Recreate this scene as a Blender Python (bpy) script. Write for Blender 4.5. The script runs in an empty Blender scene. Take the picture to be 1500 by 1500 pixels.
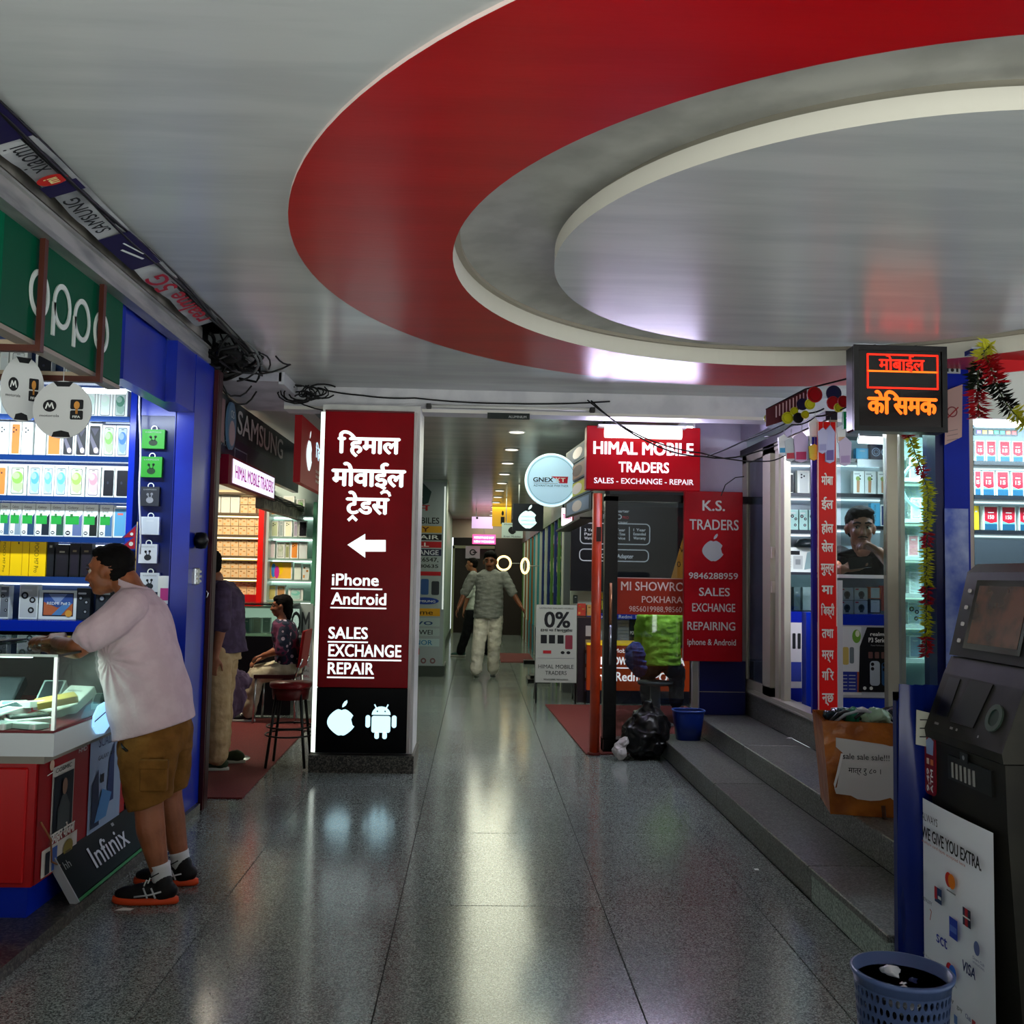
import bpy, bmesh, math, random
from mathutils import Vector, Matrix
random.seed(7)
PI = math.pi
C = bpy.context.scene.collection
SC = bpy.context.scene

# ---------------------------------------------------------------- camera
F, PITCH, ROLL, CAMZ = 1420.0, math.atan(92.6/1420), .018, 1.45
YAW = math.atan(50/1420)
_fw = Vector((math.sin(YAW)*math.cos(PITCH), math.cos(YAW)*math.cos(PITCH), math.sin(PITCH)))
_rt = Vector((math.cos(YAW), -math.sin(YAW), 0))
_up = _rt.cross(_fw)
RT = _rt*math.cos(ROLL) + _up*math.sin(ROLL)
UP = -_rt*math.sin(ROLL) + _up*math.cos(ROLL)
cam_d = bpy.data.cameras.new('camera'); cam_d.sensor_width = 36; cam_d.lens = 36*F/1500
cam_d.clip_end = 200
cam = bpy.data.objects.new('camera', cam_d); C.objects.link(cam)
cam.matrix_world = Matrix((( RT.x, UP.x, -_fw.x, 0), (RT.y, UP.y, -_fw.y, 0), (RT.z, UP.z, -_fw.z, CAMZ), (0,0,0,1)))
SC.camera = cam
SC.view_settings.view_transform = 'Standard'
SC.view_settings.look = 'None'
SC.view_settings.exposure = 1.05
SC.view_settings.gamma = 1
SC.view_settings.use_curve_mapping = False
SC.cycles.max_bounces = 8
SC.cycles.use_denoising = True
world = bpy.data.worlds.new('world'); SC.world = world; world.use_nodes = True
_bg = world.node_tree.nodes['Background']
_bg.inputs[0].default_value = (.86, .95, 1.0, 1); _bg.inputs[1].default_value = 0.9
_sd = bpy.data.lights.new('sun', 'SUN'); _sd.energy = 17.0; _sd.angle = math.radians(.6); _sd.color = (1, .96, .88)
_so = bpy.data.objects.new('sun', _sd); C.objects.link(_so); _so.rotation_euler = (math.radians(-6), math.radians(-34), 0)

def W(x, y, X=None, Y=None, Z=None):
    """the point of the place seen at photo pixel x, y that lies on the plane X, Y or Z"""
    d = RT*((x-750)/F) - UP*((y-750)/F) + _fw
    if X is not None: t = X/d.x
    elif Y is not None: t = Y/d.y
    else: t = (Z-CAMZ)/d.z
    return Vector((0,0,CAMZ)) + d*t

# ---------------------------------------------------------------- materials
_m = {}
def lin(h):
    if isinstance(h, str):
        h = h.lstrip('#'); c = [int(h[i:i+2],16)/255 for i in (0,2,4)]
    else: c = h
    return tuple(v/12.92 if v <= .04045 else ((v+.055)/1.055)**2.4 for v in c) + (1,)
EK = .5   # overall level of the glowing signs
def mat(col, rough=.5, metal=0, emit=0, spec=.25, key=None):
    k = key or (col, rough, metal, emit, spec)
    if k in _m: return _m[k]
    m = bpy.data.materials.new('paint_%d' % len(_m)); m.use_nodes = True
    b = m.node_tree.nodes['Principled BSDF']
    b.inputs['Base Color'].default_value = lin(col)
    b.inputs['Roughness'].default_value = rough
    b.inputs['Metallic'].default_value = metal
    b.inputs['Specular IOR Level'].default_value = spec
    if emit:
        b.inputs['Emission Color'].default_value = lin(col)
        b.inputs['Emission Strength'].default_value = emit*EK
    _m[k] = m
    return m
def nt(m):
    return m.node_tree, m.node_tree.nodes, m.node_tree.links, m.node_tree.nodes['Principled BSDF']
def varied(col, col2, scale=6, rough=.5, bump=0, bscale=40, detail=4, stretch=(1,1,1), metal=0, lo=.4, hi=.6, key=None, objvar=0, spec=.5):
    k = key or ('v', col, col2, scale, rough, bump, bscale, stretch, metal)
    if k in _m: return _m[k]
    m = bpy.data.materials.new('grain_%d' % len(_m)); m.use_nodes = True
    t, n, l, b = nt(m)
    tc = n.new('ShaderNodeTexCoord'); mp = n.new('ShaderNodeMapping'); mp.inputs['Scale'].default_value = stretch
    l.new(tc.outputs['Object'], mp.inputs[0])
    no = n.new('ShaderNodeTexNoise'); no.inputs['Scale'].default_value = scale; no.inputs['Detail'].default_value = detail
    l.new(mp.outputs[0], no.inputs[0])
    r = n.new('ShaderNodeValToRGB'); r.color_ramp.elements[0].position = lo; r.color_ramp.elements[1].position = hi
    r.color_ramp.elements[0].color = lin(col); r.color_ramp.elements[1].color = lin(col2)
    l.new(no.outputs[0], r.inputs[0])
    out = r.outputs[0]
    if objvar:
        oi = n.new('ShaderNodeObjectInfo'); hs = n.new('ShaderNodeHueSaturation')
        ma = n.new('ShaderNodeMapRange'); ma.inputs[3].default_value = 1-objvar; ma.inputs[4].default_value = 1+objvar
        l.new(oi.outputs['Random'], ma.inputs[0]); l.new(ma.outputs[0], hs.inputs['Value']); l.new(out, hs.inputs['Color']); out = hs.outputs[0]
    l.new(out, b.inputs['Base Color'])
    b.inputs['Roughness'].default_value = rough; b.inputs['Metallic'].default_value = metal
    b.inputs['Specular IOR Level'].default_value = spec
    if bump:
        n2 = n.new('ShaderNodeTexNoise'); n2.inputs['Scale'].default_value = bscale; n2.inputs['Detail'].default_value = 3
        l.new(mp.outputs[0], n2.inputs[0])
        bp = n.new('ShaderNodeBump'); bp.inputs['Strength'].default_value = bump; bp.inputs['Distance'].default_value = .01
        l.new(n2.outputs[0], bp.inputs['Height']); l.new(bp.outputs[0], b.inputs['Normal'])
    _m[k] = m
    return m
def glass(tint='#dfeeee', rough=.02, alpha=.18, key=None):
    """thin clear pane: mostly transparent, a share of glossy reflection"""
    k = key or ('g', tint, rough, alpha)
    if k in _m: return _m[k]
    m = bpy.data.materials.new('clear_glass_%d' % len(_m)); m.use_nodes = True
    t = m.node_tree; n = t.nodes; l = t.links; n.clear()
    o = n.new('ShaderNodeOutputMaterial'); tr = n.new('ShaderNodeBsdfTransparent'); gl = n.new('ShaderNodeBsdfGlossy')
    tr.inputs[0].default_value = lin(tint); gl.inputs['Roughness'].default_value = rough
    fr = n.new('ShaderNodeFresnel'); fr.inputs[0].default_value = 1.5
    ad = n.new('ShaderNodeMath'); ad.operation = 'MULTIPLY_ADD'; ad.inputs[1].default_value = .4; ad.inputs[2].default_value = alpha
    ad.use_clamp = True
    l.new(fr.outputs[0], ad.inputs[0])
    mx = n.new('ShaderNodeMixShader'); l.new(ad.outputs[0], mx.inputs[0]); l.new(tr.outputs[0], mx.inputs[1]); l.new(gl.outputs[0], mx.inputs[2])
    l.new(mx.outputs[0], o.inputs[0])
    _m[k] = m
    return m

# ---------------------------------------------------------------- frames
class Fr:
    """a flat face of the place: origin o, u to the reader's right, v up, n towards the reader"""
    def __init__(s, o, u=(1,0,0), v=(0,0,1)):
        s.o = Vector(o); s.u = Vector(u).normalized(); s.v = Vector(v).normalized(); s.n = s.u.cross(s.v)
    def __call__(s, a, b, d=0): return s.o + s.u*a + s.v*b + s.n*d
def front(o): return Fr(o)                      # faces -Y (towards the camera)
def leftw(o): return Fr(o, (0,1,0))             # on the left side, faces +X
def rightw(o): return Fr(o, (0,-1,0))           # on the right side, faces -X

# ---------------------------------------------------------------- text
_tc = {}
def _curve_mesh(s, bold=0, res=3):
    k = (s, bold, res)
    if k in _tc: return _tc[k]
    c = bpy.data.curves.new('t', 'FONT'); c.body = s; c.resolution_u = res; c.offset = bold; c.fill_mode = 'FRONT'
    o = bpy.data.objects.new('t', c)
    me = o.to_mesh()
    r = ([(v.co.x, v.co.y) for v in me.vertices], [tuple(p.vertices) for p in me.polygons])
    o.to_mesh_clear(); bpy.data.objects.remove(o); bpy.data.curves.remove(c)
    _tc[k] = r
    return r
def _xm(s):
    v = _curve_mesh(s)[0]
    return max(p[0] for p in v) if v else 0
_adv = {}
def glyphs(s, bold=0):
    """triangles of a line of writing, height of a capital = about .7; marks of Devanagari come one by one"""
    if all(ord(c) < 0x250 for c in s):
        v, f = _curve_mesh(s, 0)
        if bold < .004: return v, f
        V, Fc, k = [], [], bold*.8
        for q_, (ox, oy) in enumerate(((-k,-k*.6),(k,-k*.6),(-k,k*.6),(k,k*.6))):
            n = len(V); V += [(a+ox, b+oy, q_) for a, b in v]; Fc += [tuple(q+n for q in p) for p in f]
        return V, Fc
    V, Fc, x, i = [], [], 0.0, 0
    s = s.replace('ट्रे', 'ट\ue001े').replace('र्स', 'स\ue002')
    # the short i sign stands before its consonant
    L = list(s)
    for k in range(1, len(L)):
        if L[k] == 'ि': L[k-1], L[k] = L[k], L[k-1]
    for ch in L:
        if ch == ' ': x += .3; continue
        if ch == '\ue001':      # small caret under the letter
            for (a, b) in (((-.42,-.16),(-.26,-.02)), ((-.26,-.02),(-.10,-.16))):
                _seg(V, Fc, (x+a[0]+.02, a[1]-.1), (x+b[0]+.02, b[1]-.1), .075+bold)
            continue
        if ch == '\ue002':      # hook over the headline
            pts = [(x-.12+.2*math.cos(t)-.02, .74+.19*math.sin(t)) for t in (0.0+.1, .6, 1.2, 1.9, 2.5)]
            for a, b in zip(pts, pts[1:]): _seg(V, Fc, a, b, .07+bold)
            continue
        if ch not in _adv: _adv[ch] = _xm(ch+'l') - _xm('l')
        v, f = _curve_mesh(ch, 0)
        k = bold*.9
        for q_, (ox, oy) in enumerate(((0,0),) if k < .005 else ((-k,0),(k,0),(0,-k*.7),(0,k*.7))):
            n = len(V); V += [(a+x+ox, b+oy, q_+4*(len(V) % 2)+.5*(x % 1)) for a, b in v]; Fc += [tuple(q+n for q in p) for p in f]
        x += _adv[ch]-(.07 if ch == 'ि' else 0)
    return V, Fc
def _seg(V, Fc, a, b, w):
    dx, dy = b[0]-a[0], b[1]-a[1]; L = math.hypot(dx, dy) or 1; nx, ny = -dy/L*w/2, dx/L*w/2
    ex, ey = dx/L*w*.3, dy/L*w*.3
    n = len(V)
    V += [(a[0]+nx-ex, a[1]+ny-ey), (a[0]-nx-ex, a[1]-ny-ey), (b[0]-nx+ex, b[1]-ny+ey), (b[0]+nx+ex, b[1]+ny+ey)]
    Fc.append((n, n+1, n+2, n+3))

# ---------------------------------------------------------------- mesh builder
class MB:
    def __init__(s): s.v = []; s.f = []; s.mi = []; s.mats = []; s.sm = []
    def mid(s, m):
        if m not in s.mats: s.mats.append(m)
        return s.mats.index(m)
    def add(s, V, Fc, m, smooth=False):
        n = len(s.v); s.v += [tuple(p) for p in V]; k = s.mid(m)
        for f in Fc: s.f.append(tuple(i+n for i in f)); s.mi.append(k); s.sm.append(smooth)
        return s
    def box(s, a, b, m, bev=0):
        x0,y0,z0 = [min(p,q) for p,q in zip(a,b)]; x1,y1,z1 = [max(p,q) for p,q in zip(a,b)]
        return s.fbox(Fr((x0,y0,z0)), 0, 0, x1-x0, z1-z0, 0, m, -(y1-y0), bev)
    def fbox(s, fr, a0, b0, a1, b1, d0, m, d1=None, bev=0):
        """box on a frame, from a0,b0 to a1,b1, between depths d1 (back) and d0 (front)"""
        if d1 is None: d1 = d0-.01
        if d0 < d1: d0, d1 = d1, d0
        if bev:
            c = bev
            ring = [(a0+c,b0),(a1-c,b0),(a1,b0+c),(a1,b1-c),(a1-c,b1),(a0+c,b1),(a0,b1-c),(a0,b0+c)]
            inn = [(a0+c,b0+c),(a1-c,b0+c),(a1-c,b0+c),(a1-c,b1-c),(a1-c,b1-c),(a0+c,b1-c),(a0+c,b1-c),(a0+c,b0+c)]
            V = [fr(a,b,d1) for a,b in ring] + [fr(a,b,d0-c) for a,b in ring] + [fr(a,b,d0) for a,b in inn]
            Fc = [tuple(range(7,-1,-1))]
            for i in range(8):
                j = (i+1) % 8
                Fc.append((i, j, j+8, i+8)); Fc.append((i+8, j+8, j+16, i+16))
            Fc.append((16,18,20,22))
            return s.add(V, Fc, m)
        V = [fr(a0,b0,d1), fr(a1,b0,d1), fr(a1,b1,d1), fr(a0,b1,d1), fr(a0,b0,d0), fr(a1,b0,d0), fr(a1,b1,d0), fr(a0,b1,d0)]
        return s.add(V, [(3,2,1,0),(4,5,6,7),(0,1,5,4),(1,2,6,5),(2,3,7,6),(3,0,4,7)], m)
    def rect(s, fr, a0, b0, a1, b1, d, m):
        return s.add([fr(a0,b0,d), fr(a1,b0,d), fr(a1,b1,d), fr(a0,b1,d)], [(0,1,2,3)], m)
    def poly(s, fr, pts, d, m, thick=0):
        n = len(pts)
        if not thick: return s.add([fr(a,b,d) for a,b in pts], [tuple(range(n))], m)
        V = [fr(a,b,d) for a,b in pts] + [fr(a,b,d-thick) for a,b in pts]
        return s.add(V, [tuple(range(n)), tuple(range(2*n-1,n-1,-1))] + [((i+1)%n, i, i+n, (i+1)%n+n) for i in range(n)], m)
    def ell(s, fr, a, b, ra, rb, d, m, thick=0, n=24, t0=0, t1=None):
        t1 = 2*PI if t1 is None else t1
        k = n if abs(t1-t0-2*PI) < 1e-6 else n+1
        return s.poly(fr, [(a+ra*math.cos(t0+(t1-t0)*i/n), b+rb*math.sin(t0+(t1-t0)*i/n)) for i in range(k)], d, m, thick)
    def ring(s, fr, a, b, r0, r1, d, m, thick=0, n=40, sy=1):
        V = []; Fc = []
        for i in range(n):
            t = 2*PI*i/n; c, q = math.cos(t), math.sin(t)*sy
            V += [fr(a+r0*c,b+r0*q,d), fr(a+r1*c,b+r1*q,d), fr(a+r1*c,b+r1*q,d-thick), fr(a+r0*c,b+r0*q,d-thick)]
        for i in range(n):
            p, q = 4*i, 4*((i+1)%n)
            Fc.append((p, p+1, q+1, q))
            if thick: Fc += [(p+1,p+2,q+2,q+1),(p+2,p+3,q+3,q+2),(p+3,p,q,q+3)]
        return s.add(V, Fc, m)
    def rrect(s, fr, a0, b0, a1, b1, r, d, m, thick=0):
        pts = []
        for cx, cy, t in ((a1-r,b1-r,0),(a0+r,b1-r,1),(a0+r,b0+r,2),(a1-r,b0+r,3)):
            for k in range(4): q = (t+k/3)*PI/2; pts.append((cx+r*math.cos(q), cy+r*math.sin(q)))
        return s.poly(fr, pts, d, m, thick)
    def line(s, fr, pts, w, d, m):
        for (a, b) in zip(pts, pts[1:]):
            V = []; Fc = []; _seg(V, Fc, a, b, w); s.add([fr(x,y,d) for x,y in V], Fc, m)
        return s
    def text(s, fr, txt, a0, b0, h, d, m, w=None, bold=0, align='l', thick=0, shear=0, cap=.7):
        """writing with capital height h, base line at b0; w squeezes it to that width"""
        V, Fc = glyphs(txt, bold)
        if not V: return s
        x0 = min(p[0] for p in V); x1 = max(p[0] for p in V)
        k = h/cap; kx = k if w is None else w/(x1-x0)
        wd = (x1-x0)*kx
        off = {'l':0,'c':-wd/2,'r':-wd}[align]
        P = [(a0+off+(p[0]-x0)*kx+p[1]*k*shear, b0+p[1]*k) for p in V]
        D = [d+(p[2] if len(p) > 2 else .2)*.00025 for p in V]
        s.add([fr(p[0],p[1],e) for p, e in zip(P, D)], Fc, m)
        if False:
            ec = {}
            for f in Fc:
                for i in range(len(f)):
                    a, b = f[i], f[(i+1)%len(f)]; ec[(a,b)] = 1
            ed = [(a,b) for (a,b) in ec if (b,a) not in ec]
            n = len(P)
            s.add([fr(a,b,d) for a,b in P]+[fr(a,b,d-thick) for a,b in P], [(b,a,a+n,b+n) for a,b in ed], m)
        return s
    def tube(s, pts, r, m, n=8, caps=True, closed=False):
        pts = [Vector(p) for p in pts]; R = r if isinstance(r, (list,tuple)) else [r]*len(pts)
        N = len(pts); V = []; prev = None
        for i, p in enumerate(pts):
            a = pts[i-1] if (i or closed) else p; b = pts[(i+1)%N] if (i < N-1 or closed) else p
            t = (b-a).normalized() if (b-a).length > 1e-9 else Vector((0,0,1))
            if prev is None:
                x = t.orthogonal().normalized()
            else:
                x = (prev - t*prev.dot(t)); x = x.normalized() if x.length > 1e-6 else t.orthogonal().normalized()
            prev = x; y = t.cross(x)
            V += [p + (x*math.cos(2*PI*k/n) + y*math.sin(2*PI*k/n))*R[i] for k in range(n)]
        Fc = []
        for i in range(N if closed else N-1):
            j = (i+1) % N
            for k in range(n): q = (k+1) % n; Fc.append((i*n+k, i*n+q, j*n+q, j*n+k))
        if caps and not closed: Fc += [tuple(range(n-1,-1,-1)), tuple((N-1)*n+k for k in range(n))]
        return s.add(V, Fc, m, True)
    def lathe(s, c, prof, m, n=24, axis=2):
        """profile of (radius, height) turned about a vertical line through c"""
        V = []; c = Vector(c)
        for r, h in prof:
            for k in range(n):
                t = 2*PI*k/n
                p = (r*math.cos(t), r*math.sin(t), h) if axis == 2 else (r*math.cos(t), h, r*math.sin(t))
                V.append(c+Vector(p))
        Fc = []
        for i in range(len(prof)-1):
            for k in range(n): q = (k+1)%n; Fc.append((i*n+k, i*n+q, (i+1)*n+q, (i+1)*n+k))
        if prof[0][0] > 1e-6: Fc.append(tuple(range(n-1,-1,-1)))
        if prof[-1][0] > 1e-6: Fc.append(tuple((len(prof)-1)*n+k for k in range(n)))
        return s.add(V, Fc, m, True)
    def blob(s, c, r, m, n=10, jit=0, rot=None):
        V = []; c = Vector(c); r = r if isinstance(r,(tuple,list)) else (r,r,r)
        for i in range(1, n//2+1):
            ph = PI*i/(n//2+1)
            for k in range(n):
                t = 2*PI*k/n; j = 1+random.uniform(-jit,jit)
                p = Vector((math.sin(ph)*math.cos(t)*r[0]*j, math.sin(ph)*math.sin(t)*r[1]*j, math.cos(ph)*r[2]*j))
                if rot: p = rot @ p
                V.append(c+p)
        e = Vector((0,0,r[2])); e = rot @ e if rot else e
        V += [c+e, c-e]; Fc = []; R = n//2
        for i in range(R-1):
            for k in range(n): q=(k+1)%n; Fc.append((i*n+k,(i+1)*n+k,(i+1)*n+q,i*n+q))
        T = len(V)-2
        for k in range(n): q=(k+1)%n; Fc.append((T,k,q)); Fc.append((T+1,(R-1)*n+q,(R-1)*n+k))
        return s.add(V, Fc, m, True)
    def build(s, name, parent=None, label=None, kind=None, loc=None, shade=None, auto=True):
        me = bpy.data.meshes.new(name)
        L = Vector(loc) if loc is not None else (parent_loc(parent) if parent else Vector((0,0,0)))
        base = L if loc is not None or parent else Vector((0,0,0))
        me.from_pydata([tuple(Vector(p)-base) for p in s.v], [], s.f)
        for m in s.mats: me.materials.append(m)
        me.polygons.foreach_set('material_index', s.mi)
        me.polygons.foreach_set('use_smooth', [bool(x) for x in s.sm])
        me.update()
        o = bpy.data.objects.new(name, me); C.objects.link(o)
        if parent: o.parent = parent
        elif loc is not None: o.location = L
        if label: o['label'] = label
        if kind: o['kind'] = kind
        return o
_pl = {}
def parent_loc(p):
    v = Vector((0,0,0))
    while p: v = v + p.location; p = p.parent
    return v
def tag(o, label, cat, group=None):
    o['label'] = label; o['category'] = cat
    if group: o['group'] = group
    n = len(label.split())
    if not 4 <= n <= 16: print('LABEL LENGTH', n, label)
    return o
def thing(name, label, cat, loc=(0,0,0), group=None):
    o = bpy.data.objects.new(name, None); o.empty_display_size = .1; C.objects.link(o); o.location = loc
    return tag(o, label, cat, group)
def S(name, mb, parent=None):
    o = mb.build(name, parent)
    if not parent: o['kind'] = 'structure'
    return o
def lamp(name, kind, loc, energy, col='#ffffff', size=.2, sizey=None, rot=(0,0,0), parent=None, spread=None):
    d = bpy.data.lights.new(name, kind); d.energy = energy; d.color = lin(col)[:3]
    if kind == 'AREA':
        d.size = size
        if sizey: d.shape = 'RECTANGLE'; d.size_y = sizey
        if spread: d.spread = spread
    else: d.shadow_soft_size = size
    o = bpy.data.objects.new(name, d); C.objects.link(o)
    o.location = Vector(loc) - (parent_loc(parent) if parent else Vector((0,0,0))); o.rotation_euler = rot
    if parent: o.parent = parent
    return o
ORD = ['first','second','third','fourth','fifth','sixth','seventh','eighth','ninth','tenth','eleventh','twelfth','thirteenth','fourteenth','fifteenth','sixteenth','seventeenth','eighteenth','nineteenth','twentieth']
for _t in ('twenty','thirty'):
    for _o in ORD[:9]: ORD.append(_t+'-'+_o)
    if _t == 'twenty': ORD.append('thirtieth')
# ================================================================ setting
CZ = 2.87            # hall ceiling
# sizes of the plan
def granite(name, a, b, scale, rough, key, dark='#0c0e0e', tint=.0):
    if key in _m: return _m[key]
    m = bpy.data.materials.new(name); m.use_nodes = True
    t, n, l, bs = nt(m)
    tc = n.new('ShaderNodeTexCoord')
    vo = n.new('ShaderNodeTexVoronoi'); vo.inputs['Scale'].default_value = scale; l.new(tc.outputs['Object'], vo.inputs[0])
    no = n.new('ShaderNodeTexNoise'); no.inputs['Scale'].default_value = scale*.7; no.inputs['Detail'].default_value = 4; l.new(tc.outputs['Object'], no.inputs[0])
    big = n.new('ShaderNodeTexNoise'); big.inputs['Scale'].default_value = 1.3; l.new(tc.outputs['Object'], big.inputs[0])
    sep = n.new('ShaderNodeSeparateColor'); l.new(vo.outputs['Color'], sep.inputs[0])
    r = n.new('ShaderNodeValToRGB'); r.color_ramp.elements[0].position = .12; r.color_ramp.elements[0].color = lin(dark)
    r.color_ramp.elements[1].position = .85; r.color_ramp.elements[1].color = lin(b)
    e = r.color_ramp.elements.new(.45); e.color = lin(a)
    mx = n.new('ShaderNodeMath'); mx.operation = 'MULTIPLY_ADD'; mx.inputs[1].default_value = .55; l.new(sep.outputs[0], mx.inputs[0])
    m2 = n.new('ShaderNodeMath'); m2.operation = 'MULTIPLY'; m2.inputs[1].default_value = .55; l.new(no.outputs[0], m2.inputs[0])
    l.new(m2.outputs[0], mx.inputs[2]); l.new(mx.outputs[0], r.inputs[0])
    oi = n.new('ShaderNodeObjectInfo'); mr = n.new('ShaderNodeMapRange'); mr.inputs[3].default_value = .85; mr.inputs[4].default_value = 1.12
    l.new(oi.outputs['Random'], mr.inputs[0])
    hs = n.new('ShaderNodeHueSaturation'); l.new(r.outputs[0], hs.inputs['Color']); l.new(mr.outputs[0], hs.inputs['Value'])
    l.new(hs.outputs[0], bs.inputs['Base Color'])
    rr = n.new('ShaderNodeMapRange'); rr.inputs[3].default_value = rough*.8; rr.inputs[4].default_value = rough*1.35
    l.new(big.outputs[0], rr.inputs[0]); l.new(rr.outputs[0], bs.inputs['Roughness'])
    bp = n.new('ShaderNodeBump'); bp.inputs['Strength'].default_value = .03; bp.inputs['Distance'].default_value = .002
    l.new(no.outputs[0], bp.inputs['Height']); l.new(bp.outputs[0], bs.inputs['Normal'])
    _m[key] = m
    return m
FLOOR = granite('polished_granite', '#525a56', '#959d98', 210, .145, 'floor')
STEPG = granite('step_granite', '#43453f', '#7d8079', 150, .30, 'step')
STEPL = granite('pale_step_granite', '#7f8c80', '#b5c2b4', 150, .4, 'stepl', '#4c5550')
BASEG = granite('dark_granite', '#1f1e1b', '#6a675e', 110, .3, 'baseg')
GROUT = mat('#15181a', .8)
# floor: a bed with one slab object per tile
f = MB(); f.box((-6, -.9, -.12), (9, 26, -.012), GROUT)
floor = S('floor', f)
xs = [-1.9, -1.08, -.31, .585, 1.275, 1.5445]
ys = [-2.84+1.2*i for i in range(25)]
_tm = {}
for i in range(5):
    for j in range(24):
        y0, y1 = ys[j], ys[j+1]; x0, x1 = xs[i], xs[i+1]
        if y1 < .2: continue
        if y1 > 8 and i == 4: x1 = 1.9
        k = (round(x1-x0,3), round(y1-y0,3))
        if k not in _tm:
            b = MB(); g = .0022; w, h = k
            b.fbox(Fr((0,0,0),(1,0,0),(0,1,0)), g, g, w-g, h-g, 0, FLOOR, -.012, .0012)
            _tm[k] = b.build('tile', floor); o = _tm[k]
        else:
            o = _tm[k].copy(); C.objects.link(o)
        o.location = (x0, y0, 0)
# strips of floor inside the shops and beyond the tiles, one slab each
def slab(a, b, m=FLOOR):
    s_ = MB(); s_.box(a, b, m); return s_.build('tile', floor)
slab((-5.5, 6.2, -.012), (-1.902, 25, 0)); slab((1.902, 8.45, -.012), (3.5, 13, 0))
slab((1.5465, -.6, -.012), (6, 4.0, 0)); slab((-5.5,-.6,-.012),(-1.902,6.198,0), mat('#0d0f14', .45))

# ceiling of the hall with the round recess
CEIL = varied('#b4b7b6', '#c0c3c1', 3, .25, .06, 18, key='ceil', stretch=(.35, 2.2, 1), spec=.55)
REDC = varied('#a60007', '#b2030a', 2.5, .30, .04, 22, key='redc', stretch=(.35,2.2,1), spec=.22)
CRE = mat('#cfccc0', .5)
cx, cy = 1.84, 4.27; RO, RI, RD = 2.66, 1.975, 1.515
def annulus_to_rect(r, x0, y0, x1, y1, z, m, n=128):
    V = []; Fc = []
    for i in range(n):
        t = 2*PI*i/n; c, s_ = math.cos(t), math.sin(t)
        k = min(((x1-cx)/c if c > 1e-9 else 1e9), ((x0-cx)/c if c < -1e-9 else 1e9), ((y1-cy)/s_ if s_ > 1e-9 else 1e9), ((y0-cy)/s_ if s_ < -1e-9 else 1e9))
        V += [(cx+r*c, cy+r*s_, z), (cx+k*c, cy+k*s_, z)]
    cor = []
    for (a, b) in ((x1,y1),(x0,y1),(x0,y0),(x1,y0)):
        cor.append(len(V)); V.append((a, b, z))
    for i in range(n):
        j = (i+1) % n
        Fc.append((2*i, 2*j, 2*j+1, 2*i+1))
    out = MB().add(V, Fc, m)
    # corners
    for (a, b), q in zip(((x1,y1),(x0,y1),(x0,y0),(x1,y0)), range(4)):
        t = math.atan2(b-cy, a-cx) % (2*PI); i = int(t/(2*PI)*n); j = (i+1) % n
        out.f.append((2*i+1, cor[q], 2*j+1)); out.mi.append(0); out.sm.append(False)
    return out
c = annulus_to_rect(RI, -1.5, -.6, 9, 7.42, CZ, CEIL)
c.box((-6.5, -.6, 3.3), (10, 26, 3.4), mat('#555555'))  # unseen roof slab, added to stop sun leaking indoors
c.box((-1.52,-.6, CZ), (-1.5, 7.42, CZ+.25), mat('#8a8a86'))
ceiling = S('ceiling', c)
def circ(r, z, n=128): return [(cx+r*math.cos(2*PI*i/n), cy+r*math.sin(2*PI*i/n), z) for i in range(n)]
def band(mb, rings, m, smooth=False):
    n = 128; V = []; Fc = []
    for r, z in rings: V += circ(r, z)
    for k in range(len(rings)-1):
        for i in range(n): j=(i+1)%n; Fc.append((k*n+i, k*n+j, (k+1)*n+j, (k+1)*n+i))
    return mb.add(V, Fc, m, smooth)
b = MB(); band(b, [(RO, CZ+.001), (RO, CZ-.014), ], mat('#d8c4bd', .6)); band(b, [(RO, CZ-.014), (RI, CZ-.014)], REDC)
b.build('red_ring', ceiling, 'red painted ring around the ceiling recess')
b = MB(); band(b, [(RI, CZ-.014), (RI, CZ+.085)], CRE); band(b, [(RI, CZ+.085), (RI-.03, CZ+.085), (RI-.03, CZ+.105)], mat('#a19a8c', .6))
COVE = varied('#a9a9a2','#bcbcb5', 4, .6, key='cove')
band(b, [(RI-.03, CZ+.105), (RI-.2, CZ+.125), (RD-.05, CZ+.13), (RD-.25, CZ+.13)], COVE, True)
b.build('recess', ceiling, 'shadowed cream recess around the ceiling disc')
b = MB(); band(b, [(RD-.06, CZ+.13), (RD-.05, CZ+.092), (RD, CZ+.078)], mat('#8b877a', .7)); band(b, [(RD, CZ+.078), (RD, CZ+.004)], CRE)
b.add(circ(RD, CZ+.004), [tuple(range(128))], CEIL)
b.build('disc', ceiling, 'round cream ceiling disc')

# beam across the end of the hall
BM = varied('#b7b7bd', '#c6c6ca', 5, .5, key='beam')
b = MB(); b.box((-1.5, 7.42, 2.69), (9, 7.62, 3.1), BM)
b.box((-1.5, 7.415, 2.69), (9, 7.419, 2.715), mat('#d6d3cc', .6))
trim = S('trim_1', b)
# corridor ceiling, walls and end
CC = varied('#a5a7a6', '#b3b4b0', 2.5, .22, .05, 20, key='cceil', stretch=(.4, 2, 1))
b = MB(); b.box((-1.2, 7.62, 2.80), (1.75, 24.2, 2.9), CC); S('ceiling', b)
b = MB(); b.box((1.75, 7.62, 2.9), (4, 13, 3.0), mat('#777783', .6)); S('ceiling', b)
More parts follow.
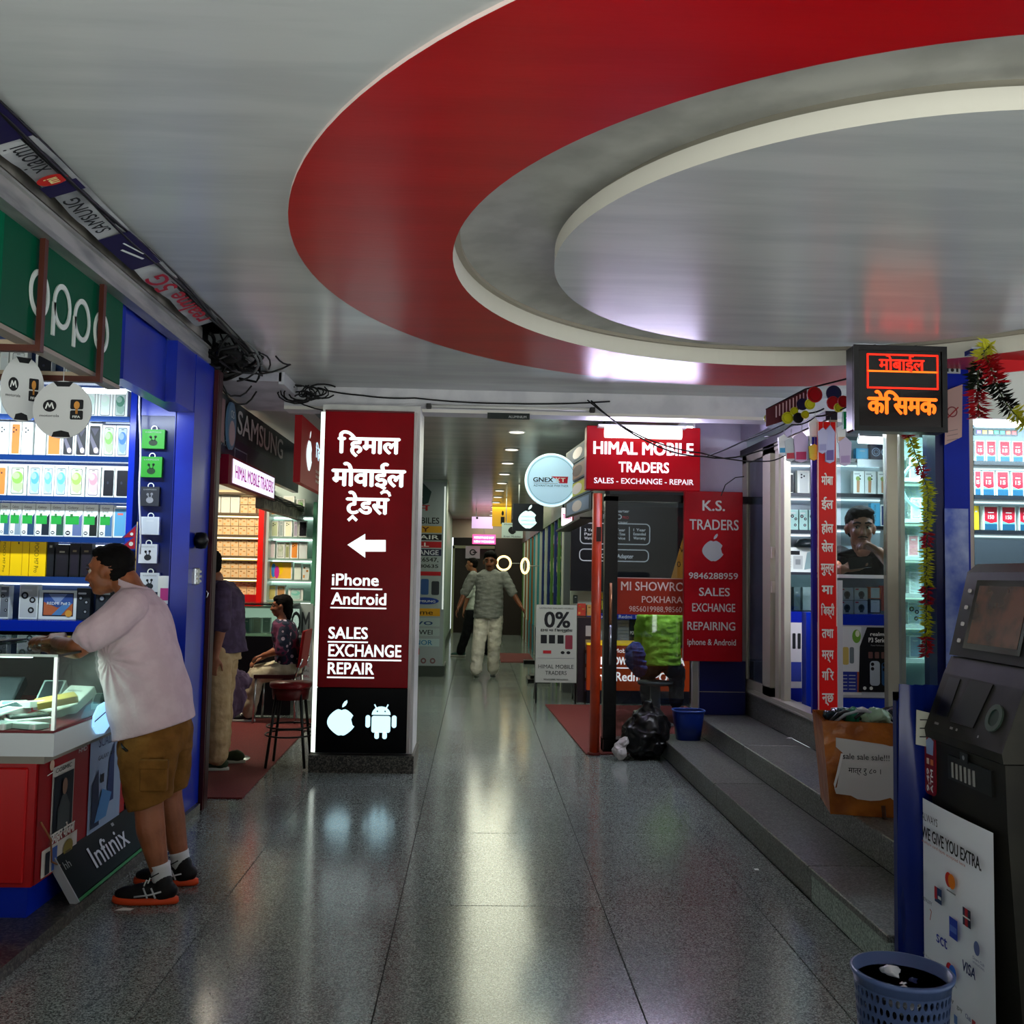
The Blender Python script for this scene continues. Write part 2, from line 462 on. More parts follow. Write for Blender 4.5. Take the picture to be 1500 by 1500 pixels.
# far end of the corridor
DK = mat('#191512', .5); GW = varied('#8fa396', '#9caf9f', 3, .4, key='gw')
b = MB(); b.box((-1.2, 23.6, 0), (-.62, 23.9, 2.8), GW); b.box((-.62,23.7,2.35),(1.8,23.9,2.8),mat('#8d8274',.6)); b.box((-.62, 25.2, 0), (1.8, 25.3, 2.4), DK)
b.box((.45, 23.7, 0), (1.8, 23.9, 2.35), mat('#2b2420', .5)); S('wall_back', b)
b = MB(); b.box((-.60, 24.4, 0), (.44, 24.43, 2.1), mat('#221a14', .3)); b.box((-.62, 24.3, 0), (-.56, 24.45, 2.15), mat('#8a8d70', .4))
b.box((-.62,24.3,2.1),(.44,24.45,2.17),mat('#8a8d70',.4)); d1 = S('door_1', b)
MB().tube([(.36, 24.36, .9), (.36, 24.36, 1.3)], .02, mat('#b5b5a5', .3, 1)).build('door_handle', d1)
b = MB(); b.box((-1.0, 14.6, 0), (-.62, 23.6, 2.8), GW); wl = S('wall_left', b)
b = MB(); b.box((-.62, 14.6, 0), (-.60, 23.6, .14), mat('#3c4a42', .3)); b.box((-1,14.58,0),(-.62,14.6,.14),mat('#3c4a42',.3)); S('baseboard_left', b)
b = MB(); b.box((1.75, 13, 0), (1.85, 24, 2.8), mat('#3b3e42', .5)); b.box((-5.6,-.6,0),(-5.5,25,3.3),mat('#20222b',.7)); S('wall_right', b)

# sunlit forecourt behind the photographer
b = MB(); b.box((-30, -40, -.12), (40, -.9, -.013), varied('#9fa3a4','#aeb2b3',2,.8,key='yard')); S('floor', b)
b = MB(); b.box((-45,-26,-.1),(55,-24,16),mat('#3a3733',.8)); S('wall_far', b)  # unseen dark building, added to cut sky haze on the signs
# ================================================================ left shop
def pxr(Y, x0, y0, x1, y1):
    """frontal rectangle of the plane Y seen between photo pixels"""
    xm, ym = (x0+x1)/2, (y0+y1)/2
    X0, X1 = W(x0, ym, Y=Y).x, W(x1, ym, Y=Y).x
    Z1, Z0 = W(xm, y0, Y=Y).z, W(xm, y1, Y=Y).z
    return X0, Z0, X1, Z1
WHT = mat('#e4e8e4', .45); BLK = mat('#0b0c0e', .35); BLU = varied('#0a1f8f', '#0d2a9e', 3, .28, key='blu'); DBL = mat('#07103f', .35)
BLUG = mat('#0b2aa8', .2); STEEL = varied('#8d8f8e','#b6b6b2', 12, .38, metal=.55, key='steel', stretch=(1,.2,1)); CHR = mat('#c9cccc', .25, .9)
REDP = mat('#a40a12', .4); GRN = mat('#2fa044', .5); INK = mat('#15161a', .6); GREY = mat('#8b9092', .5); LGR = mat('#b9bfbe', .5)
MAR = mat('#3c0f12', .35); OPG = mat('#024a33', .4, spec=.06)

_bx = {}
def art(b, fr, w, h, kind, c1='#888888', c2='#cccccc'):
    """print on the front of a carton"""
    d = .0006
    A, B_ = mat(c1 if c1[0] == '#' else '#888888', .5), mat(c2, .5)
    if kind == 'swirl':
        b.rrect(fr, w*.16, h*.07, w*.84, h*.93, w*.09, d, mat('#3f4648', .5))
        tint = lambda k: mat(tuple(x*k+(1-k)*.86 for x in hx(c1)), .5)
        b.rrect(fr, w*.19, h*.09, w*.81, h*.91, w*.07, 2*d, tint(.28))
        b.ell(fr, w*.5, h*.60, w*.30, h*.20, 3*d, tint(.85), n=16); b.ell(fr, w*.42, h*.66, w*.20, h*.11, 4*d, tint(.5), n=14)
        b.poly(fr, [(w*.2,h*.5),(w*.8,h*.42),(w*.8,h*.25),(w*.6,h*.12),(w*.3,h*.2)], 2.5*d, tint(.5))
        b.rrect(fr, w*.4, h*.86, w*.6, h*.88, h*.008, 4*d, INK)
    elif kind == 'camera':
        b.rrect(fr, w*.2, h*.05, w*.86, h*.93, w*.08, d, A)
        for p, q in ((.34,.82),(.34,.70),(.55,.76)):
            b.ell(fr, w*p, h*q, w*.075, w*.075, 2*d, INK, n=10); b.ell(fr, w*p, h*q, w*.04, w*.04, 3*d, mat('#39404a'), n=8)
    elif kind == 'dark':
        b.rrect(fr, w*.12, h*.06, w*.88, h*.93, w*.08, d, mat('#15171c', .4))
        b.poly(fr, [(w*.18,h*.86),(w*.5,h*.62),(w*.8,h*.86)], 2*d, mat('#4b4a58',.5))
        b.poly(fr, [(w*.18,h*.72),(w*.42,h*.52),(w*.82,h*.2),(w*.82,h*.1),(w*.5,h*.12),(w*.18,h*.5)], 2*d, mat('#6a6876',.5))
        b.ell(fr, w*.62, h*.2, w*.18, h*.09, 3*d, mat('#c9b9b6',.5), n=12)
    elif kind == 'black':
        b.rrect(fr, w*.15, h*.06, w*.97, h*.92, w*.08, d, mat('#10131c', .4))
        b.ell(fr, w*.5, h*.5, w*.08, h*.05, 2*d, mat('#2a3040'), n=10)
    elif kind == 'galaxy':
        b.text(fr, 'Galaxy', w*.14, h*.86, h*.07, d, INK, w=w*.6); b.text(fr, 'A17 5G', w*.2, h*.75, h*.06, d, INK, w=w*.45)
        b.rect(fr, w*.04, h*.38, w*.8, h*.64, 2*d, mat('#1f9a3c',.5)); b.rect(fr, w*.3, h*.6, w*.45, h*.7, 3*d, mat('#2b6f35'))
        b.poly(fr, [(w*.45,h*.04),(w*.97,h*.04),(w*.97,h*.7),(w*.8,h*.6),(w*.8,h*.38),(w*.45,h*.38)], d, A)
        b.ell(fr, w*.2, h*.12, w*.14, w*.13, 2*d, INK, n=12); b.rect(fr, w*.12, h*.1, w*.28, h*.14, 3*d, WHT)
    elif kind == 'yellow':
        f2 = Fr(fr(w*.3, h*.92, 0), -fr.v, fr.u)
        b.text(f2, 'POCO M7 Pro', 0, 0, w*.26, d, mat('#4a3a00'), w=h*.82)
    elif kind == 'yplain':
        b.rect(fr, w*.62, h*.02, w*.66, h*.98, d, mat('#c99a00')); b.rect(fr, w*.4, h*.88, w*.47, h*.94, 2*d, INK)
    elif kind == 'lens':
        b.rect(fr, w*.05, h*.04, w*.95, h*.96, d, A)
        for p, q, r in ((.3,.68,.2),(.72,.55,.17),(.66,.25,.17)):
            b.ell(fr, w*p, h*q, w*r, w*r, 2*d, INK, n=14); b.ell(fr, w*p, h*q, w*r*.5, w*r*.5, 3*d, mat('#9aa0a2'), n=10)
        b.rrect(fr, w*.1, h*.8, w*.7, h*.86, h*.02, 2*d, mat('#c7cbcb'))
    elif kind == 'tablet':
        b.rect(fr, w*.1, h*.1, w*.92, h*.92, d, mat('#1c2030'))
        b.rect(fr, w*.13, h*.14, w*.9, h*.88, 2*d, mat('#b4623a'))
        b.poly(fr, [(w*.13,h*.88),(w*.9,h*.88),(w*.9,h*.55),(w*.5,h*.4),(w*.13,h*.6)], 3*d, mat('#35508c'))
        b.poly(fr, [(w*.25,h*.88),(w*.75,h*.88),(w*.5,h*.5)], 4*d, mat('#7d90b5'))
        b.poly(fr, [(w*.35,h*.14),(w*.6,h*.14),(w*.88,h*.55),(w*.7,h*.6)], 4*d, mat('#4f7fb0')); b.ell(fr, w*.8, h*.2, w*.09, h*.12, 5*d, mat('#d69a3a'), n=14)
        b.text(fr, 'REDMI Pad 2', w*.22, h*.5, h*.1, 6*d, WHT, w=w*.62, bold=.01)
    elif kind == 'plain':
        b.rect(fr, w*.1, h*.06, w*.9, h*.94, d, A); b.rect(fr, w*.3, h*.74, w*.7, h*.8, 2*d, B_)
    elif kind == 'buds':
        b.text(fr, 'EARPODS', w*.15, h*.82, h*.07, d, GREY, w=w*.7)
        b.ell(fr, w*.5, h*.3, w*.2, h*.16, d, A, n=14); b.ell(fr, w*.38, h*.6, w*.07, h*.07, d, A, n=10); b.ell(fr, w*.6, h*.62, w*.07, h*.07, d, A, n=10)
        b.line(fr, [(w*.38,h*.6),(w*.45,h*.42)], w*.05, d, A); b.line(fr, [(w*.6,h*.62),(w*.57,h*.42)], w*.05, d, A)
    elif kind == 'kraft':
        b.rect(fr, w*.1, h*.12, w*.35, h*.3, d, mat('#d8954a')); b.rect(fr, w*.55, h*.5, w*.85, h*.62, d, mat('#b97a35')); b.rect(fr, w*.15, h*.7, w*.4, h*.82, d, mat('#8d5f2b'))
    elif kind == 'redbox':
        b.rect(fr, w*.06, h*.28, w*.94, h*.97, d, mat('#b3122a',.45)); b.rect(fr, w*.06, h*.03, w*.94, h*.28, d, mat('#14506e'))
        b.poly(fr, [(w*.06,h*.28),(w*.94,h*.28),(w*.94,h*.36),(w*.5,h*.30),(w*.06,h*.4)], 2*d, mat('#6fb6c4'))
        b.text(fr, c1 if not c1.startswith('#') else '15', w*.5, h*.48, h*.15, 3*d, WHT, align='c', w=w*.42, bold=.02)
        b.rect(fr, w*.3, h*.72, w*.7, h*.75, 3*d, WHT)
    elif kind == 'speaker':
        for p in (.27,.74):
            for r, mm in ((.21,'#9fb4d6'),(.17,'#18233f'),(.12,'#8fa4c6'),(.09,'#18233f')): b.ell(fr, w*p, h*.5, w*r, w*r, d*(1+(.21-r)*60), mat(mm), n=16)
    elif kind == 'gimbal':
        b.poly(fr, [(w*.3,h*.08),(w*.55,h*.08),(w*.6,h*.6),(w*.3,h*.6)], d, mat('#b98a62')); b.ell(fr, w*.42, h*.68, w*.2, h*.1, 2*d, mat('#8fa04a'), n=12)
        b.ell(fr, w*.62, h*.8, w*.07, w*.07, 3*d, INK, n=8); b.rect(fr, w*.1, h*.86, w*.6, h*.9, d, GREY); b.ell(fr, w*.62, h*.66, w*.07, w*.07, 3*d, INK, n=8)
    elif kind == 'cambox':
        b.ell(fr, w*.52, h*.45, w*.24, h*.28, d, mat('#39464a'), n=16); b.ell(fr, w*.52, h*.5, w*.13, h*.15, 2*d, mat('#10181c'), n=12)
        b.rect(fr, w*.38, h*.1, w*.66, h*.2, d, mat('#39464a')); b.rect(fr, w*.06, h*.82, w*.3, h*.92, d, mat('#c93a4a'))
    elif kind == 'router':
        b.poly(fr, [(w*.62,h*.1),(w*.98,h*.2),(w*.95,h*.9),(w*.7,h*.8)], d, mat('#8aa4a6')); b.rect(fr, w*.05, h*.7, w*.5, h*.86, d, INK)
        b.rect(fr, w*.32, h*.12, w*.58, h*.66, d, LGR); b.rect(fr, w*.38, h*.3, w*.52, h*.52, 2*d, GREY)
        for k in range(4): b.rect(fr, w*.05, h*(.2+.1*k), w*.26, h*(.23+.1*k), d, GREY)
    elif kind == 'poster3':
        b.rect(fr, w*.05, h*.05, w*.95, h*.95, d, mat('#eeb53a'))
        b.ell(fr, w*.22, h*.5, w*.1, h*.4, 2*d, mat('#3d8fd8'), n=14); b.ell(fr, w*.36, h*.4, w*.1, h*.36, 3*d, mat('#d8309a'), n=14); b.ell(fr, w*.5, h*.6, w*.12, h*.34, 2*d, mat('#f0c400'), n=14)
def hx(c): c = c.lstrip('#'); return [int(c[i:i+2],16)/255 for i in (0,2,4)]
def carton(Y, x0, y0, x1, y1, kind, label, body='#dfe5e0', c1='#888888', c2='#cccccc', depth=.055, cat='box', group=None, name='phone_box', z0=None):
    X0, Z0, X1, Z1 = pxr(Y, x0, y0, x1, y1)
    w, h = X1-X0, Z1-Z0
    if z0 is not None: Z0 = z0+.0006
    k = (kind, round(w,2), round(h,2), body, c1, c2, depth)
    if k not in _bx:
        b = MB(); fr = Fr((0,0,0))
        b.fbox(fr, 0, 0, w, h, 0, mat(body, .45), -depth)
        art(b, fr, w, h, kind, c1, c2)
        me = b.build(name, loc=(0,0,0)); _bx[k] = me; o = me
    else:
        o = _bx[k].copy(); C.objects.link(o); o.name = name
    o.location = (X0, Y, Z0)
    tag(o, label, cat, group)
    return o

# kerb and platform the left shop stands on
b = MB(); b.box((-1.93, -.6, 0), (-1.63, 5.98, .05), BASEG); S('trim_2', b)
# side wall, back of the shop
YB = 5.95
b = MB(); X0,Z0,X1,Z1 = pxr(YB, -250, 480, 191, 935)
b.box((X0, YB+.17, 0), (-1.82, YB+.2, 3.05), varied('#2b3f6e','#355083',2,.4,key='shopback')); S('wall_left', b)
b = MB(); b.box((-1.76, 5.64, .05), (-1.655, 6.02, 2.70), BLU); b.box((-1.80,5.3,2.36),(-1.66,5.64,2.7),BLU); S('wall_left', b)
b = MB(); b.box((-1.80, 2.6, 2.81), (-1.71, 6.05, 3.08), mat('#06060c',.6)); b.box((-1.80,4.68,2.36),(-1.72,5.3,2.80),BLU); b.box((-5.5,-.6,3.08),(-1.5,25,3.14),mat('#0c0c10',.7)); S('ceiling', b)
sh = thing('display_shelves', 'blue wall shelving full of phone boxes in the left shop', 'shelf', (-3, YB, 0))
SY = [551, 608, 667, 727, 786, 845, 908]
SHB = mat('#1a3d7c', .12, .3)
for i, y in enumerate(SY):
    X0,Z0,X1,Z1 = pxr(YB, -200, y, 190, y+9)
    Z1 = W(92, y, Y=YB).z; Z0 = Z1-.034
    b = MB(); b.box((X0, YB, Z0), (X1, YB+.17, Z1), SHB); b.build('shelf', sh)
X0,Z0,X1,Z1 = pxr(YB, 188, 500, 197, 935)
b = MB(); b.box((X0, YB-.02, .1), (X1, YB+.17, 2.9), BLUG); b.build('side_panel', sh)
b = MB(); q = pxr(YB, -200, 907, 190, 923); b.box((q[0], YB-.06, q[1]), (q[2], YB+.1, q[3]), BLUG); b.build('ledge', sh)
b = MB(); q = pxr(YB, -200, 924, 190, 1200); b.box((q[0], YB-.01, 0.05), (q[2], YB+.1, q[3]), mat('#0a0d18',.3)); b.build('cupboard', sh)
# LED strips under shelves that light the boxes
for i, y in enumerate(SY[:6]):
    X0,Z0,X1,Z1 = pxr(YB, -150, y, 186, y+9)
    b = MB(); b.box((X0, YB+.145, Z0-.012), (X1, YB+.165, Z0), mat('#e8f6ff', emit=1.6)); b.build('light_strip', sh)
lt = thing('tube_light', 'white tube lamp added unseen inside the top of the left phone shop', 'lamp', (-2.6, 5.2, 2.35))  # lamp added out of sight behind the sign to light the shelves
b = MB(); b.tube([(-3.3,5.35,2.42),(-1.95,5.35,2.42)], .015, mat('#f2fbff', emit=6)); b.build('tube', lt)
lamp('tube_glow', 'AREA', (-2.6, 5.3, 2.4), 13, '#e4f3ff', 1.4, .08, (math.radians(38),0,0), lt)
def rowset(Y, ybot, place, items, group=None, depth=.055, z0=None):
    if z0 is None: z0 = W(92, ybot, Y=YB).z
    for n, it in enumerate(items):
        x0, x1, yt, kind, desc = it[:5]; kw = it[5] if len(it) > 5 else {}
        nm = kw.pop('name', 'phone_box')
        carton(Y, x0, yt, x1, ybot, kind, f'{desc}, {ORD[n]} from left on {place}', depth=kw.pop('depth', depth), z0=z0, group=group, name=nm, **kw)
Y1 = YB+.06
g = 'phone boxes on the left shop shelves'
rowset(Y1, 551, 'top shelf, left shop', [(-18,-1,514,'plain','pale grey phone box',dict(c1='#b9c4c4')),(0,12,514,'plain','white phone box',dict(c1='#c7d2d0')),(14,40,513,'swirl','white phone box',dict(c1='#9fb4b0')),(52,76,516,'black','black phone box'),(96,120,520,'plain','white phone box',dict(c1='#93a4a6')),(150,170,522,'swirl','green phone box',dict(c1='#5a9a7a')),(172,187,522,'swirl','pale green phone box',dict(c1='#88b8a0'))], g)
rowset(Y1, 608, 'second shelf, left shop', [(-22,-2,566,'swirl','pale phone box',dict(c1='#c9d3d0')),(0,20,566,'plain','grey phone box',dict(c1='#9aa5a5')),(22,42,566,'swirl','white phone box',dict(c1='#a8c2b8')),(44,64,566,'plain','white phone box',dict(c1='#c4cecb')),(100,121,566,'swirl','white phone box',dict(c1='#b0c8be')),(122,143,568,'swirl','mint phone box',dict(c1='#b9d8ca')),(144,165,568,'swirl','pale mint phone box',dict(c1='#c2dccd')),(166,187,568,'swirl','dark green phone box',dict(c1='#2f6f55'))], g)
rowset(Y1, 667, 'third shelf, left shop', [(-20,-4,618,'camera','white phone box',dict(c1='#dce4e0')),(-3,13,618,'camera','white phone box',dict(c1='#dce4e0')),(14,31,618,'camera','orange phone box',dict(c1='#e8823a')),(32,50,618,'camera','white phone box',dict(c1='#dce4e0')),(51,67,620,'plain','white phone box',dict(c1='#e6ece8',c2='#e6ece8')),(69,90,620,'plain','orange phone box',dict(c1='#e27f35',c2='#e27f35')),(91,109,622,'dark','dark swirl phone box'),(110,128,620,'dark','dark swirl phone box'),(129,149,618,'dark','dark swirl phone box'),(150,169,620,'swirl','green phone box',dict(c1='#6fb24a',c2='#b7dba0')),(170,189,620,'swirl','blue phone box',dict(c1='#2a68b0',c2='#17345e'))], g)
rowset(Y1, 727, 'fourth shelf, left shop', [(-20,-10,683,'camera','orange phone box',dict(c1='#e8823a')),(-8,10,683,'camera','orange phone box',dict(c1='#e8823a')),(12,39,682,'swirl','green phone box',dict(c1='#78c93c',c2='#bcd8b4')),(41,61,682,'swirl','blue phone box',dict(c1='#3f9ad0',c2='#b6d2e0')),(62,79,682,'swirl','blue phone box',dict(c1='#52a8dc',c2='#b6d2e0')),(80,99,682,'swirl','sky blue phone box',dict(c1='#4aa6da',c2='#a9cfe2')),(100,124,682,'swirl','lime phone box',dict(c1='#8ccf45',c2='#c0dcae')),(126,147,682,'swirl','pink phone box',dict(c1='#d98795',c2='#e9c6cb')),(149,167,683,'black','black phone box'),(168,188,683,'black','black phone box')], g)
rowset(Y1, 786, 'fifth shelf, left shop', [(-22,-2,738,'galaxy','white box with green sticker',dict(c1='#44607a'))]+[(a,c,738,'galaxy','white box with green sticker',dict(c1=d)) for a,c,d in ((0,14,'#3d5f7d'),(15,31,'#7d93a0'),(32,51,'#23415f'),(52,73,'#16222e'),(74,94,'#2a4c40'),(95,121,'#5c6c94'),(122,143,'#141c1a'),(146,165,'#3d6b94'))]+[(166,186,741,'plain','blue and pink phone box',dict(c1='#5aa0c4',c2='#e06a60'))], g)
rowset(Y1, 845, 'sixth shelf, left shop', [(-14,-1,792,'yplain','yellow phone box',dict(body='#f0c200')),(0,14,792,'yellow','yellow phone box',dict(body='#f0c200')),(15,42,792,'yplain','yellow phone box',dict(body='#f4c800')),(43,67,792,'yellow','yellow phone box',dict(body='#f4c800')),(69,79,788,'plain','slim black phone box',dict(body='#101216',c1='#14171c',c2='#9a9a90')),(81,100,798,'plain','black phone box',dict(body='#101216',c1='#17141c',c2='#8f8f84')),(102,116,796,'plain','black phone box',dict(body='#101216',c1='#1b1622',c2='#7a6f5a')),(118,134,796,'plain','black phone box',dict(body='#101216',c1='#1b1622',c2='#7a6f5a'))], g)
rowset(Y1, 908, 'lowest shelf, left shop', [(-16,-2,858,'lens','grey camera phone box',dict(c1='#aab0b0')),(0,13,860,'lens','grey camera phone box',dict(c1='#6a7074')),(28,55,858,'lens','silver camera phone box',dict(c1='#b6bbb8')),(57,112,866,'tablet','white tablet box with orange and blue screen',dict(name='tablet_box')),(112,132,862,'lens','dark camera phone box',dict(body='#202428',c1='#2a2f33')),(140,170,862,'lens','dark camera phone box',dict(body='#202428',c1='#2a2f33'))], g)
# accessories panel on the right of the shelves
YA = 5.80
pn = thing('accessory_panel', 'dark blue panel hung with small gadget packs beside the left shelves', 'panel', (-1.95, YA, 1.6))
X0,Z0,X1,Z1 = pxr(YA, 197, 560, 262, 1150)
b = MB(); b.box((X0, YA, Z0), (X1, YA+.06, Z1), mat('#0b1a52', .25)); b.build('board', pn)
b = MB(); b.box((X1-.01, YA-.16, .05), (-1.755, YA+.2, 2.36), BLU); b.box((X0, YA-.005, 2.36), (X1, YA+.06, 2.5), BLU); b.build('frame', pn)
for n, (x0,y0,x1,y1,kind,bc,c1,desc) in enumerate(((208,629,241,657,'buds','#2b8f2a','#0c2a12','green pack with a black ring picture'),(206,669,237,699,'buds','#2b8f2a','#12331a','green pack with a small figure'),(206,713,233,741,'buds','#2c2f36','#8a8c92','dark grey gadget pack'),
        (206,757,233,783,'plain','#cfd6dc','#c2cbd3','plain pale earphone box'),(203,797,230,825,'buds','#ccd2d6','#20262c','white earphone box with two black buds'),(205,839,233,867,'buds','#ccd2d6','#20262c','white box with black buds in case'))):
    X0,Z0,X1,Z1 = pxr(YA-.03, x0, y0, x1, y1)
    b = MB(); fr = Fr((X0, YA-.03, Z0)); b.fbox(fr, 0, 0, X1-X0, Z1-Z0, 0, mat(bc,.45), -.028); art(b, fr, X1-X0, Z1-Z0, kind, c1, bc)
    b.ring(fr, (X1-X0)/2, Z1-Z0+.006, .014, .019, -.01, WHT, .003, 16)
    o = b.build('earphone_box', loc=((X0+X1)/2, YA-.03, Z0)); tag(o, f'{desc}, {ORD[n]} from top on blue panel', 'box', 'packs on the blue panel')
b = MB(); p = [W(205,y,Y=YA-.08)+Vector((.004*math.sin(y*.05),0,0)) for y in range(560,830,18)]
b.tube(p, .006, mat('#c9ccd2',.4), 6); tag(b.build('power_cable', loc=p[0]), 'white cable hanging down the blue panel edge', 'cable')
# pennant flag
fl = thing('pennant_flag', 'small crimson double pennant flag with blue edge above the shelves', 'flag', W(199,800,Y=5.5))
fr = Fr(W(199,806,Y=5.5)); b = MB()
b.poly(fr, [(0,0),(-.115,.0),(-.03,.07),(-.09,.06),(0,.15)], 0, mat('#1b3a94'), .003); b.poly(fr, [(-.006,.008),(-.09,.008),(-.01,.075),(-.072,.07),(-.006,.135)], .001, mat('#b0142c'))
b.ell(fr, -.028, .035, .012, .012, .002, WHT, n=10); b.ell(fr, -.026, .09, .009, .009, .002, WHT, n=10); b.build('cloth', fl)
b = MB(); b.tube([fr(.002,-.18,0), fr(.002,.16,0)], .003, mat('#c8b070')); b.build('stick', fl)
# silver lock plate and knob on the blue post
lk = MB(); fr = Fr((-1.655, 5.72, 1.36), (0,1,0)); lk.fbox(fr, 0,0,.09,.10,.02, CHR, 0, .006); 
for k in range(3): lk.fbox(fr, .005,.015+.028*k,.085,.03+.028*k,.03, CHR, .02)
tag(lk.build('switch_plate', loc=(-1.70,5.76,1.41)), 'ribbed silver plate on the blue shop post', 'switch')
kn = MB(); kn.lathe((-1.62,5.75,1.62), [(0,-.05),(.03,-.045),(.045,0),(.03,.045),(0,.05)], BLK, 14); tag(kn.build('round_lock', loc=(-1.66,5.75,1.62)), 'round black lock on the blue shop post', 'lock')
# maroon channel posts of the roller shutter
po = thing('shutter_post', 'dark maroon ribbed shutter post between the two left shops', 'post', (-1.72, 6.06, 0))
for k, x in enumerate((-1.70, -1.67, -1.64)):
    b = MB(); b.box((x-.012, 6.02, 0), (x+.012, 6.12, 2.69), MAR, ); b.build('rib', po)
b = MB(); b.box((-1.72, 6.04, 0), (-1.625, 6.12, 2.69), mat('#2a0a0e',.4)); b.build('channel', po)
b = MB(); b.tube([(-1.66+.02*math.sin(t), 6.015, 1.30+.025*math.cos(t)) for t in [k*.6 for k in range(11)]], .004, CHR, 6); b.build('hasp', po)

# ---- shop sign, green with white letters, behind two brown iron frames
sg = thing('shop_sign', 'long green sign with white rounded letters above the left shop', 'sign', (-1.70, 4.1, 2.34))
def oy(x, y=450): return W(x, y, X=-1.69).y
OZ0 = W(148,549,X=-1.69).z; OY0 = oy(3)
fr = leftw((-1.70, OY0, OZ0)); OW = oy(184)-OY0; OH = 2.735-OZ0
b = MB(); b.fbox(fr, 0, 0, OW, OH, 0, OPG, -.05, .006); b.build('panel', sg)
b = MB(); b.fbox(fr, 0, -.018, OW, 0, .0, mat('#8f8478',.5), -.06); b.build('bottom_edge', sg)
b = MB(); LT = mat('#ccd4d0', .4); d = .008
def ringl(cx_, cy_, ro, w_, sy=1.12): b.ring(fr, cx_, cy_, ro-w_, ro, d, LT, .006, 36, sy)
for x, y in ((60,430),(93,450),(122,470),(150,487)): p = W(x,y,X=-1.69); ringl(p.y-OY0,p.z-OZ0,.082,.019)
for x, y0, y1 in ((93,450,492),(122,470,508)): p = W(x,y0,X=-1.69); q = W(x-12,y1,X=-1.69); b.fbox(fr, p.y-OY0-.082, q.z-OZ0, p.y-OY0-.063, p.z-OZ0, d, LT, 0)
b.build('lettering', sg)
for n, (yy, lab) in enumerate(((oy(53),'brown iron frame crossing the first round letter of the green sign'),(oy(144),'brown iron frame crossing the last round letter of the green sign'))):
    ifr = thing('iron_frame', lab, 'frame', (-1.69, yy, 2.3))
    IR = mat('#4a2318', .5)
    b = MB(); b.box((-1.688, yy, OZ0-.02), (-1.668, yy+.03, 2.735), IR); b.build('upright', ifr)
    b = MB(); b.box((-2.9, yy, OZ0-.045), (-1.668, yy+.03, OZ0-.02), IR); b.build('crossbar', ifr)
    b = MB(); b.box((-2.9, yy+.002, OZ0-.019), (-1.72, yy+.026, OZ0-.002), mat('#a79880',.6)); b.build('ledge', ifr)
# steel channel along the top of the shopfront, board above
b = MB(); fr = leftw((-1.65, 2.0, 2.70))
b.box((-1.70,2.0,2.70),(-1.64,5.88,2.725),STEEL); b.box((-1.70,2.0,2.725),(-1.655,5.88,2.79),STEEL); b.box((-1.70,2.0,2.79),(-1.64,5.88,2.80),STEEL)
tag(b.build('steel_channel', loc=(-1.67,4,2.75)), 'long grey steel channel over the green sign', 'beam')
b = MB(); b.box((-1.69,2.0,2.81),(-1.645,5.7,2.875), varied('#5a5752','#86827a',5,.6,key='brd')); tag(b.build('shaded_board', loc=(-1.67,4,2.84)), 'shaded grey board above the steel channel', 'board')  # shade on this strip is put into its darker grey
# advertising strip hung upside down under the ceiling edge
bn = thing('advertising_strip', 'upside-down printed phone brand banner along the left ceiling edge', 'banner', (-1.55, 4, 2.84))
fr = Fr((-1.475, 5.45, 2.862), (0,-1,0), (-1,0,-.34))
b = MB(); W_ = 2.75
n = 40; V = []; Fc = []
for i in range(n+1):
    t = i/n*W_; dz = .010*math.sin(t*9)+.006*math.sin(t*23)
    V += [fr(t, .0, dz*.3), fr(t, .135, dz)]
for i in range(n): Fc.append((2*i, 2*i+1, 2*i+3, 2*i+2))
b.add(V, Fc, varied('#8a8c90','#b4b6b8',4,.5,key='bann')); PUR = mat('#19123f', .5)
D = .018
b.rect(fr, 1.05, .0, 1.45, .135, D-.004, PUR); b.rect(fr, 1.90, 0, 1.99, .135, D-.004, PUR); b.rect(fr, 2.33, 0, 2.6, .135, D-.004, PUR)
b.text(fr, 'SAMSUNG', 1.52, .05, .062, D, INK, w=.34, bold=.01); b.text(fr, 'xiaomi', 2.10, .04, .085, D, INK, w=.20)
b.ell(fr, 2.03, .07, .038, .055, D, mat('#c2271f'), n=20); b.text(fr, 'mi', 2.03, .05, .05, D+.002, mat('#f0e4a0'), align='c', w=.04, bold=.03)
b.text(fr, 'realme 5G', .12, .03, .10, D, mat('#a8182e'), w=.80, bold=.02); b.line(fr, [(1.15,.05),(1.3,.09)], .012, D, WHT); b.line(fr, [(1.2,.03),(1.36,.06)], .008, D, WHT)
b.build('cloth', bn)
# cables along the ceiling edge
CAB = mat('#08080a', .5)
def cable(pts, r, label, sag=0, m=CAB, seg=5, name='cable'):
    P = []
    for a, c in zip(pts, pts[1:]):
        a, c = Vector(a), Vector(c)
        for k in range(seg):
            t = k/seg; q = a.lerp(c, t); q.z -= sag*4*t*(1-t); P.append(q)
    P.append(Vector(pts[-1]))
    b = MB(); b.tube(P, r, m, 6); return tag(b.build(name, loc=P[0]), label, 'cable')
rnd = random.Random(3)
bw = thing('cable_bundle', 'thick bundle of black wires clipped along the left ceiling edge', 'cable', (-1.48, 4, 2.85))
for k in range(7):
    ph = rnd.uniform(0,6)
    b = MB(); b.tube([(-1.485-.004*k+.012*math.sin(y*2.3+ph), y, 2.862-.005*(k%3)+.012*math.sin(y*3.1+ph*2)) for y in [2.0+.13*i for i in range(34)]], .006+.002*(k%2), CAB, 6); b.build('wire', bw)
tg = thing('cable_tangle', 'dense black tangle of wires at the ceiling corner over the shutter post', 'cable', (-1.62, 6.2, 2.8))
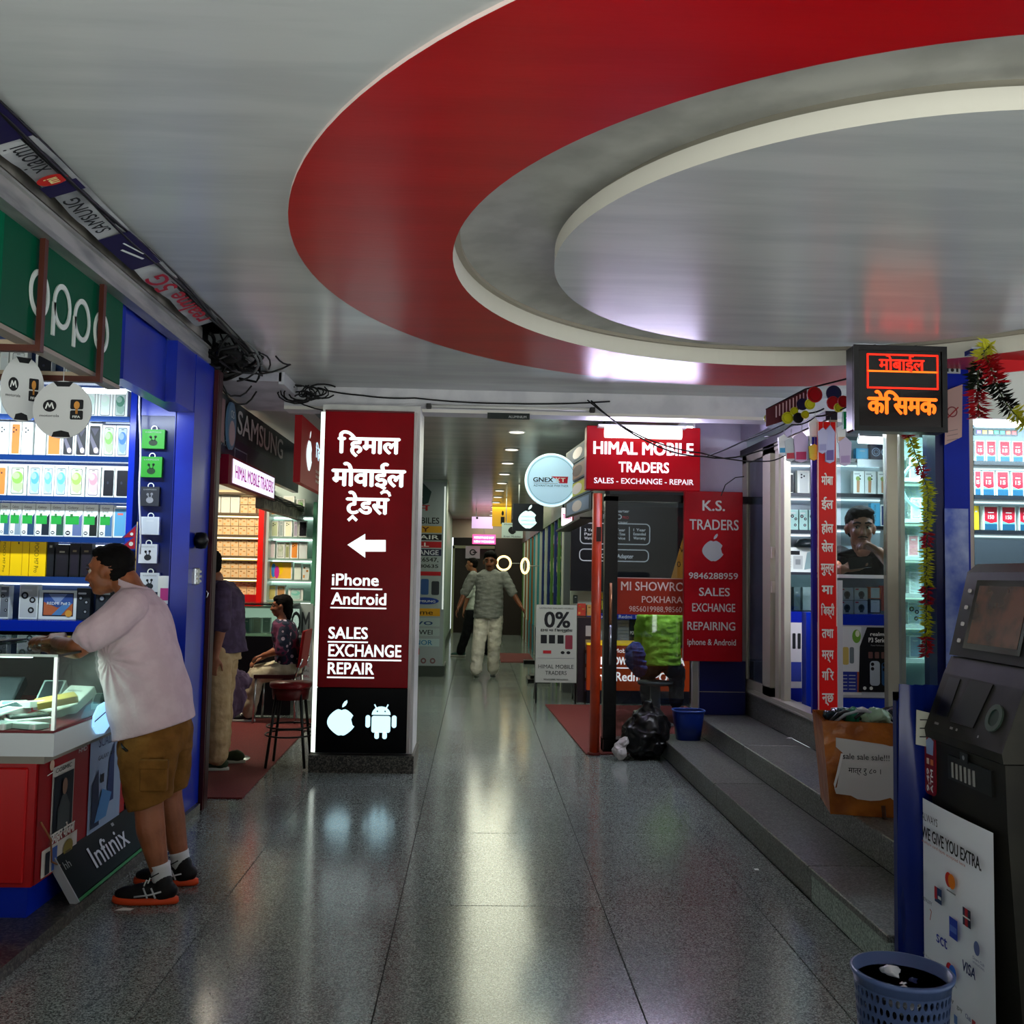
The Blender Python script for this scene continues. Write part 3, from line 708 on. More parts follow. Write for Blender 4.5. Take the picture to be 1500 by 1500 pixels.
for k in range(26):
    c0 = Vector((-1.60+rnd.uniform(-.15,.1), 6.15+rnd.uniform(-.25,.35), 2.80+rnd.uniform(-.06,.06)))
    pts = []
    a1, a2, r1, r2 = rnd.uniform(0,6), rnd.uniform(0,6), rnd.uniform(.05,.16), rnd.uniform(.03,.09)
    for i in range(14):
        t = i/13*rnd.choice((4,4,5)); pts.append(c0+Vector((r1*math.cos(t+a1), r1*math.sin(t+a1)*1.2, r2*math.sin(t*1.3+a2))))
    b = MB(); b.tube(pts, rnd.choice((.006,.008,.012)), CAB if k%5 else mat('#5c5f60',.5), 6); b.build('wire', tg)
b = MB()
for k in range(9): b.blob((-1.66+rnd.uniform(-.1,.1), 6.15+rnd.uniform(-.15,.2), 2.80+rnd.uniform(-.03,.04)), (.08,.1,.05), mat('#050506',.8), 8, .25)
b.build('clump', tg)
for k,(pts,s_) in enumerate((([(-1.35,6.35,2.86),(-1.28,6.5,2.84),(-1.5,6.4,2.75),(-1.62,6.3,2.68)],.02),([(-1.7,6.3,2.72),(-1.62,6.4,2.60),(-1.50,6.5,2.76)],.05),([(-1.72,6.35,2.70),(-1.60,6.5,2.56),(-1.48,6.55,2.74)],.05))):
    b = MB(); P=[]
    for a,c in zip(pts,pts[1:]):
        for t in (0,.25,.5,.75): q=Vector(a).lerp(Vector(c),t); q.z-=s_*4*t*(1-t); P.append(q)
    b.tube(P,.006,CAB,6); b.build('wire', tg)

# ---- hanging card footballs
def football(name, c, rx, ry, yaw, label):
    t = thing(name, label, 'decoration', c)
    fr = Fr(c, (math.cos(yaw), math.sin(yaw), 0)); d = .004
    b = MB(); b.ell(fr, 0, 0, rx, ry, 0, mat('#c6c9c8',.5), .006, 40)
    b.poly(fr, [(-.35*rx,.97*ry),(.35*rx,.97*ry),(.22*rx,.80*ry),(-.2*rx,.80*ry)], .001, INK); b.poly(fr, [(-.32*rx,-.95*ry),(.32*rx,-.95*ry),(.26*rx,-.78*ry),(0,-.72*ry),(-.26*rx,-.78*ry)], .001, INK)
    ex = -.42*rx
    b.ell(fr, ex, .12*ry, .23*rx, .21*ry, .002, INK, n=24)
    b.line(fr, [(ex-.13*rx,.03*ry),(ex-.07*rx,.22*ry),(ex,.08*ry),(ex+.07*rx,.22*ry),(ex+.13*rx,.03*ry)], .045*rx, .003, WHT)
    b.text(fr, 'motorola', ex, -.26*ry, .09*ry, .002, INK, align='c', w=.66*rx)
    b.rrect(fr, .28*rx, .02*ry, .72*rx, .36*ry, .05*rx, .002, INK); b.rrect(fr, .28*rx, -.34*ry, .72*rx, -.02*ry, .05*rx, .002, INK)
    b.ell(fr, .5*rx, .16*ry, .1*rx, .14*ry, .003, mat('#c98a3a'), n=12); b.rect(fr, .46*rx, -.14*ry, .54*rx, .05*ry, .003, mat('#a8702c'))
    b.text(fr, 'FIFA', .5*rx, -.28*ry, .08*ry, .003, WHT, align='c', w=.26*rx, bold=.02)
    b.build('card', t)
    b = MB(); b.tube([fr(0,ry,0), fr(0,ry+.12,0)], .0015, LGR, 5); b.build('string', t)
football('card_football', W(33,570,Y=4.15), .086, .140, .65, 'narrow turned card football hanging at far left under green sign')
football('card_football', W(91,600,Y=4.10), .122, .122, .0, 'round card football hanging under the green sign, facing the camera')
# ================================================================ glass counter of the left shop
ct = thing('showcase_counter', 'red and white glass showcase counter at the left front', 'counter', (-2.6, 4.5, .05))
CX, CY0, CY1 = -1.66, 3.955, 5.05
WBAND = mat('#cdd5d8', .35)
b = MB(); b.box((-4.2, CY0, .70), (CX, CY1, .79), WBAND); b.build('white_band', ct)
b = MB(); b.box((-4.2, CY0+.01, .79), (CX-.01, CY1, .80), mat('#6d0a16', .4)); b.build('deck', ct)
b = MB(); b.box((-4.2, CY0+.06, .175), (CX-.09, CY1-.02, .66), REDP); b.box((-4.2, CY0+.06, .66), (CX-.06, CY1-.02, .70), mat('#8f8a80',.5)); b.build('cabinet', ct)
b = MB(); b.fbox(front((-4.2, CY0+.06, .19)), 0, 0, 2.42, .455, .012, mat('#b80d12', .35), 0, .006)
fr = front((-4.2, CY0+.06, .19)); b.ell(fr, 2.22, .285, .06, .085, .0135, WHT, n=20)
b.text(fr, 'सन', 2.14, .06, .06, .0135, WHT, w=.12, bold=.02); b.build('front_panel', ct)
b = MB(); b.box((-4.2, CY0+.08, .05), (CX-.11, CY1-.02, .175), BLUG); b.build('plinth', ct)
GL = glass('#dcebe6', alpha=-.015)
b = MB(); b.box((-4.2, CY0+.015, .80), (CX-.012, CY0+.021, 1.09), GL); b.build('front_pane', ct, 'clear front glass pane')
b = MB(); b.box((CX-.018, CY0+.022, .80), (CX-.012, CY1, 1.09), GL); b.build('side_pane', ct, 'clear side glass pane')
b = MB(); b.box((-4.2, CY0, 1.092), (CX, CY1, 1.102), glass('#c2d8d0', alpha=.10)); b.box((-4.2,CY0-.002,1.092),(CX,CY0,1.102),mat('#cfe6dc',.2)); b.box((CX,CY0,1.092),(CX+.002,CY1,1.102),mat('#1d2a26',.2)); b.build('top_pane', ct, 'glass counter top')
b = MB(); b.box((CX-.02, CY0+.012, .80), (CX-.006, CY0+.026, 1.092), mat('#b9c6c0', .2, .6)); b.build('corner_post', ct)
b = MB(); b.box((-4.2, CY1-.01, .80), (CX-.02, CY1, 1.09), mat('#1e0d10', .4)); b.build('back_panel', ct)
# posters on the aisle side of the counter
fs = leftw((CX-.09, CY0+.06, .175))
ps = MB(); d = .004
ps.rect(fs, .02, .0, .53, .50, d, mat('#8f0f18',.4)); 
ps.ell(fs, .13, .455, .022, .022, 2*d, mat('#d8b8a0'), n=14); ps.line(fs, [(.09,.42),(.15,.425)], .004, 2*d, WHT)
ps.rect(fs, .14, .15, .36, .44, 2*d, mat('#c6c2bd')); ps.rect(fs, .15, .155, .345, .40, 3*d, mat('#0f1522'))
ps.ell(fs, .25, .345, .025, .035, 4*d, mat('#8a6a58'), n=14); ps.poly(fs, [(.19,.17),(.31,.17),(.31,.26),(.27,.31),(.23,.31),(.19,.26)], 3.6*d, mat('#41474b'))
ps.text(fs, 'COSMIC', .16, .415, .018, 3*d, INK, w=.16); ps.text(fs, 'उपहार योजना', .13, .13, .045, 4*d, mat('#e7e2dc'), w=.24, bold=.04)
ps.rect(fs, .07, .01, .42, .12, 2*d, mat('#cfc9c0')); ps.rect(fs, .10, .015, .14, .105, 3*d, mat('#1d2531')); ps.rect(fs,.16,.015,.21,.11,3*d,mat('#3a5aa0')); ps.ell(fs,.32,.07,.05,.035,3*d,mat('#8c7a3a'),n=14); ps.poly(fs,[(.29,.06),(.35,.06),(.32,.01)],3.2*d,mat('#5a4a30'))
ps.text(fs, 'HMD', .40, .455, .02, 2*d, WHT, w=.09)
pq = ps.build('poster', ct, 'red poster with a dark portrait')
p2 = MB(); p2.rect(fs, .53, .06, .93, .54, 2*d, mat('#8ea2b8',.4)); p2.poly(fs, [(.56,.08),(.66,.08),(.63,.34),(.56,.28)], 3*d, mat('#1a2440')); p2.poly(fs, [(.74,.16),(.83,.16),(.82,.44),(.76,.36)], 3*d, mat('#20305c'))
p2.poly(fs, [(.60,.1),(.74,.1),(.80,.2),(.68,.24)], 3.3*d, mat('#4a7fae')); p2.text(fs, 'SCALER', .62, .44, .045, 3*d, mat('#2c3d5c'), w=.22); p2.text(fs, 'GALAXY A56', .62, .38, .02, 3*d, INK, w=.2)
p2.rect(fs, .66, .27, .70, .31, 3*d, INK); p2.build('poster', ct, 'pale blue poster of two phones')
p3 = MB(); fb = leftw((CX, W(148,1050,X=CX).y-.30, W(148,1052,X=CX).z-.07)); p3.ell(fb, .30, .07, .11, .07, .01, mat('#9fd8ff', emit=.9), n=9, thick=.008); p3.line(fb, [(.20,.07),(.40,.11)], .006, .012, INK)
p3.build('lit_badge', ct, 'glowing pale blue cloud-shaped badge')
b = MB(); b.tube([fs(.02,.25,.02), fs(.10,.16,.03), fs(.14,.06,.02), fs(.3,-.02,.03)], .004, mat('#8a5a3a'), 6); tag(b.build('power_cable', loc=fs(.05,.2,.02)), 'thin brown wire hanging over the red counter poster', 'cable')
# leaning light-box sign
lx = thing('leaning_sign', 'dark light-box sign with green edge leaning against the red counter', 'sign', (-1.70, 4.1, .052))
_a = W(106,1330,X=-1.66)
fl_ = Fr((-1.640, _a.y, .064), (0,1,0), (-.100,0,.165)); bb = MB()
bb.fbox(fl_, 0, 0, .97, .205, 0, mat('#0a0e15', .3, spec=.05), -.03, .004); 
bb.text(fl_, 'Infinix', .27, .055, .10, .002, mat('#c9cfd6',.4), w=.42, bold=.006)
bb.text(fl_, 'hh', .03, .13, .035, .002, GREY, w=.06); bb.rect(fl_, .60, .17, .63, .185, .002, GREY)
bb.build('panel', lx)
b = MB(); b.fbox(fl_, -.004, -.012, .974, .0, .004, mat('#1d7a3a',.35), -.03); b.build('green_edge', lx)
b = MB(); b.fbox(fl_, -.012, -.012, -.004, .21, .006, mat('#9a9da0',.35), -.03); b.build('end_strip', lx)
# phones and cartons lying in the showcase
rnd = random.Random(11)
def flatbox(name, c, size, rz, rx, ry, body, label, cat='box', face=None, txt=None):
    w, l, h = size; b = MB(); fr = Fr((-w/2,-l/2,h), (1,0,0), (0,1,0))
    b.fbox(fr, 0, 0, w, l, 0, mat(body,.4), -h, .003)
    if face: b.rrect(fr, w*.09, l*.06, w*.91, l*.94, w*.08, .0006, mat(face,.15))
    if txt:
        for k, (s_, cc) in enumerate(txt): b.text(fr, s_, w*.12, l*(.72-.18*k), l*.07, .0012, mat(cc), w=w*.6)
    o = b.build(name, loc=(0,0,0)); o.location = c; o.rotation_euler = (rx, ry, rz)
    return tag(o, label, cat)
Z8 = .801
for a in (
 ('phone_box', (-2.02,4.13,Z8), (.09,.17,.03), .5,0,0,'#e0e6e2','open white carton with grey phone at the near corner of showcase','box','#3a4443',None),
 ('phone', (-2.02,4.15,.834), (.075,.155,.008), .62,0,0,'#20262a','dark phone lying on the near white carton in showcase','phone','#3b4a4c',None),
 ('phone_box', (-1.84,4.12,Z8), (.10,.17,.026), -.9,0,0,'#e2e6df','white carton lying nearest the glass corner post','box',None,(('iPhone','#222222'),)),
 ('phone', (-1.85,4.14,.83), (.075,.15,.008), -.85,0,0,'#39423e','grey phone on carton beside the glass corner post','phone','#55615c',None),
 ('phone_box', (-2.24,4.16,Z8), (.10,.18,.04), 1.2,0,0,'#d6dedc','pale carton lying at the left end of showcase','box','#89989a',None),
 ('phone_box', (-1.84,4.36,Z8), (.12,.18,.03), -.5,.25,0,'#ced2c4','grey-green carton propped behind the corner post','box',None,(('Samsung','#33383a'),('Galaxy','#55595a'))),
 ('phone_box', (-1.80,4.30,.86), (.09,.16,.03), -1.0,.15,.1,'#b79f55','tan kraft carton on the grey-green carton','box',None,None),
 ('phone_box', (-1.82,4.52,.83), (.13,.18,.04), -.3,.5,0,'#dcdfd6','tilted white carton with grey lettering at back of showcase','box',None,(('SAMSUNG','#44494a'),('Galaxy','#777777'))),
 ('phone_box', (-2.04,4.40,Z8), (.11,.19,.03), .3,.2,0,'#dbe3df','white carton with blue sticker in the showcase middle','box','#8fb0b0',(('OK','#2a6fb0'),)),
 ('phone', (-2.10,4.33,.85), (.075,.16,.009), .9,.2,0,'#c98a90','pink phone lying on the cartons in the showcase','phone','#d6a6a6',None),
 ('phone_box', (-2.22,4.42,Z8), (.11,.18,.04), -.2,.15,0,'#c6d1ce','grey carton at back left of the showcase','box','#7a8a8a',None),
 ('phone_box', (-1.96,4.62,.83), (.10,.18,.05), .1,.6,0,'#9fb0ae','upright grey carton near the back panel of showcase','box','#31363a',None),
 ('phone_box', (-2.20,4.68,.83), (.14,.2,.05), .1,.6,0,'#23272b','black carton at the back panel of showcase','box','#4a4f55',None),
 ('phone_box', (-2.36,4.32,Z8), (.10,.18,.05), .1,.1,0,'#a0b0ac','pale green carton at the far left in the showcase','box','#5f6f6c',None),
 ('phone_box', (-1.93,4.02,Z8), (.09,.16,.024), 1.35,0,0,'#dfe5e0','white carton lying lengthwise against the front glass pane','box','#aebab6',None),
 ('phone_box', (-1.80,4.03,.80), (.08,.15,.022), 1.2,0,.06,'#dde2dd','small white carton wedged by the corner post foot','box',None,(('MOBILE','#444444'),)),
 ('phone_box', (-1.98,4.24,.82), (.09,.17,.03), -.4,.15,.1,'#e2e8e4','bright white carton leaning left in the showcase heap','box','#3c4a4c',None),
 ('phone_box', (-1.90,4.30,.845), (.09,.16,.028), .8,-.12,0,'#d8dfda','white carton on top of the showcase heap','box',None,(('CABLE','#33506a'),('1 m','#555555'))),
 ('phone_box', (-2.06,4.05,.805), (.09,.17,.03), .2,0,0,'#d2dbd6','white carton at the far left by the front glass','box','#8ea3a2',None),
 ('phone_box', (-1.74,4.66,.81), (.09,.17,.03), .3,.2,0,'#cfd6cf','pale carton near the right end of the side glass','box','#6f7f7c',None),
 ('phone', (-1.95,4.12,.845), (.075,.155,.009), -.3,.1,0,'#e3e6e4','white phone lying across the cartons near front glass','phone','#aab6b8',None),
 ): flatbox(a[0], a[1], a[2], a[3], a[4], a[5], a[6], a[7], a[8], a[9], a[10])
# things standing on the far counter behind
q = pxr(5.3, -60, 924, 150, 940)
b = MB(); b.box((-4, 5.15, 1.0), (-1.95, 5.6, 1.035), mat('#23272c',.2)); b.box((-4,5.15,.05),(-1.98,5.2,1.0),mat('#0c0e14',.4)); tag(b.build('inner_counter', loc=(-3,5.4,.05)), 'dark inner counter under the lowest shelf of left shop', 'counter')
flatbox('tablet', (-2.30,4.62,1.104), (.34,.2,.008), -.12,0,0,'#1c2126','dark tablet lying on the glass counter top behind the hand','tablet','#33403e')
pf = MB(); fr = Fr((-1.83,5.66,1.25)); pf.fbox(fr, 0,0,.10,.16,0,WHT,-.02); pf.rect(fr,.015,.02,.085,.09,.001,mat('#c2408a')); tag(pf.build('calendar_card', loc=(-1.78,5.66,1.25)), 'white card with pink picture behind the leaning man', 'card')

lsc = thing('added_case_lamp', 'slim lamp added under the front edge of the showcase top', 'lamp', (-2.6, CY0+.04, 1.08)); b = MB(); b.box((-4.1,CY0+.03,1.084),(-1.78,CY0+.05,1.091),mat('#f0fbff',emit=3)); b.build('tube', lsc); lamp('tube_glow','AREA',(-2.2,CY0+.30,1.085),7,'#eafcf4',.9,.3,(0,0,0),lsc)  # lamp added to brighten the cartons in the showcase
# ================================================================ second left shop (behind the shutter post)
WARM = mat('#f2dfb4', .5)
b = MB(); b.box((-5.5, 11.1, 0), (-1.3, 11.2, 2.8), mat('#cfd6cf',.5)); b.box((-1.3,11.1,0),(-.98,11.2,2.8),mat('#b9c4bd',.5)); S('wall_back', b)
b = MB(); b.box((-5.5, 6.15, 2.88), (-1.5, 11.1, 2.95), mat('#9aa0a4',.5)); S('ceiling', b)
b = MB(); b.box((-1.95, 6.9, 2.80), (-1.42, 8.2, 2.865), varied('#9a9aa6','#b6b6c0',4,.5,key='soff')); b.box((-1.44,6.9,2.78),(-1.40,8.2,2.868),mat('#b9b9c2',.5)); S('trim_3', b)
FX = -1.98
fa = thing('fascia_sign', 'dark phone brand fascia sign above the second left shop', 'sign', (FX, 8.5, 2.3))
b = MB(); fr = leftw((FX, 6.3, 2.31)); b.fbox(fr, 0, 0, 4.4, .50, 0, varied('#1c2a33','#2c3f47',3,.3,key='samp',spec=.1), -.06); b.build('panel', fa)
b = MB(); b.text(fr, 'SAMSUNG', 1.62, .26, .19, .008, mat('#cfd3d8',.4), w=1.84, bold=.012, thick=.006)
b.build('lettering', fa)
b = MB(); b.rect(fr, .75, .04, 3.0, .20, .004, mat('#1b2140',.4)); b.text(fr, 'Himal Mobile', .85, .10, .08, .008, LGR, w=.6); b.rect(fr, 1.55, .03, 1.98, .13, .008, mat('#8a93a8')); b.rect(fr,1.57,.04,1.96,.12,.009,mat('#2c3350')); b.build('name_strip', fa)
pp = MB(); f2 = leftw((FX+.03, 7.15, 2.42)); pp.fbox(f2, 0,0,.28,.33,0,mat('#8d7078',.5),-.01); tag(pp.build('poster', loc=(FX+.03,7.3,2.5)), 'faded pink poster at the left end of dark fascia', 'poster')
pp = MB(); f2 = leftw((FX+.04, 7.62, 2.58)); pp.ell(f2, 0,0,.13,.19,0,mat('#5f7fa0',.4),.02); pp.ell(f2,0,-.06,.09,.10,.002,mat('#b9a0aa')); pp.text(f2,'OS',0,.06,.06,.002,WHT,align='c'); tag(pp.build('round_sign', loc=(FX+.04,7.62,2.58)), 'small oval blue sign on the dark fascia', 'sign')
lg = thing('lit_sign', 'lit white sign with magenta shop name above second left shop door', 'sign', (FX+.06, 8.4, 2.13))
fr = leftw((FX+.06, 7.60, 2.13)); b = MB(); b.fbox(fr, -.12, -.02, 1.60, .21, -.001, mat('#7a0a2a',.4), -.08); b.build('case', lg)
b = MB(); b.rect(fr, .0, 0, 1.55, .19, .003, mat('#e9e8ff', emit=1.15)); b.text(fr, 'HIMAL MOBILE TRADERS', .07, .045, .105, .006, mat('#b0188f', emit=.35), w=1.42, bold=.015); b.build('face', lg)
lg2 = thing('lit_sign', 'red sign with white apple shape left of the pillar top', 'sign', (-1.5, 8.8, 2.2))
fr = leftw((-1.5, 8.18, 2.2)); b = MB(); b.fbox(fr, 0, 0, 1.35, .57, 0, mat('#7c0f14', emit=.25), -.06); b.build('case', lg2)
def apple(b, fr, cx_, cy_, r, d, m, bite=None):
    """fruit outline with a bite on the right and a leaf"""
    P = []
    for i in range(40):
        t = 2*PI*i/40
        x = r*(.92*math.cos(t)+.06*math.cos(3*t)); y = r*(.95*math.sin(t))
        if abs(math.cos(t)) < .35: y -= r*.13*(1-abs(math.cos(t))/.35)*(1 if math.sin(t) > 0 else -.6)
        if math.sin(t) < 0: x *= 1-.22*(-math.sin(t))**2
        dx, dy = x-r*1.12, y-r*.12
        q = math.hypot(dx, dy)
        if q < r*.46: x, y = r*1.12+dx/q*r*.46, r*.12+dy/q*r*.46
        P.append((cx_+x, cy_+y))
    # fan from a point inside
    c = len(P); b.add([fr(a,e,d) for a,e in P]+[fr(cx_-r*.1,cy_,d)], [(i,(i+1)%c,c) for i in range(c)], m)
    L = [(.02,1.02),(.05,1.22),(.18,1.42),(.36,1.52),(.38,1.36),(.28,1.16),(.12,1.04)]
    b.poly(fr, [(cx_+r*a, cy_+r*e) for a,e in L], d, m)
b = MB(); apple(b, fr, .38, .27, .15, .004, mat('#dff1f4', emit=1.0)); b.text(fr, 'हिमाल', .72, .30, .11, .004, mat('#cfe9f4', emit=.8), w=.5, bold=.03)
for k in range(3): b.text(fr, 'SALES REPAIR', .74, .16-.045*k, .025, .004, WHT, w=.45, bold=.02)
b.build('face', lg2)
# door lintel with old wiring
b = MB(); b.box((FX-.05, 8.9, 2.02), (FX+.03, 11.0, 2.12), varied('#4a4a40','#7d7d6c',14,.6,key='lint')); b.box((FX-.05,8.9,2.14),(FX+.05,11,2.17),mat('#9a9a8c',.5)); S('trim_4', b)
lnb = thing('cable_bundle','loose wires strung along the lintel beside the lit magenta-lettered sign','cable',(FX+.05,9,2.13))
for k in range(4):
    b = MB(); b.tube([(FX+.05, 8.6+.2*i, 2.12+.012*k+.012*math.sin(i*1.7+k)) for i in range(12)], .006, CAB, 5)
    b.build('wire', lnb)
YC = 10.6
def shelfunit(name, label, Y, x0, x1, ylist, ytop, ybot, mshelf, mback, depth=.25, posts=None, strip=None):
    t = thing(name, label, 'shelf', (W(x0,ybot,Y=Y).x, Y, 0))
    xa, xb = W(x0,(ytop+ybot)/2,Y=Y).x, W(x1,(ytop+ybot)/2,Y=Y).x; xm = (x0+x1)/2
    b = MB(); b.box((xa, Y+depth, W(xm,ybot,Y=Y).z), (xb, Y+depth+.02, W(xm,ytop,Y=Y).z), mback); b.build('back_panel', t)
    for k, y in enumerate(ylist):
        z = W(xm,y,Y=Y).z
        b = MB(); b.box((xa, Y, z-.022), (xb, Y+depth, z), mshelf); b.build('shelf', t)
        if strip: b = MB(); b.box((xa+.02, Y+depth-.03, z-.034), (xb-.02, Y+depth-.005, z-.024), strip); b.build('light_strip', t)
    return t
su = shelfunit('display_shelves', 'shelves of small kraft boxes in the second left shop', YC, 296, 378, [721,751,783,814,846,872], 715, 885, mat('#5a4a34',.5), mat('#e8d6a8',.5), strip=mat('#ffe7b0', emit=4))
b = MB(); q = pxr(YC,352,871,380,888); b.box((q[0]-.5,YC-.02,q[1]),(q[2],YC+.27,q[3]),REDP); b.build('base_panel', su)
b = MB(); q = pxr(YC-.03, 378, 735, 386, 888); b.box((q[0],YC-.06,q[1]),(q[2],YC+.27,q[3]),mat('#c8120c',.35)); b.build('red_post', su)
rnd = random.Random(5)
for r,(yb,yt) in enumerate(((751,725),(783,757),(814,789),(846,820),(872,851))):
    n = 0; x = 303
    zb = W(337,yb,Y=YC).z+.0006
    while x < 374:
        if r == 0 and x < 340:
            wd = 21 if x < 315 else 14; o = carton(YC+.08, x, yt, x+wd-1, yb, 'plain', f'white box, {ORD[n]} from left on top kraft-box shelf', body='#dcdccf', c1='#d0d4c8', c2='#c8ccc0', depth=.07, z0=zb); x += wd; n += 1; continue
        wd = 11.7; h2 = (yb-yt)/2
        for lv in (0,1):
            if r == 0 and lv == 1 and x > 365: continue
            carton(YC+.08, x, yb-h2*(lv+1)+1, x+wd-.6, yb-h2*lv, 'kraft', f'small kraft box, {ORD[n]} from left, {("lower","upper")[lv]} layer, {ORD[r]} kraft shelf', body='#d9b98a', depth=.07, cat='box', group='small kraft boxes in the second left shop', name='kraft_box', z0=zb+(0 if not lv else W(337,yb-h2,Y=YC).z-zb+.002))
        x += wd; n += 1
su = shelfunit('display_shelves', 'pale green glass shelves of phones left of the pillar', YC+.1, 388, 462, [754,786,818,849,880], 705, 888, mat('#7f9c92',.2), mat('#b9cdc4',.4), strip=mat('#e9fff4', emit=3))
b = MB(); q = pxr(YC, 386, 715, 391, 888); b.box((q[0],YC+.05,q[1]),(q[2],YC+.35,q[3]),mat('#dfeee6',.3)); b.build('side_panel', su)
b = MB(); q = pxr(YC, 456, 735, 461, 888); b.box((q[0],YC+.05,q[1]),(q[2],YC+.35,q[3]),mat('#5a9a7c',.2)); b.build('side_panel', su)
for r,(yb,its) in enumerate(((754,[(394,411,727,'camera','orange phone box',dict(c1='#e2a04c')),(415,431,726,'plain','white phone box',dict(c1='#d6dccb')),(434,446,730,'swirl','green phone box',dict(c1='#57a03c'))]),
    (786,[(396,408,763,'camera','pale green phone box',dict(c1='#c7d2a8')),(409,415,763,'plain','slim grey phone box',dict(c1='#9aa8a8')),(416,428,762,'camera','cream phone box',dict(c1='#dfe2c4')),(430,436,763,'plain','slim violet phone box',dict(c1='#9c96a8')),(437,449,762,'black','dark grey phone box',dict(c1='#6b7680'))]),
    (818,[(391,403,792,'plain','pinkish phone box',dict(c1='#eedfe2',c2='#eedfe2')),(405,417,794,'swirl','grey-green phone box',dict(c1='#a4b496')),(418,424,794,'plain','slim olive phone box',dict(c1='#8d9468')),(425,437,793,'camera','orange phone box',dict(c1='#e08a36')),(438,450,793,'plain','white phone box',dict(c1='#dde6e6'))]),
    (849,[(393,428,823,'poster3','wide box with three bright petals'),(431,441,825,'plain','white phone box',dict(c1='#dfe9dc')),(443,453,826,'kraft','cream phone box')]),
    (880,[(392,404,858,'plain','cream phone box',dict(c1='#d8c878')),(405,418,858,'plain','red and cream phone box',dict(c1='#b98a5a')),(422,444,862,'swirl','wide teal box',dict(c1='#6ac0ae',c2='#4aa890'))]))):
    rowset(YC+.2, yb, f'{ORD[r]} green glass shelf', its, 'phone boxes on the green glass shelves', z0=W(425,yb,Y=YC+.1).z)
ln = thing('tube_light', 'bright ceiling tube light of the second left shop', 'lamp', (-2.3, 9.6, 2.75))
b = MB(); b.tube([(-3.2,9.5,2.80),(-2.2,9.5,2.80)],.02,mat('#fff6e0',emit=10)); b.build('tube', ln)
lamp('tube_glow','AREA',(-2.6,9.3,2.7),30,'#fff0d8',1.2,.3,(math.radians(20),0,0),ln)
# counter of the second shop
c2 = thing('showcase_counter', 'black counter with white lit phone display behind the seated person', 'counter', (-2.4, 9.9, 0))
Yc2 = 9.95
q = pxr(Yc2, 330, 932, 412, 1052); b = MB(); b.box((q[0]-.4,Yc2,0),(q[2]+.1,Yc2+.5,q[3]),mat('#0c0b10',.3)); b.build('cabinet', c2)
q2 = pxr(Yc2, 330, 886, 412, 931); b = MB(); b.box((q2[0]-.4,Yc2+.02,q[3]),(q2[2]+.1,Yc2+.5,q[3]+.02),mat('#c9d6cc',.4)); b.build('deck', c2)
b = MB(); b.box((q2[0]-.4,Yc2+.45,q[3]),(q2[2]+.1,Yc2+.47,q2[3]-.05),mat('#cfe0d2', emit=.5)); b.build('lit_back', c2)
b = MB(); b.box((q2[0]-.4,Yc2,q[3]),(q2[2]+.1,Yc2+.006,q2[3]),glass('#e6f4ec',alpha=.02)); b.build('front_pane', c2)
b = MB(); b.box((q2[0]-.4,Yc2-.01,q2[3]),(q2[2]+.1,Yc2+.5,q2[3]+.015),mat('#15161a',.2)); b.build('top', c2)
for n,(x0,x1,cc) in enumerate(((356,366,'#6f8a8a'),(368,378,'#b9c6b8'),(370,382,'#c9c3b6'),(384,396,'#9fb0a6'))):
    o = carton(Yc2+.2+.05*(n%2), x0, 908, x1, 930, 'plain', f'phone box inside the black counter showcase, {ORD[n]} from left', c1=cc, z0=q[3]+.02)
# red carpet
b = MB(); V=[(-3.2,6.32,.001),(-1.46,6.32,.001),(-1.55,9.7,.001),(-3.2,9.7,.001)]; CARP = varied('#571512','#681b16', 90,.9,.3,300,key='carp')
b.add(V+[(x,y,.010) for x,y,z in V], [(4,5,6,7),(0,1,5,4),(1,2,6,5),(2,3,7,6),(3,0,4,7)], CARP); tag(b.build('red_carpet', loc=(-2.4,8,.001)), 'dark red carpet at the second left shop entrance', 'carpet')
# A-frame board and lettered glass behind the seated person
ab = thing('notice_board', 'narrow grey notice board leaning beside the seated person', 'board', (-2.0,10.0,0))
q = pxr(10.0, 436, 930, 459, 1010); fr = Fr((q[0],10.0,q[1]),(1,.0,0),(-.06,.1,1)); b = MB(); b.fbox(fr,0,0,q[2]-q[0],q[3]-q[1],0,mat('#8d9094',.5),-.02)
w_,h_ = q[2]-q[0], q[3]-q[1]; b.rect(fr,.01,h_*.75,w_*.7,h_*.95,.002,mat('#1f2228'));
for k in range(6): b.text(fr, 'HIMAL', w_*.12, h_*(.62-.1*k), h_*.045, .002, INK if k%2 else mat('#8a2a4a'), w=w_*.7)
b.build('panel', ab); b = MB(); b.box((q[0],10.0,0),(q[0]+.02,10.02,q[1]),GREY); b.build('leg', ab); b = MB(); b.box((q[2]-.02,10.0,0),(q[2],10.02,q[1]),GREY); b.build('leg', ab)
gp = MB(); q = pxr(10.4, 424, 884, 458, 932); fr=front((q[0],10.4,q[1])); gp.fbox(fr,0,0,q[2]-q[0],q[3]-q[1],0,mat('#9aa8a6',.3),-.01); gp.text(fr,'OM',.02,.04,.22,.003,mat('#3a4044'),w=q[2]-q[0]-.05,bold=.02)
tag(gp.build('lettered_panel', loc=(q[0],10.4,q[1])), 'grey panel with big dark letters behind the seated head', 'panel')
rp = MB(); q = pxr(10.2, 461, 885, 471, 1000); fr=front((q[0],10.2,q[1])); rp.fbox(fr,0,0,q[2]-q[0],q[3]-q[1],0,mat('#c9b9bb',.4),-.01); rp.rect(fr,0,.0,.03,.55,.002,mat('#8a1c2c')); rp.rect(fr,0,.7,.06,.8,.002,mat('#8a1c2c'))
tag(rp.build('poster', loc=(q[0],10.2,q[1])), 'narrow white and red poster left of the pillar', 'poster')

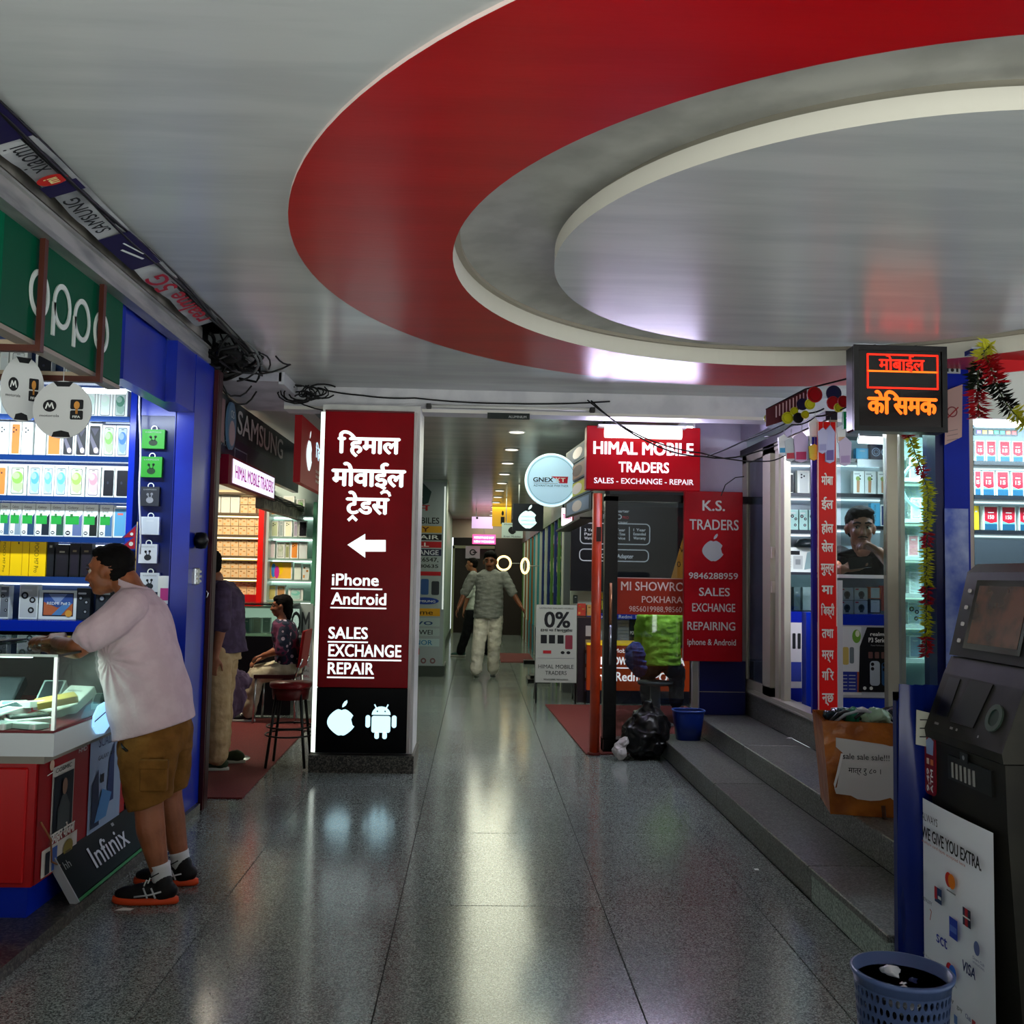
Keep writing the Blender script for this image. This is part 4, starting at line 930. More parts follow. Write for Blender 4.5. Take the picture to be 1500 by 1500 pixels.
# ================================================================ pillar with the tall lit sign
PY = 7.22
PWH = varied('#b3b5b2','#c9cac6',3,.4,key='pillarw')
b = MB(); b.box((-1.17, PY, .13), (-.445, 7.72, 2.70), PWH); pil = S('wall_right', b); pil.name = 'trim_5'
b = MB(); b.box((-1.19, PY-.06, 0), (-.43, 7.76, .125), BASEG); S('baseboard_front', b)
ls = thing('pillar_sign', 'tall dark red lit sign with white writing on the front pillar', 'sign', (-.84, PY-.06, .14))
SX0, SX1, SZ0, SZ1 = W(469,850,Y=PY-.075).x, W(601,850,Y=PY-.075).x, .145, 2.635
fr = front((SX0, PY-.075, SZ0)); w_ = SX1-SX0; h_ = SZ1-SZ0
b = MB(); b.fbox(fr, 0, .47, w_, h_, 0, varied('#820812','#8e0a16',2,.3,key='signred',spec=.08), -.07, .004); b.build('red_panel', ls)
b = MB(); b.fbox(fr, 0, 0, w_, .468, 0, mat('#030407',.25,spec=.06), -.07, .004); b.build('black_panel', ls)
b = MB(); b.fbox(fr, -.035, 0, -.004, h_, -.03, mat('#e9f6ea', emit=1.5), -.072); b.build('edge_glow', ls, 'white board edge with painted-in backlight glow')  # white board behind the sign; its backlight glow is put in as emission
b = MB(); b.fbox(fr, w_+.001, -.0, w_+.022, h_+.005, -.0, mat('#a9a3a0',.35,.3), -.07); b.fbox(fr, 0, h_, w_, h_+.012, 0, mat('#5a1a1e',.35), -.07); b.build('frame', ls)
LIT = mat('#e2fbfa', emit=1.25, key=None)
def sp(x, y):   # photo pixel -> sign coordinates
    p = W(x, y, Y=PY-.078); return p.x-SX0, p.z-SZ0
b = MB()
def st(txt, x0, x1, yt, yb, bold=.02, cap=.7, under=None):
    a0, b0 = sp(x0, yb); a1, b1 = sp(x1, yt)
    b.text(fr, txt, a0, b0, b1-b0, .003, LIT, w=a1-a0, bold=bold, cap=cap)
    if under:
        u0 = sp(x0-1, under); u1 = sp(x1+(5 if txt=='iPhone' else 0), under); b.fbox(fr, u0[0], b0-.030, u1[0], b0-.020, .003, LIT, 0)
st('हिमाल', 494, 587, 643, 663, .045, .62); st('मोवाईल', 485, 595, 690, 711, .045, .62); st('ट्रेडर्स', 506, 573, 731, 752, .045, .62)
a = [sp(*p) for p in ((509,798),(535,782),(535,791),(565,791),(565,808),(535,808),(535,817))]
b.add([fr(x,y,.003) for x,y in a], [(0,6,2),(0,2,1),(6,5,2),(5,4,3),(5,3,2)], LIT)
st('iPhone', 486, 555, 841, 857, .022, .7, 859); st('Android', 485, 566, 869, 885, .022, .7, 887)
st('SALES', 481, 539, 919, 935, .022, .7, 938); st('EXCHANGE', 481, 588, 945, 961, .022, .7, 963); st('REPAIR', 480, 548, 971, 987, .022, .7, 989)
b.build('lettering', ls, 'lit white writing and left arrow')
LGO = mat('#bfeaf6', emit=1.35)
b = MB(); a = sp(500,1058); apple(b, fr, a[0], a[1], .105, .003, LGO); b.build('fruit_logo', ls, 'glowing white apple shape')
b = MB(); ax, ay = sp(558, 1060)
b.rrect(fr, ax-.068, ay-.065, ax+.068, ay+.055, .015, .003, LGO); b.ell(fr, ax, ay+.063, .068, .06, .003, LGO, n=20, t0=0, t1=PI)
b.rrect(fr, ax-.112, ay-.03, ax-.078, ay+.06, .016, .003, LGO); b.rrect(fr, ax+.078, ay-.03, ax+.112, ay+.06, .016, .003, LGO)
b.rrect(fr, ax-.045, ay-.11, ax-.012, ay-.06, .014, .003, LGO); b.rrect(fr, ax+.012, ay-.11, ax+.045, ay-.06, .014, .003, LGO)
b.line(fr, [(ax-.035,ay+.11),(ax-.048,ay+.135)], .009, .003, LGO); b.line(fr, [(ax+.035,ay+.11),(ax+.048,ay+.135)], .009, .003, LGO)
b.ell(fr, ax-.028, ay+.088, .006, .006, .004, INK, n=8); b.ell(fr, ax+.028, ay+.088, .006, .006, .004, INK, n=8)
b.build('robot_logo', ls, 'glowing white robot shape with antennae')

# ================================================================ corridor
DISC = mat('#fff8e8', emit=1.8)
for i in range(13):
    y = 9.04+1.28*i; x = .35-.002*i
    dl = thing('ceiling_downlight', f'round recessed corridor downlight, {ORD[i]} from the camera in the row', 'lamp', (x, y, 2.80), 'corridor downlights')
    b = MB(); b.lathe((x,y,2.79), [(.085,.012),(.085,.002),(.07,0)], mat('#d8d8cf',.4), 20); b.build('trim_ring', dl)
    b = MB(); b.lathe((x,y,2.795), [(.001,-.0075),(.07,-.0065)], DISC, 20); b.build('lens', dl)
    lamp('glow','AREA',(x,y,2.785),6,'#f0f4d8',.8,None,(0,0,0),dl)
# second pillar with the price-list poster
b = MB(); b.box((-1.5, 13.9, .15), (-.45, 14.6, 2.80), GW); S('trim_6', b)
b = MB(); b.box((-1.5, 13.86, 0), (-.43, 14.62, .15), mat('#3c443e',.3)); S('baseboard_middle', b)
po2 = thing('brand_list_poster', 'tall grey phone brand list poster on the second pillar', 'poster', (-.9, 13.87, .2))
q = pxr(13.87, 604, 706, 651, 976); fr = front((q[2]-.95, 13.87, q[1])); w_ = .95; h_ = q[3]-q[1]
b = MB(); b.fbox(fr, 0, 0, w_, h_, 0, mat('#8f9a9c',.45), -.02)
def pr(y): return (976-y)/270*h_
for (yt,yb,cc,txt,tc) in ((700+38,700+50,'#8f9a9c','रम','#a01820'),(757,769,'#8f9a9c','R MOBILES','#15161a'),(771,781,'#b98a20','BUY','#4a1808'),(783,792,'#101114','REPAIR','#d0d4d4'),(794,803,'#a5161e','SELL','#e0d6d6'),(805,815,'#1b1d3a','EXCHANGE','#c9cdd8'),(816,825,'#8f9a9c','9846026547,','#15161a'),(826,834,'#8f9a9c','9846080635','#15161a'),(838,844,'#a5161e','','#fff')):
    b.rect(fr, .1, pr(yb), .9, pr(yt), .002, mat(cc,.5))
    if txt: b.text(fr, txt, .86 if len(txt)>4 else .72, pr(yb)+.015, pr(yt)-pr(yb)-.03, .003, mat(tc if len(tc)==7 else '#ffffff'), align='r', w=.55 if len(txt)>5 else .3, bold=.02)
for k,(a0,cc) in enumerate(((.47,'#22262c'),(.62,'#2d4f86'),(.77,'#2b3038'))): b.rrect(fr, a0, pr(872), a0+.11, pr(852-3*(k==1)), .02, .003, mat(cc))
b.ell(fr, .68, pr(881), .2, .05, .003, mat('#1c3a8c'), n=20); b.text(fr, 'SAMSUNG', .68, pr(883), .03, .004, WHT, align='c', w=.3)
for (yt,yb,cc,txt,tc) in ((892,903,'#c8921e','realme','#3a2405'),(906,918,'#9aabac','vivo','#24406e'),(921,932,'#9aabac','HUAWEI','#15161a'),(936,947,'#9fb6ba','HONOR','#1d6a96'),(950,959,'#a8232a','lenovo','#e6d8d8')):
    b.rect(fr, .1, pr(yb), .9 if txt!='lenovo' else .62, pr(yt), .002, mat(cc,.5)); b.text(fr, txt, .8 if txt!='lenovo' else .58, pr(yb)+.02, pr(yt)-pr(yb)-.04, .003, mat(tc), align='r', w=.42, bold=.01)
for k in range(4): b.ring(fr, .42+.13*k, pr(968), .02, .04, .003, mat('#6a4a4c' if k>1 else '#33383a'), n=14)
b.poly(fr, [(.5,h_-.02),(.62,h_-.02),(.74,h_-.14),(.7,h_-.3),(.56,h_-.36),(.5,h_-.3),(.62,h_-.22)], .002, mat('#1d3a38'))
b.build('sheet', po2)
b = MB(); b.box((-.485, 13.84, .95), (-.465, 13.86, 2.7), mat('#dfe8e2', emit=.6)); b.build('edge_glow', po2)
b = MB(); b.box((-.60, 17.5, .2), (-.575, 17.53, 2.5), mat('#e8f0d8', emit=.7)); tag(b.build('light_strip', loc=(-.6,17.5,.2)), 'thin vertical light strip on the far green corridor wall', 'lamp')
# right-hand row of shopfronts in the corridor, one bay each
rnd = random.Random(21)
bays = [('#1b1f26','#a8b8a8','silver-framed glass shopfront nearest the round sign'),('#2a4a30','#7a8a70','green shopfront bay with silver posts'),('#14204a','#4a5a9a','dark blue shopfront bay with silver posts'),('#22262a','#c0c8c0','grey shopfront bay of glass shelves'),('#2c5a5e','#8ad0d8','teal lit shopfront bay'),('#2a2018','#8a6a4a','brown shopfront bay at the far end')]
for i,(dk,lt_,lab) in enumerate(bays):
    y0 = 12.35+1.88*i; y1 = y0+1.88
    t = thing('shopfront', lab, 'shopfront', (1.1, (y0+y1)/2, 0), 'corridor shopfronts on the right')
    b = MB(); b.box((1.45, y0, 0), (1.5, y1, 2.25), mat(lt_,.5, emit=.25)); b.build('back_panel', t)
    b = MB(); b.box((1.08, y0, 2.22), (1.5, y1, 2.8), mat(dk,.4)); b.build('fascia', t)
    b = MB(); b.box((1.10, y0, 0), (1.5, y1, .5), mat(dk,.4)); b.build('base', t)
    for k in range(3):
        yy = y0+.02+.62*k
        b = MB(); b.box((1.085, yy, 0), (1.12, yy+.05, 2.24), mat(['#c9cec0','#4f7a3a','#23306a','#b9beb4','#3f8f96','#8a5a30'][(i+k)%6],.4,.1)); b.build('post', t)
    for z in (.9,1.3,1.7):
        b = MB(); b.box((1.14, y0, z), (1.45, y1, z+.02), mat('#8fa39a',.3)); sh_ = b.build('shelf', t)
        for k in range(6):
            b = MB(); yy = y0+.1+.27*k; b.box((1.2, yy, z+.02), (1.3, yy+.16, z+.02+rnd.uniform(.12,.25)), mat(rnd.choice(['#c8d0cc','#2a4a9a','#d8c040','#9a3020','#20242a','#5aa0a0','#e0e4e0']),.5)); b.build('stock_box', sh_)
    b = MB(); b.box((1.12, y0+.05, .5), (1.125, y1-.05, 2.2), glass('#d5e6e0', alpha=.05)); b.build('pane', t)
# warm neon rings
for (x,y_,Y_,r,lab) in ((738,825,20.0,.14,'warm glowing neon ring right of the walking man head'),(769,829,17.5,.13,'second warm neon ring among the right corridor shops')):
    c_ = W(x,y_,Y=Y_); t = thing('neon_ring', lab, 'lamp', c_)
    fr = Fr(c_, (1,0,0)) if Y_>19 else Fr(c_, (.45,-.9,0)); b = MB(); b.tube([fr(r*math.cos(2*PI*k/24), r*math.sin(2*PI*k/24), 0) for k in range(24)], .022, mat('#ffd98a', emit=3), 8, closed=True); b.build('tube', t)
    b = MB(); b.tube([fr(r,0,0), fr(r+.35,0,0)], .008, GREY, 6); b.build('bracket', t)
def sign(name, Y, x0, y0, x1, y1, body, label, draw=None, emit=0, depth=.06, hang=None, cat='sign'):
    q = pxr(Y, x0, y0, x1, y1); t = thing(name, label, cat, ((q[0]+q[2])/2, Y, q[1]))
    fr = front((q[0], Y, q[1])); w, h = q[2]-q[0], q[3]-q[1]
    b = MB(); b.fbox(fr, 0, 0, w, h, 0, mat(body, .4, emit=emit), -depth)
    if draw: draw(b, fr, w, h)
    b.build('panel', t)
    if hang:
        for a in hang: m_ = MB(); m_.tube([fr(w*a, h, -depth/2), Vector((fr(w*a,h,0).x, Y+depth/2, 2.80))], .008, GREY, 6); m_.build('hanger', t)
    return t
sign('hanging_sign', 14.2, 751, 738, 796, 778, '#07101c', 'black hanging sign with glowing white apple below the round sign', lambda b,f,w,h: (apple(b,f,w*.5,h*.42,h*.36,.004,mat('#cfeff0',emit=1.0)), [b.text(f,'ADVANCED LOCK',w*.5,h*(.5-.14*k),h*.06,.006,mat('#2a6a70'),align='c',w=w*.45) for k in range(3)]), hang=(.2,.8))
sign('hanging_sign', 16.8, 735, 766, 766, 788, '#a9bab2', 'pale sign with a black apple further down the corridor', lambda b,f,w,h: (apple(b,f,w*.5,h*.5,h*.28,.004,INK), b.text(f,'Krazi Mobiles',w*.5,h*.04,h*.12,.004,INK,align='c',w=w*.8), b.text(f,'iMobile',w*.1,h*.86,h*.09,.004,INK,w=w*.4)), hang=(.2,.8), emit=.2)
sign('hanging_sign', 19.0, 721, 736, 749, 771, '#d8a020', 'yellow hanging sign with small black figures', lambda b,f,w,h: (b.ell(f,w*.55,h*.55,w*.06,h*.1,.004,INK), b.rect(f,w*.45,h*.1,w*.65,h*.4,.004,INK)), emit=.35, hang=(.5,))
sign('hanging_sign', 19.8, 691, 757, 722, 774, '#c9a9dc', 'pale violet sign hanging from a thin rail', lambda b,f,w,h: b.rect(f,w*.2,h*.8,w*.3,h*.98,.004,INK), emit=.6, hang=(.2,))
sign('lit_sign', 23.2, 692, 783, 726, 797, '#ff5aa8', 'glowing pink and white sign at corridor end', lambda b,f,w,h: [b.text(f,'MOBILE PHONE SHOP' if k else 'NEW MODERN',w*.5,h*(.15+.42*k),h*.22,.004,mat('#ffffff',emit=2),align='c',w=w*.86,bold=.03) for k in (0,1)], emit=.9, hang=(.5,))
sign('wall_sign', 23.4, 682, 800, 703, 818, '#9b93a0', 'small grey sign with a dark curved arrow beside the far door', lambda b,f,w,h: (b.ring(f,w*.5,h*.5,h*.16,h*.26,.004,INK,n=16), b.rect(f,w*.5,h*.45,w*.8,h*.55,.004,INK)))
# round white sign on its bracket
gs = thing('round_sign', 'round glowing white sign with black and red lettering over the corridor', 'sign', W(808,703,Y=9.1))
fr = Fr(W(808,703,Y=9.1)); R_ = .252
b = MB(); b.ell(fr,0,0,R_-.012,R_-.012,0,mat('#a9cfe6',emit=.42),.07,48); b.ring(fr,0,0,R_-.016,R_,.006,mat('#d9f4f6',emit=.8),.08,48); b.ring(fr,0,0,R_-.032,R_-.028,.002,mat('#5f8f98'),0,40); b.build('face', gs)
b = MB(); b.text(fr,'GNEX',-.175,-.02,.042,.004,INK,w=.19,bold=.025); b.poly(fr,[(.0,.03),(.155,.03),(.15,-.03),(.07,-.03),(.06,.0)],.004,mat('#c02038')); b.line(fr,[(-.0,.03),(.155,.03)],.006,.005,mat('#c02038')); b.text(fr,'T',.085,-.018,.038,.006,WHT,w=.045,bold=.03); b.text(fr,'X',.035,-.02,.042,.007,WHT,w=.045,bold=.02)
b.rect(fr,-.17,-.036,.06,-.032,.004,GREY); b.text(fr,'ADVANTAGE PARTNER',-.17,-.065,.020,.004,mat('#24505a'),w=.33); b.build('lettering', gs)
b = MB(); b.tube([fr(R_-.01,.05,-.03), fr(.62,.05,-.03)], .012, GREY, 8); b.build('bracket', gs)
# tube fitting and small plate on the beam
tf = thing('tube_fitting', 'unlit grey tube light fitting along the ceiling beam', 'lamp', (.2,7.40,2.73))
b = MB(); b.box((-.41,7.385,2.722),(.88,7.412,2.735),mat('#6f6f6b',.5)); b.build('batten', tf)
b = MB(); b.tube([(-.37,7.37,2.732),(.84,7.37,2.732)],.013,mat('#c9c9c4',.3),10); b.build('tube', tf)
for x in (-.41,.85): b = MB(); b.box((x,7.355,2.715),(x+.035,7.412,2.75),mat('#2c2c2c',.5)); b.build('end_cap', tf)
sign('beam_plate', 7.40, 714, 605, 776, 614, '#0d1a17', 'small dark plate with pale lettering under the beam', lambda b,f,w,h: (b.text(f,'ALUMINIUM',w*.5,h*.2,h*.4,.003,LGR,w=w*.42),), depth=.01)
cable([(-1.3,7.38,2.86),(-.9,7.37,2.80),(-.5,7.37,2.79),(.2,7.37,2.765),(1.0,7.37,2.80)],.006,'black wire running along the front of the ceiling beam',.01)
cable([(-1.42,7.36,2.75),(-1.0,7.3,2.66),(-.98,7.2,2.64)],.005,'thin black wire looping over the top of pillar sign',.03)
bw = thing('cable_tangle', 'small black knot of wires above the left edge of pillar sign', 'cable', (-1.3,7.3,2.8))
rnd = random.Random(8)
for k in range(14):
    c0 = Vector((-1.28+rnd.uniform(-.14,.14),7.28+rnd.uniform(-.05,.05),2.79+rnd.uniform(-.03,.03))); a1=rnd.uniform(0,6); r1=rnd.uniform(.03,.10)
    b = MB(); b.tube([c0+Vector((r1*math.cos(a1+i*.5)*1.3,r1*.4*math.sin(i),r1*.7*math.sin(a1+i*.5))) for i in range(11)],.006,CAB,5); b.build('wire', bw)
# mats and floor things in the corridor
b = MB(); q0,q1 = W(733,968,Z=.0), W(778,960,Z=0); b.box((q0.x,q0.y-.3,.001),(1.0,q1.y+.3,.012),CARP); tag(b.build('door_mat', loc=(.7,17,.001)), 'small red door mat by the far right shopfronts', 'mat')
b = MB(); b.box((.72,13.2,.0),(1.02,13.7,.05),BLK); b.box((.76,13.3,.05),(.98,13.6,.09),BLK); tag(b.build('floor_scale', loc=(.85,13.4,0)), 'low black step on the floor behind the zero percent board', 'step')
b = MB(); b.box((.80,16.0,.0),(.98,16.2,.06),BLK); tag(b.build('floor_box', loc=(.85,16.4,0)), 'small black block on the floor before the red mat', 'box')
# zero percent A-board
zb = thing('a_frame_board', 'grey-white zero percent finance board standing in the corridor', 'board', (.92, 11.2, 0))
q = pxr(11.15, 785, 886, 845, 1000); fr = Fr((q[0],11.15,q[1]),(1,0,0),(0,.06,1)); w_,h_ = q[2]-q[0], q[3]-q[1]
b = MB(); b.fbox(fr,0,0,w_,h_,0,mat('#a9aca6',.5),-.02); d=.002
b.text(fr,'0%',w_*.2,h_*.71,h_*.2,d,INK,w=w_*.64,bold=.03); b.text(fr,'SAMSUNG GALAXY MOBILE',w_*.08,h_*.945,h_*.02,d,INK,w=w_*.84); b.text(fr,'EMI मा किन्नुहोस',w_*.12,h_*.655,h_*.03,d,INK,w=w_*.78,bold=.03)
for k,x in enumerate((.12,.32,.53)): b.rect(fr,w_*x,h_*.5,w_*(x+.15),h_*.61,d,INK)
b.rrect(fr,w_*.72,h_*.43,w_*.9,h_*.61,.01,d,mat('#7c2f3c')); b.rect(fr,w_*.18,h_*.37,w_*.38,h_*.41,d,mat('#a8232a')); b.ell(fr,w_*.66,h_*.385,w_*.05,h_*.02,d,INK,n=10); b.ell(fr,w_*.8,h_*.385,w_*.05,h_*.02,d,INK,n=10)
b.rect(fr,w_*.05,h_*.31,w_*.95,h_*.315,d,GREY); b.text(fr,'HIMAL MOBILE',w_*.5,h_*.18,h_*.05,d,INK,align='c',w=w_*.86); b.text(fr,'TRADERS',w_*.5,h_*.10,h_*.05,d,INK,align='c',w=w_*.52); b.text(fr,'9856028888, 9806600000',w_*.5,h_*.03,h_*.02,d,INK,align='c',w=w_*.6)
b.build('panel', zb)
for x in (0,w_-.02):
    m_=MB(); m_.box((q[0]+x,11.14,0),(q[0]+x+.02,11.16,q[1]),BLK); m_.build('leg', zb)
    m_=MB(); m_.tube([(q[0]+x+.01,11.2,q[1]+.3),(q[0]+x+.01,11.5,0.012)],.01,GREY,6); m_.build('leg', zb)
# ================================================================ steps on the right
def stepobj(name, label_kind, boxes, parent):
    b = MB()
    for a, c, m in boxes: b.box(a, c, m)
    return b.build(name, parent)
st_ = bpy.data.objects.new('floor', None); C.objects.link(st_); st_['kind'] = 'structure'
ed = mat('#6d6f68', .25)
for k, (y0, y1, m) in enumerate(((3.60, 4.452, STEPL), (4.456, 6.2, STEPG), (6.204, 8.13, STEPG))):
    b = MB(); b.fbox(rightw((1.548, y1, 0)), 0, 0, y1-y0, .128, 0, m, -.03); b.build('riser', st_)
    b = MB(); b.fbox(Fr((1.533, y0, .155),(1,0,0),(0,1,0)), 0, 0, .34, y1-y0, 0, STEPG, -.027, .004); b.build('tread', st_)
b = MB(); b.box((1.57,3.60,0),(1.90,3.63,.128),STEPL); b.box((1.57,8.10,0),(2.3,8.13,.128),STEPG); b.build('riser', st_)
for k, (y0, y1) in enumerate(((3.62, 5.2), (5.204, 6.7), (6.704, 8.45))):
    b = MB(); b.fbox(rightw((1.875, y1, .155)), 0, 0, y1-y0, .128, 0, STEPG, -.03); b.build('riser', st_)
    b = MB(); b.fbox(Fr((1.86, y0, .31),(1,0,0),(0,1,0)), 0, 0, .44, y1-y0, 0, STEPG, -.027, .004); b.build('tread', st_)
b = MB(); b.fbox(rightw((2.305, 8.5, .31)), 0, 0, 2.22, .19, 0, STEPG, -.1); b.fbox(front((2.305,6.28,.31)),0,0,4.0,.19,0,STEPG,-.1); b.build('riser', st_)
b = MB(); b.box((2.29,6.27,.50),(2.9,8.5,.512),mat('#8f8d84',.35)); b.build('sill', st_)
b = MB(); b.box((2.301,3.62,.0),(6,6.27,.30),STEPG); b.box((2.42,6.39,.3),(6,9.9,.50),mat('#3a3c40',.4)); b.build('landing', st_)
# ================================================================ red shop sign, post, glass partition
PYR = 8.05
b = MB(); b.box((1.90, 8.42, .3), (2.36, 8.52, 3.0), varied('#9a98ae','#b0aec2',2,.5,key='lavw')); b.box((2.3,7.62,2.66),(2.4,8.4,3),mat('#8f8da0')); S('wall_right', b)
hs_ = thing('shop_sign', 'red shop sign with white name letters over the glass partition', 'sign', (1.35, PYR, 2.13))
q = pxr(PYR, 859, 625, 1026, 718); fr = front((q[0], PYR, q[1])); w_, h_ = q[2]-q[0], q[3]-q[1]
RSG = mat('#9c0614', .35, emit=.12, spec=.1)
b = MB(); b.fbox(fr, 0, 0, w_, h_, 0, RSG, -.14, .006)
def hp(x, y): p = W(x, y, Y=PYR-.005); return p.x-q[0], p.z-q[1]
def wr(b, txt, x0, x1, yt, yb, m, bold=.02, thick=0, d=.006):
    a0,b0 = hp(x0,yb); a1,b1 = hp(x1,yt); a2,b2 = hp(x1,yb); b.text(fr, txt, a0, (b0+b2)/2, b1-b2, d, m, w=a1-a0, bold=bold, thick=thick)
WL = mat('#fdf4fa', emit=.9)
wr(b,'HIMAL MOBILE',869,1016,648,666,WL,.04,.004); wr(b,'TRADERS',906,980,677,692,WL,.03,.004); wr(b,'SALES - EXCHANGE - REPAIR',870,1016,701,709,mat('#efe6ea',emit=.5),.02,.004)
b.build('case', hs_)
fl2 = thing('flood_tube', 'blinding white tube lamp above the red shop sign', 'lamp', W(942,632,Y=PYR-.1))
b = MB(); a=W(886,633,Y=PYR-.12); c_=W(998,636,Y=PYR-.12); b.tube([a,c_], .045, mat('#ffffff', emit=3.2), 14); b.build('tube', fl2)
b = MB(); b.box((a.x-.05,PYR-.10,a.z+.05),(c_.x+.05,PYR+.0,a.z+.07),mat('#d0d0d8',.4)); b.build('batten', fl2)
lamp('tube_glow','AREA',(1.35,PYR-.18,2.62),15,'#dcd4ff',.9,.28,(math.radians(-75),0,0),fl2)
# small posters stacked on the side of the sign
for k,(z0,z1,cc,lab) in enumerate(((2.34,2.50,'#8d6a58','brown framed poster up the corridor side of red sign'),(2.18,2.33,'#b7b030','yellow floral poster below the brown framed poster'),(2.02,2.17,'#7d8aa8','pale blue poster at the foot of the poster column'),(2.51,2.66,'#3a3f55','dark poster at the top of the poster column'))):
    b = MB(); f3 = rightw((.99, 9.1, z0)); f3 = Fr((.86,9.5,z0),(.10,-1.3,0)); b.fbox(f3,0,0,1.3,z1-z0,0,mat('#2a2526',.4),-.02); b.rect(f3,.08,.015,1.22,z1-z0-.015,.003,mat(cc,.5)); b.ell(f3,.65,(z1-z0)/2,.25,.05,.005,mat('#5a4034' if k==0 else '#c9b9b9'),n=14)
    tag(b.build('poster', loc=f3.o), lab, 'poster')
b = MB(); b.box((.94,8.9,1.98),(1.1,11.6,2.0),mat('#1d1a18',.4)); b.box((1.08,8.2,2.02),(1.12,11.6,2.8),mat('#23262a',.5)); S('trim_7', b)
sign('lit_sign', 10.9, 823, 744, 838, 770, '#f6e8f4', 'small lit white sign with magenta letters under awning edge', lambda b,f,w,h: b.text(f,'TRADERS',w*.1,h*.4,h*.25,.004,mat('#c01878',emit=.6),w=w*.8,bold=.03), emit=.9)
b = MB(); q2 = pxr(10.95, 838, 738, 846, 770); b.box((q2[0],10.9,q2[1]),(q2[2],11.0,q2[3]),mat('#8a0c18',.4)); tag(b.build('sign_bracket', loc=(q2[0],10.9,q2[1])), 'red bracket beside the small lit magenta sign', 'bracket')
rp_ = thing('red_post', 'orange-red round steel post before the glass partition', 'post', (.985, PYR-.05, 0))
x0 = W(873,900,Y=PYR-.05).x
b = MB(); b.tube([(x0,PYR-.05,0.02),(x0,PYR-.05,2.14)], .040, varied('#a8300e','#bf3c16',5,.35,key='redpost'), 20); b.build('pole', rp_)
b = MB(); b.lathe((x0,PYR-.05,0),[(.055,0),(.055,.02),(.04,.022)],mat('#5a120a',.5),20); b.build('base', rp_)
b = MB(); b.box((x0-.01,PYR-.10,1.74),(x0+.03,PYR-.088,1.86),mat('#2a1210',.4)); b.build('latch', rp_)
gp_ = thing('glass_partition', 'black-framed glass partition with stickers under the red sign', 'partition', (1.4, PYR+.1, 0))
x1 = W(884,900,Y=PYR+.1).x; x2 = W(903,900,Y=PYR+.1).x; x3 = W(1003,900,Y=PYR+.1).x
BF = mat('#060607', .25)
for a,c_ in (((x1,PYR+.06,0),(x2,PYR+.16,2.13)),): b = MB(); b.box(a,c_,BF); b.build('post', gp_)
b = MB(); b.box((x1,PYR+.06,2.09),(x3+.6,PYR+.16,2.15),BF); b.build('top_rail', gp_)
b = MB(); b.box((x1,PYR+.03,0),(x3-.12,PYR+.2,.11),BF); b.build('threshold', gp_)
b = MB(); b.box((x2,PYR+.105,.11),(x3,PYR+.111,2.09),glass('#dfe8ea',alpha=.05)); b.build('pane', gp_)
b = MB(); b.tube([(x2-.06,PYR+.03,1.05),(x2-.06,PYR+.03,1.40)],.013,mat('#a8785a',.3,.6),10); b.tube([(x2-.06,PYR+.03,1.05),(x2-.06,PYR+.03,.72)],.013,mat('#8a8f95',.25,.8),10); b.build('pull_handle', gp_)
f4 = front((x2+.006, PYR+.098, W(950,901,Y=PYR).z)); pw = x3-x2-.02; ph = W(950,847,Y=PYR).z-W(950,901,Y=PYR).z
b = MB(); b.fbox(f4,0,0,pw,ph,0,mat('#8c2208',.45),-.003); b.line(f4,[(0,ph),(pw,ph)],.006,.001,mat('#c9a69a')); 
b.text(f4,'MI SHOWRO',.03,ph*.66,ph*.24,.002,mat('#d9c4bc'),w=pw*.96,bold=.012); b.text(f4,'POKHARA',pw*.37,ph*.33,ph*.18,.002,mat('#d0b5aa'),w=pw*.62,bold=.01); b.text(f4,'9856019988,98560',pw*.18,ph*.08,ph*.15,.002,mat('#cdb0a6'),w=pw*.80)
b.build('sticker', gp_, 'orange-brown sticker with white lettering')
# K.S. sign
ks = thing('trade_sign', 'dark red sign with grey letters and apple beside the door', 'sign', (1.95, PYR-.02, .75))
qk = pxr(PYR-.04, 1002, 720, 1088, 969); fk = front((qk[0], PYR-.04, qk[1])); kw_, kh = qk[2]-qk[0], qk[3]-qk[1]
b = MB(); b.fbox(fk,0,0,kw_,kh,0,varied('#7c0610','#8c0a14',2,.3,key='ksred',spec=.1),-.05,.005)
SIL = mat('#a9a8a4',.4)
def wk(txt,x0,x1,yt,yb,bold=.01):
    p0=W(x0,yb,Y=PYR-.045); p1=W(x1,yt,Y=PYR-.045); p2=W(x1,yb,Y=PYR-.045); b.text(fk,txt,p0.x-qk[0],(p0.z+p2.z)/2-qk[1],p1.z-p2.z,.004,SIL,w=p1.x-p0.x,bold=bold,thick=.003)
for a in (('K.S.',1029,1062,733,748,.02),('TRADERS',1010,1082,761,776,.012),('9846288959',1009,1081,839,848),('SALES',1024,1069,861,873),('EXCHANGE',1014,1077,884,896),('REPAIRING',1007,1077,911,923),('iphone & Android',1007,1078,936,945)): wk(*a)
p=W(1045,807,Y=PYR-.045); apple(b,fk,p.x-qk[0],p.z-qk[1],.095,.004,mat('#8f9296',.3)); b.build('panel', ks)
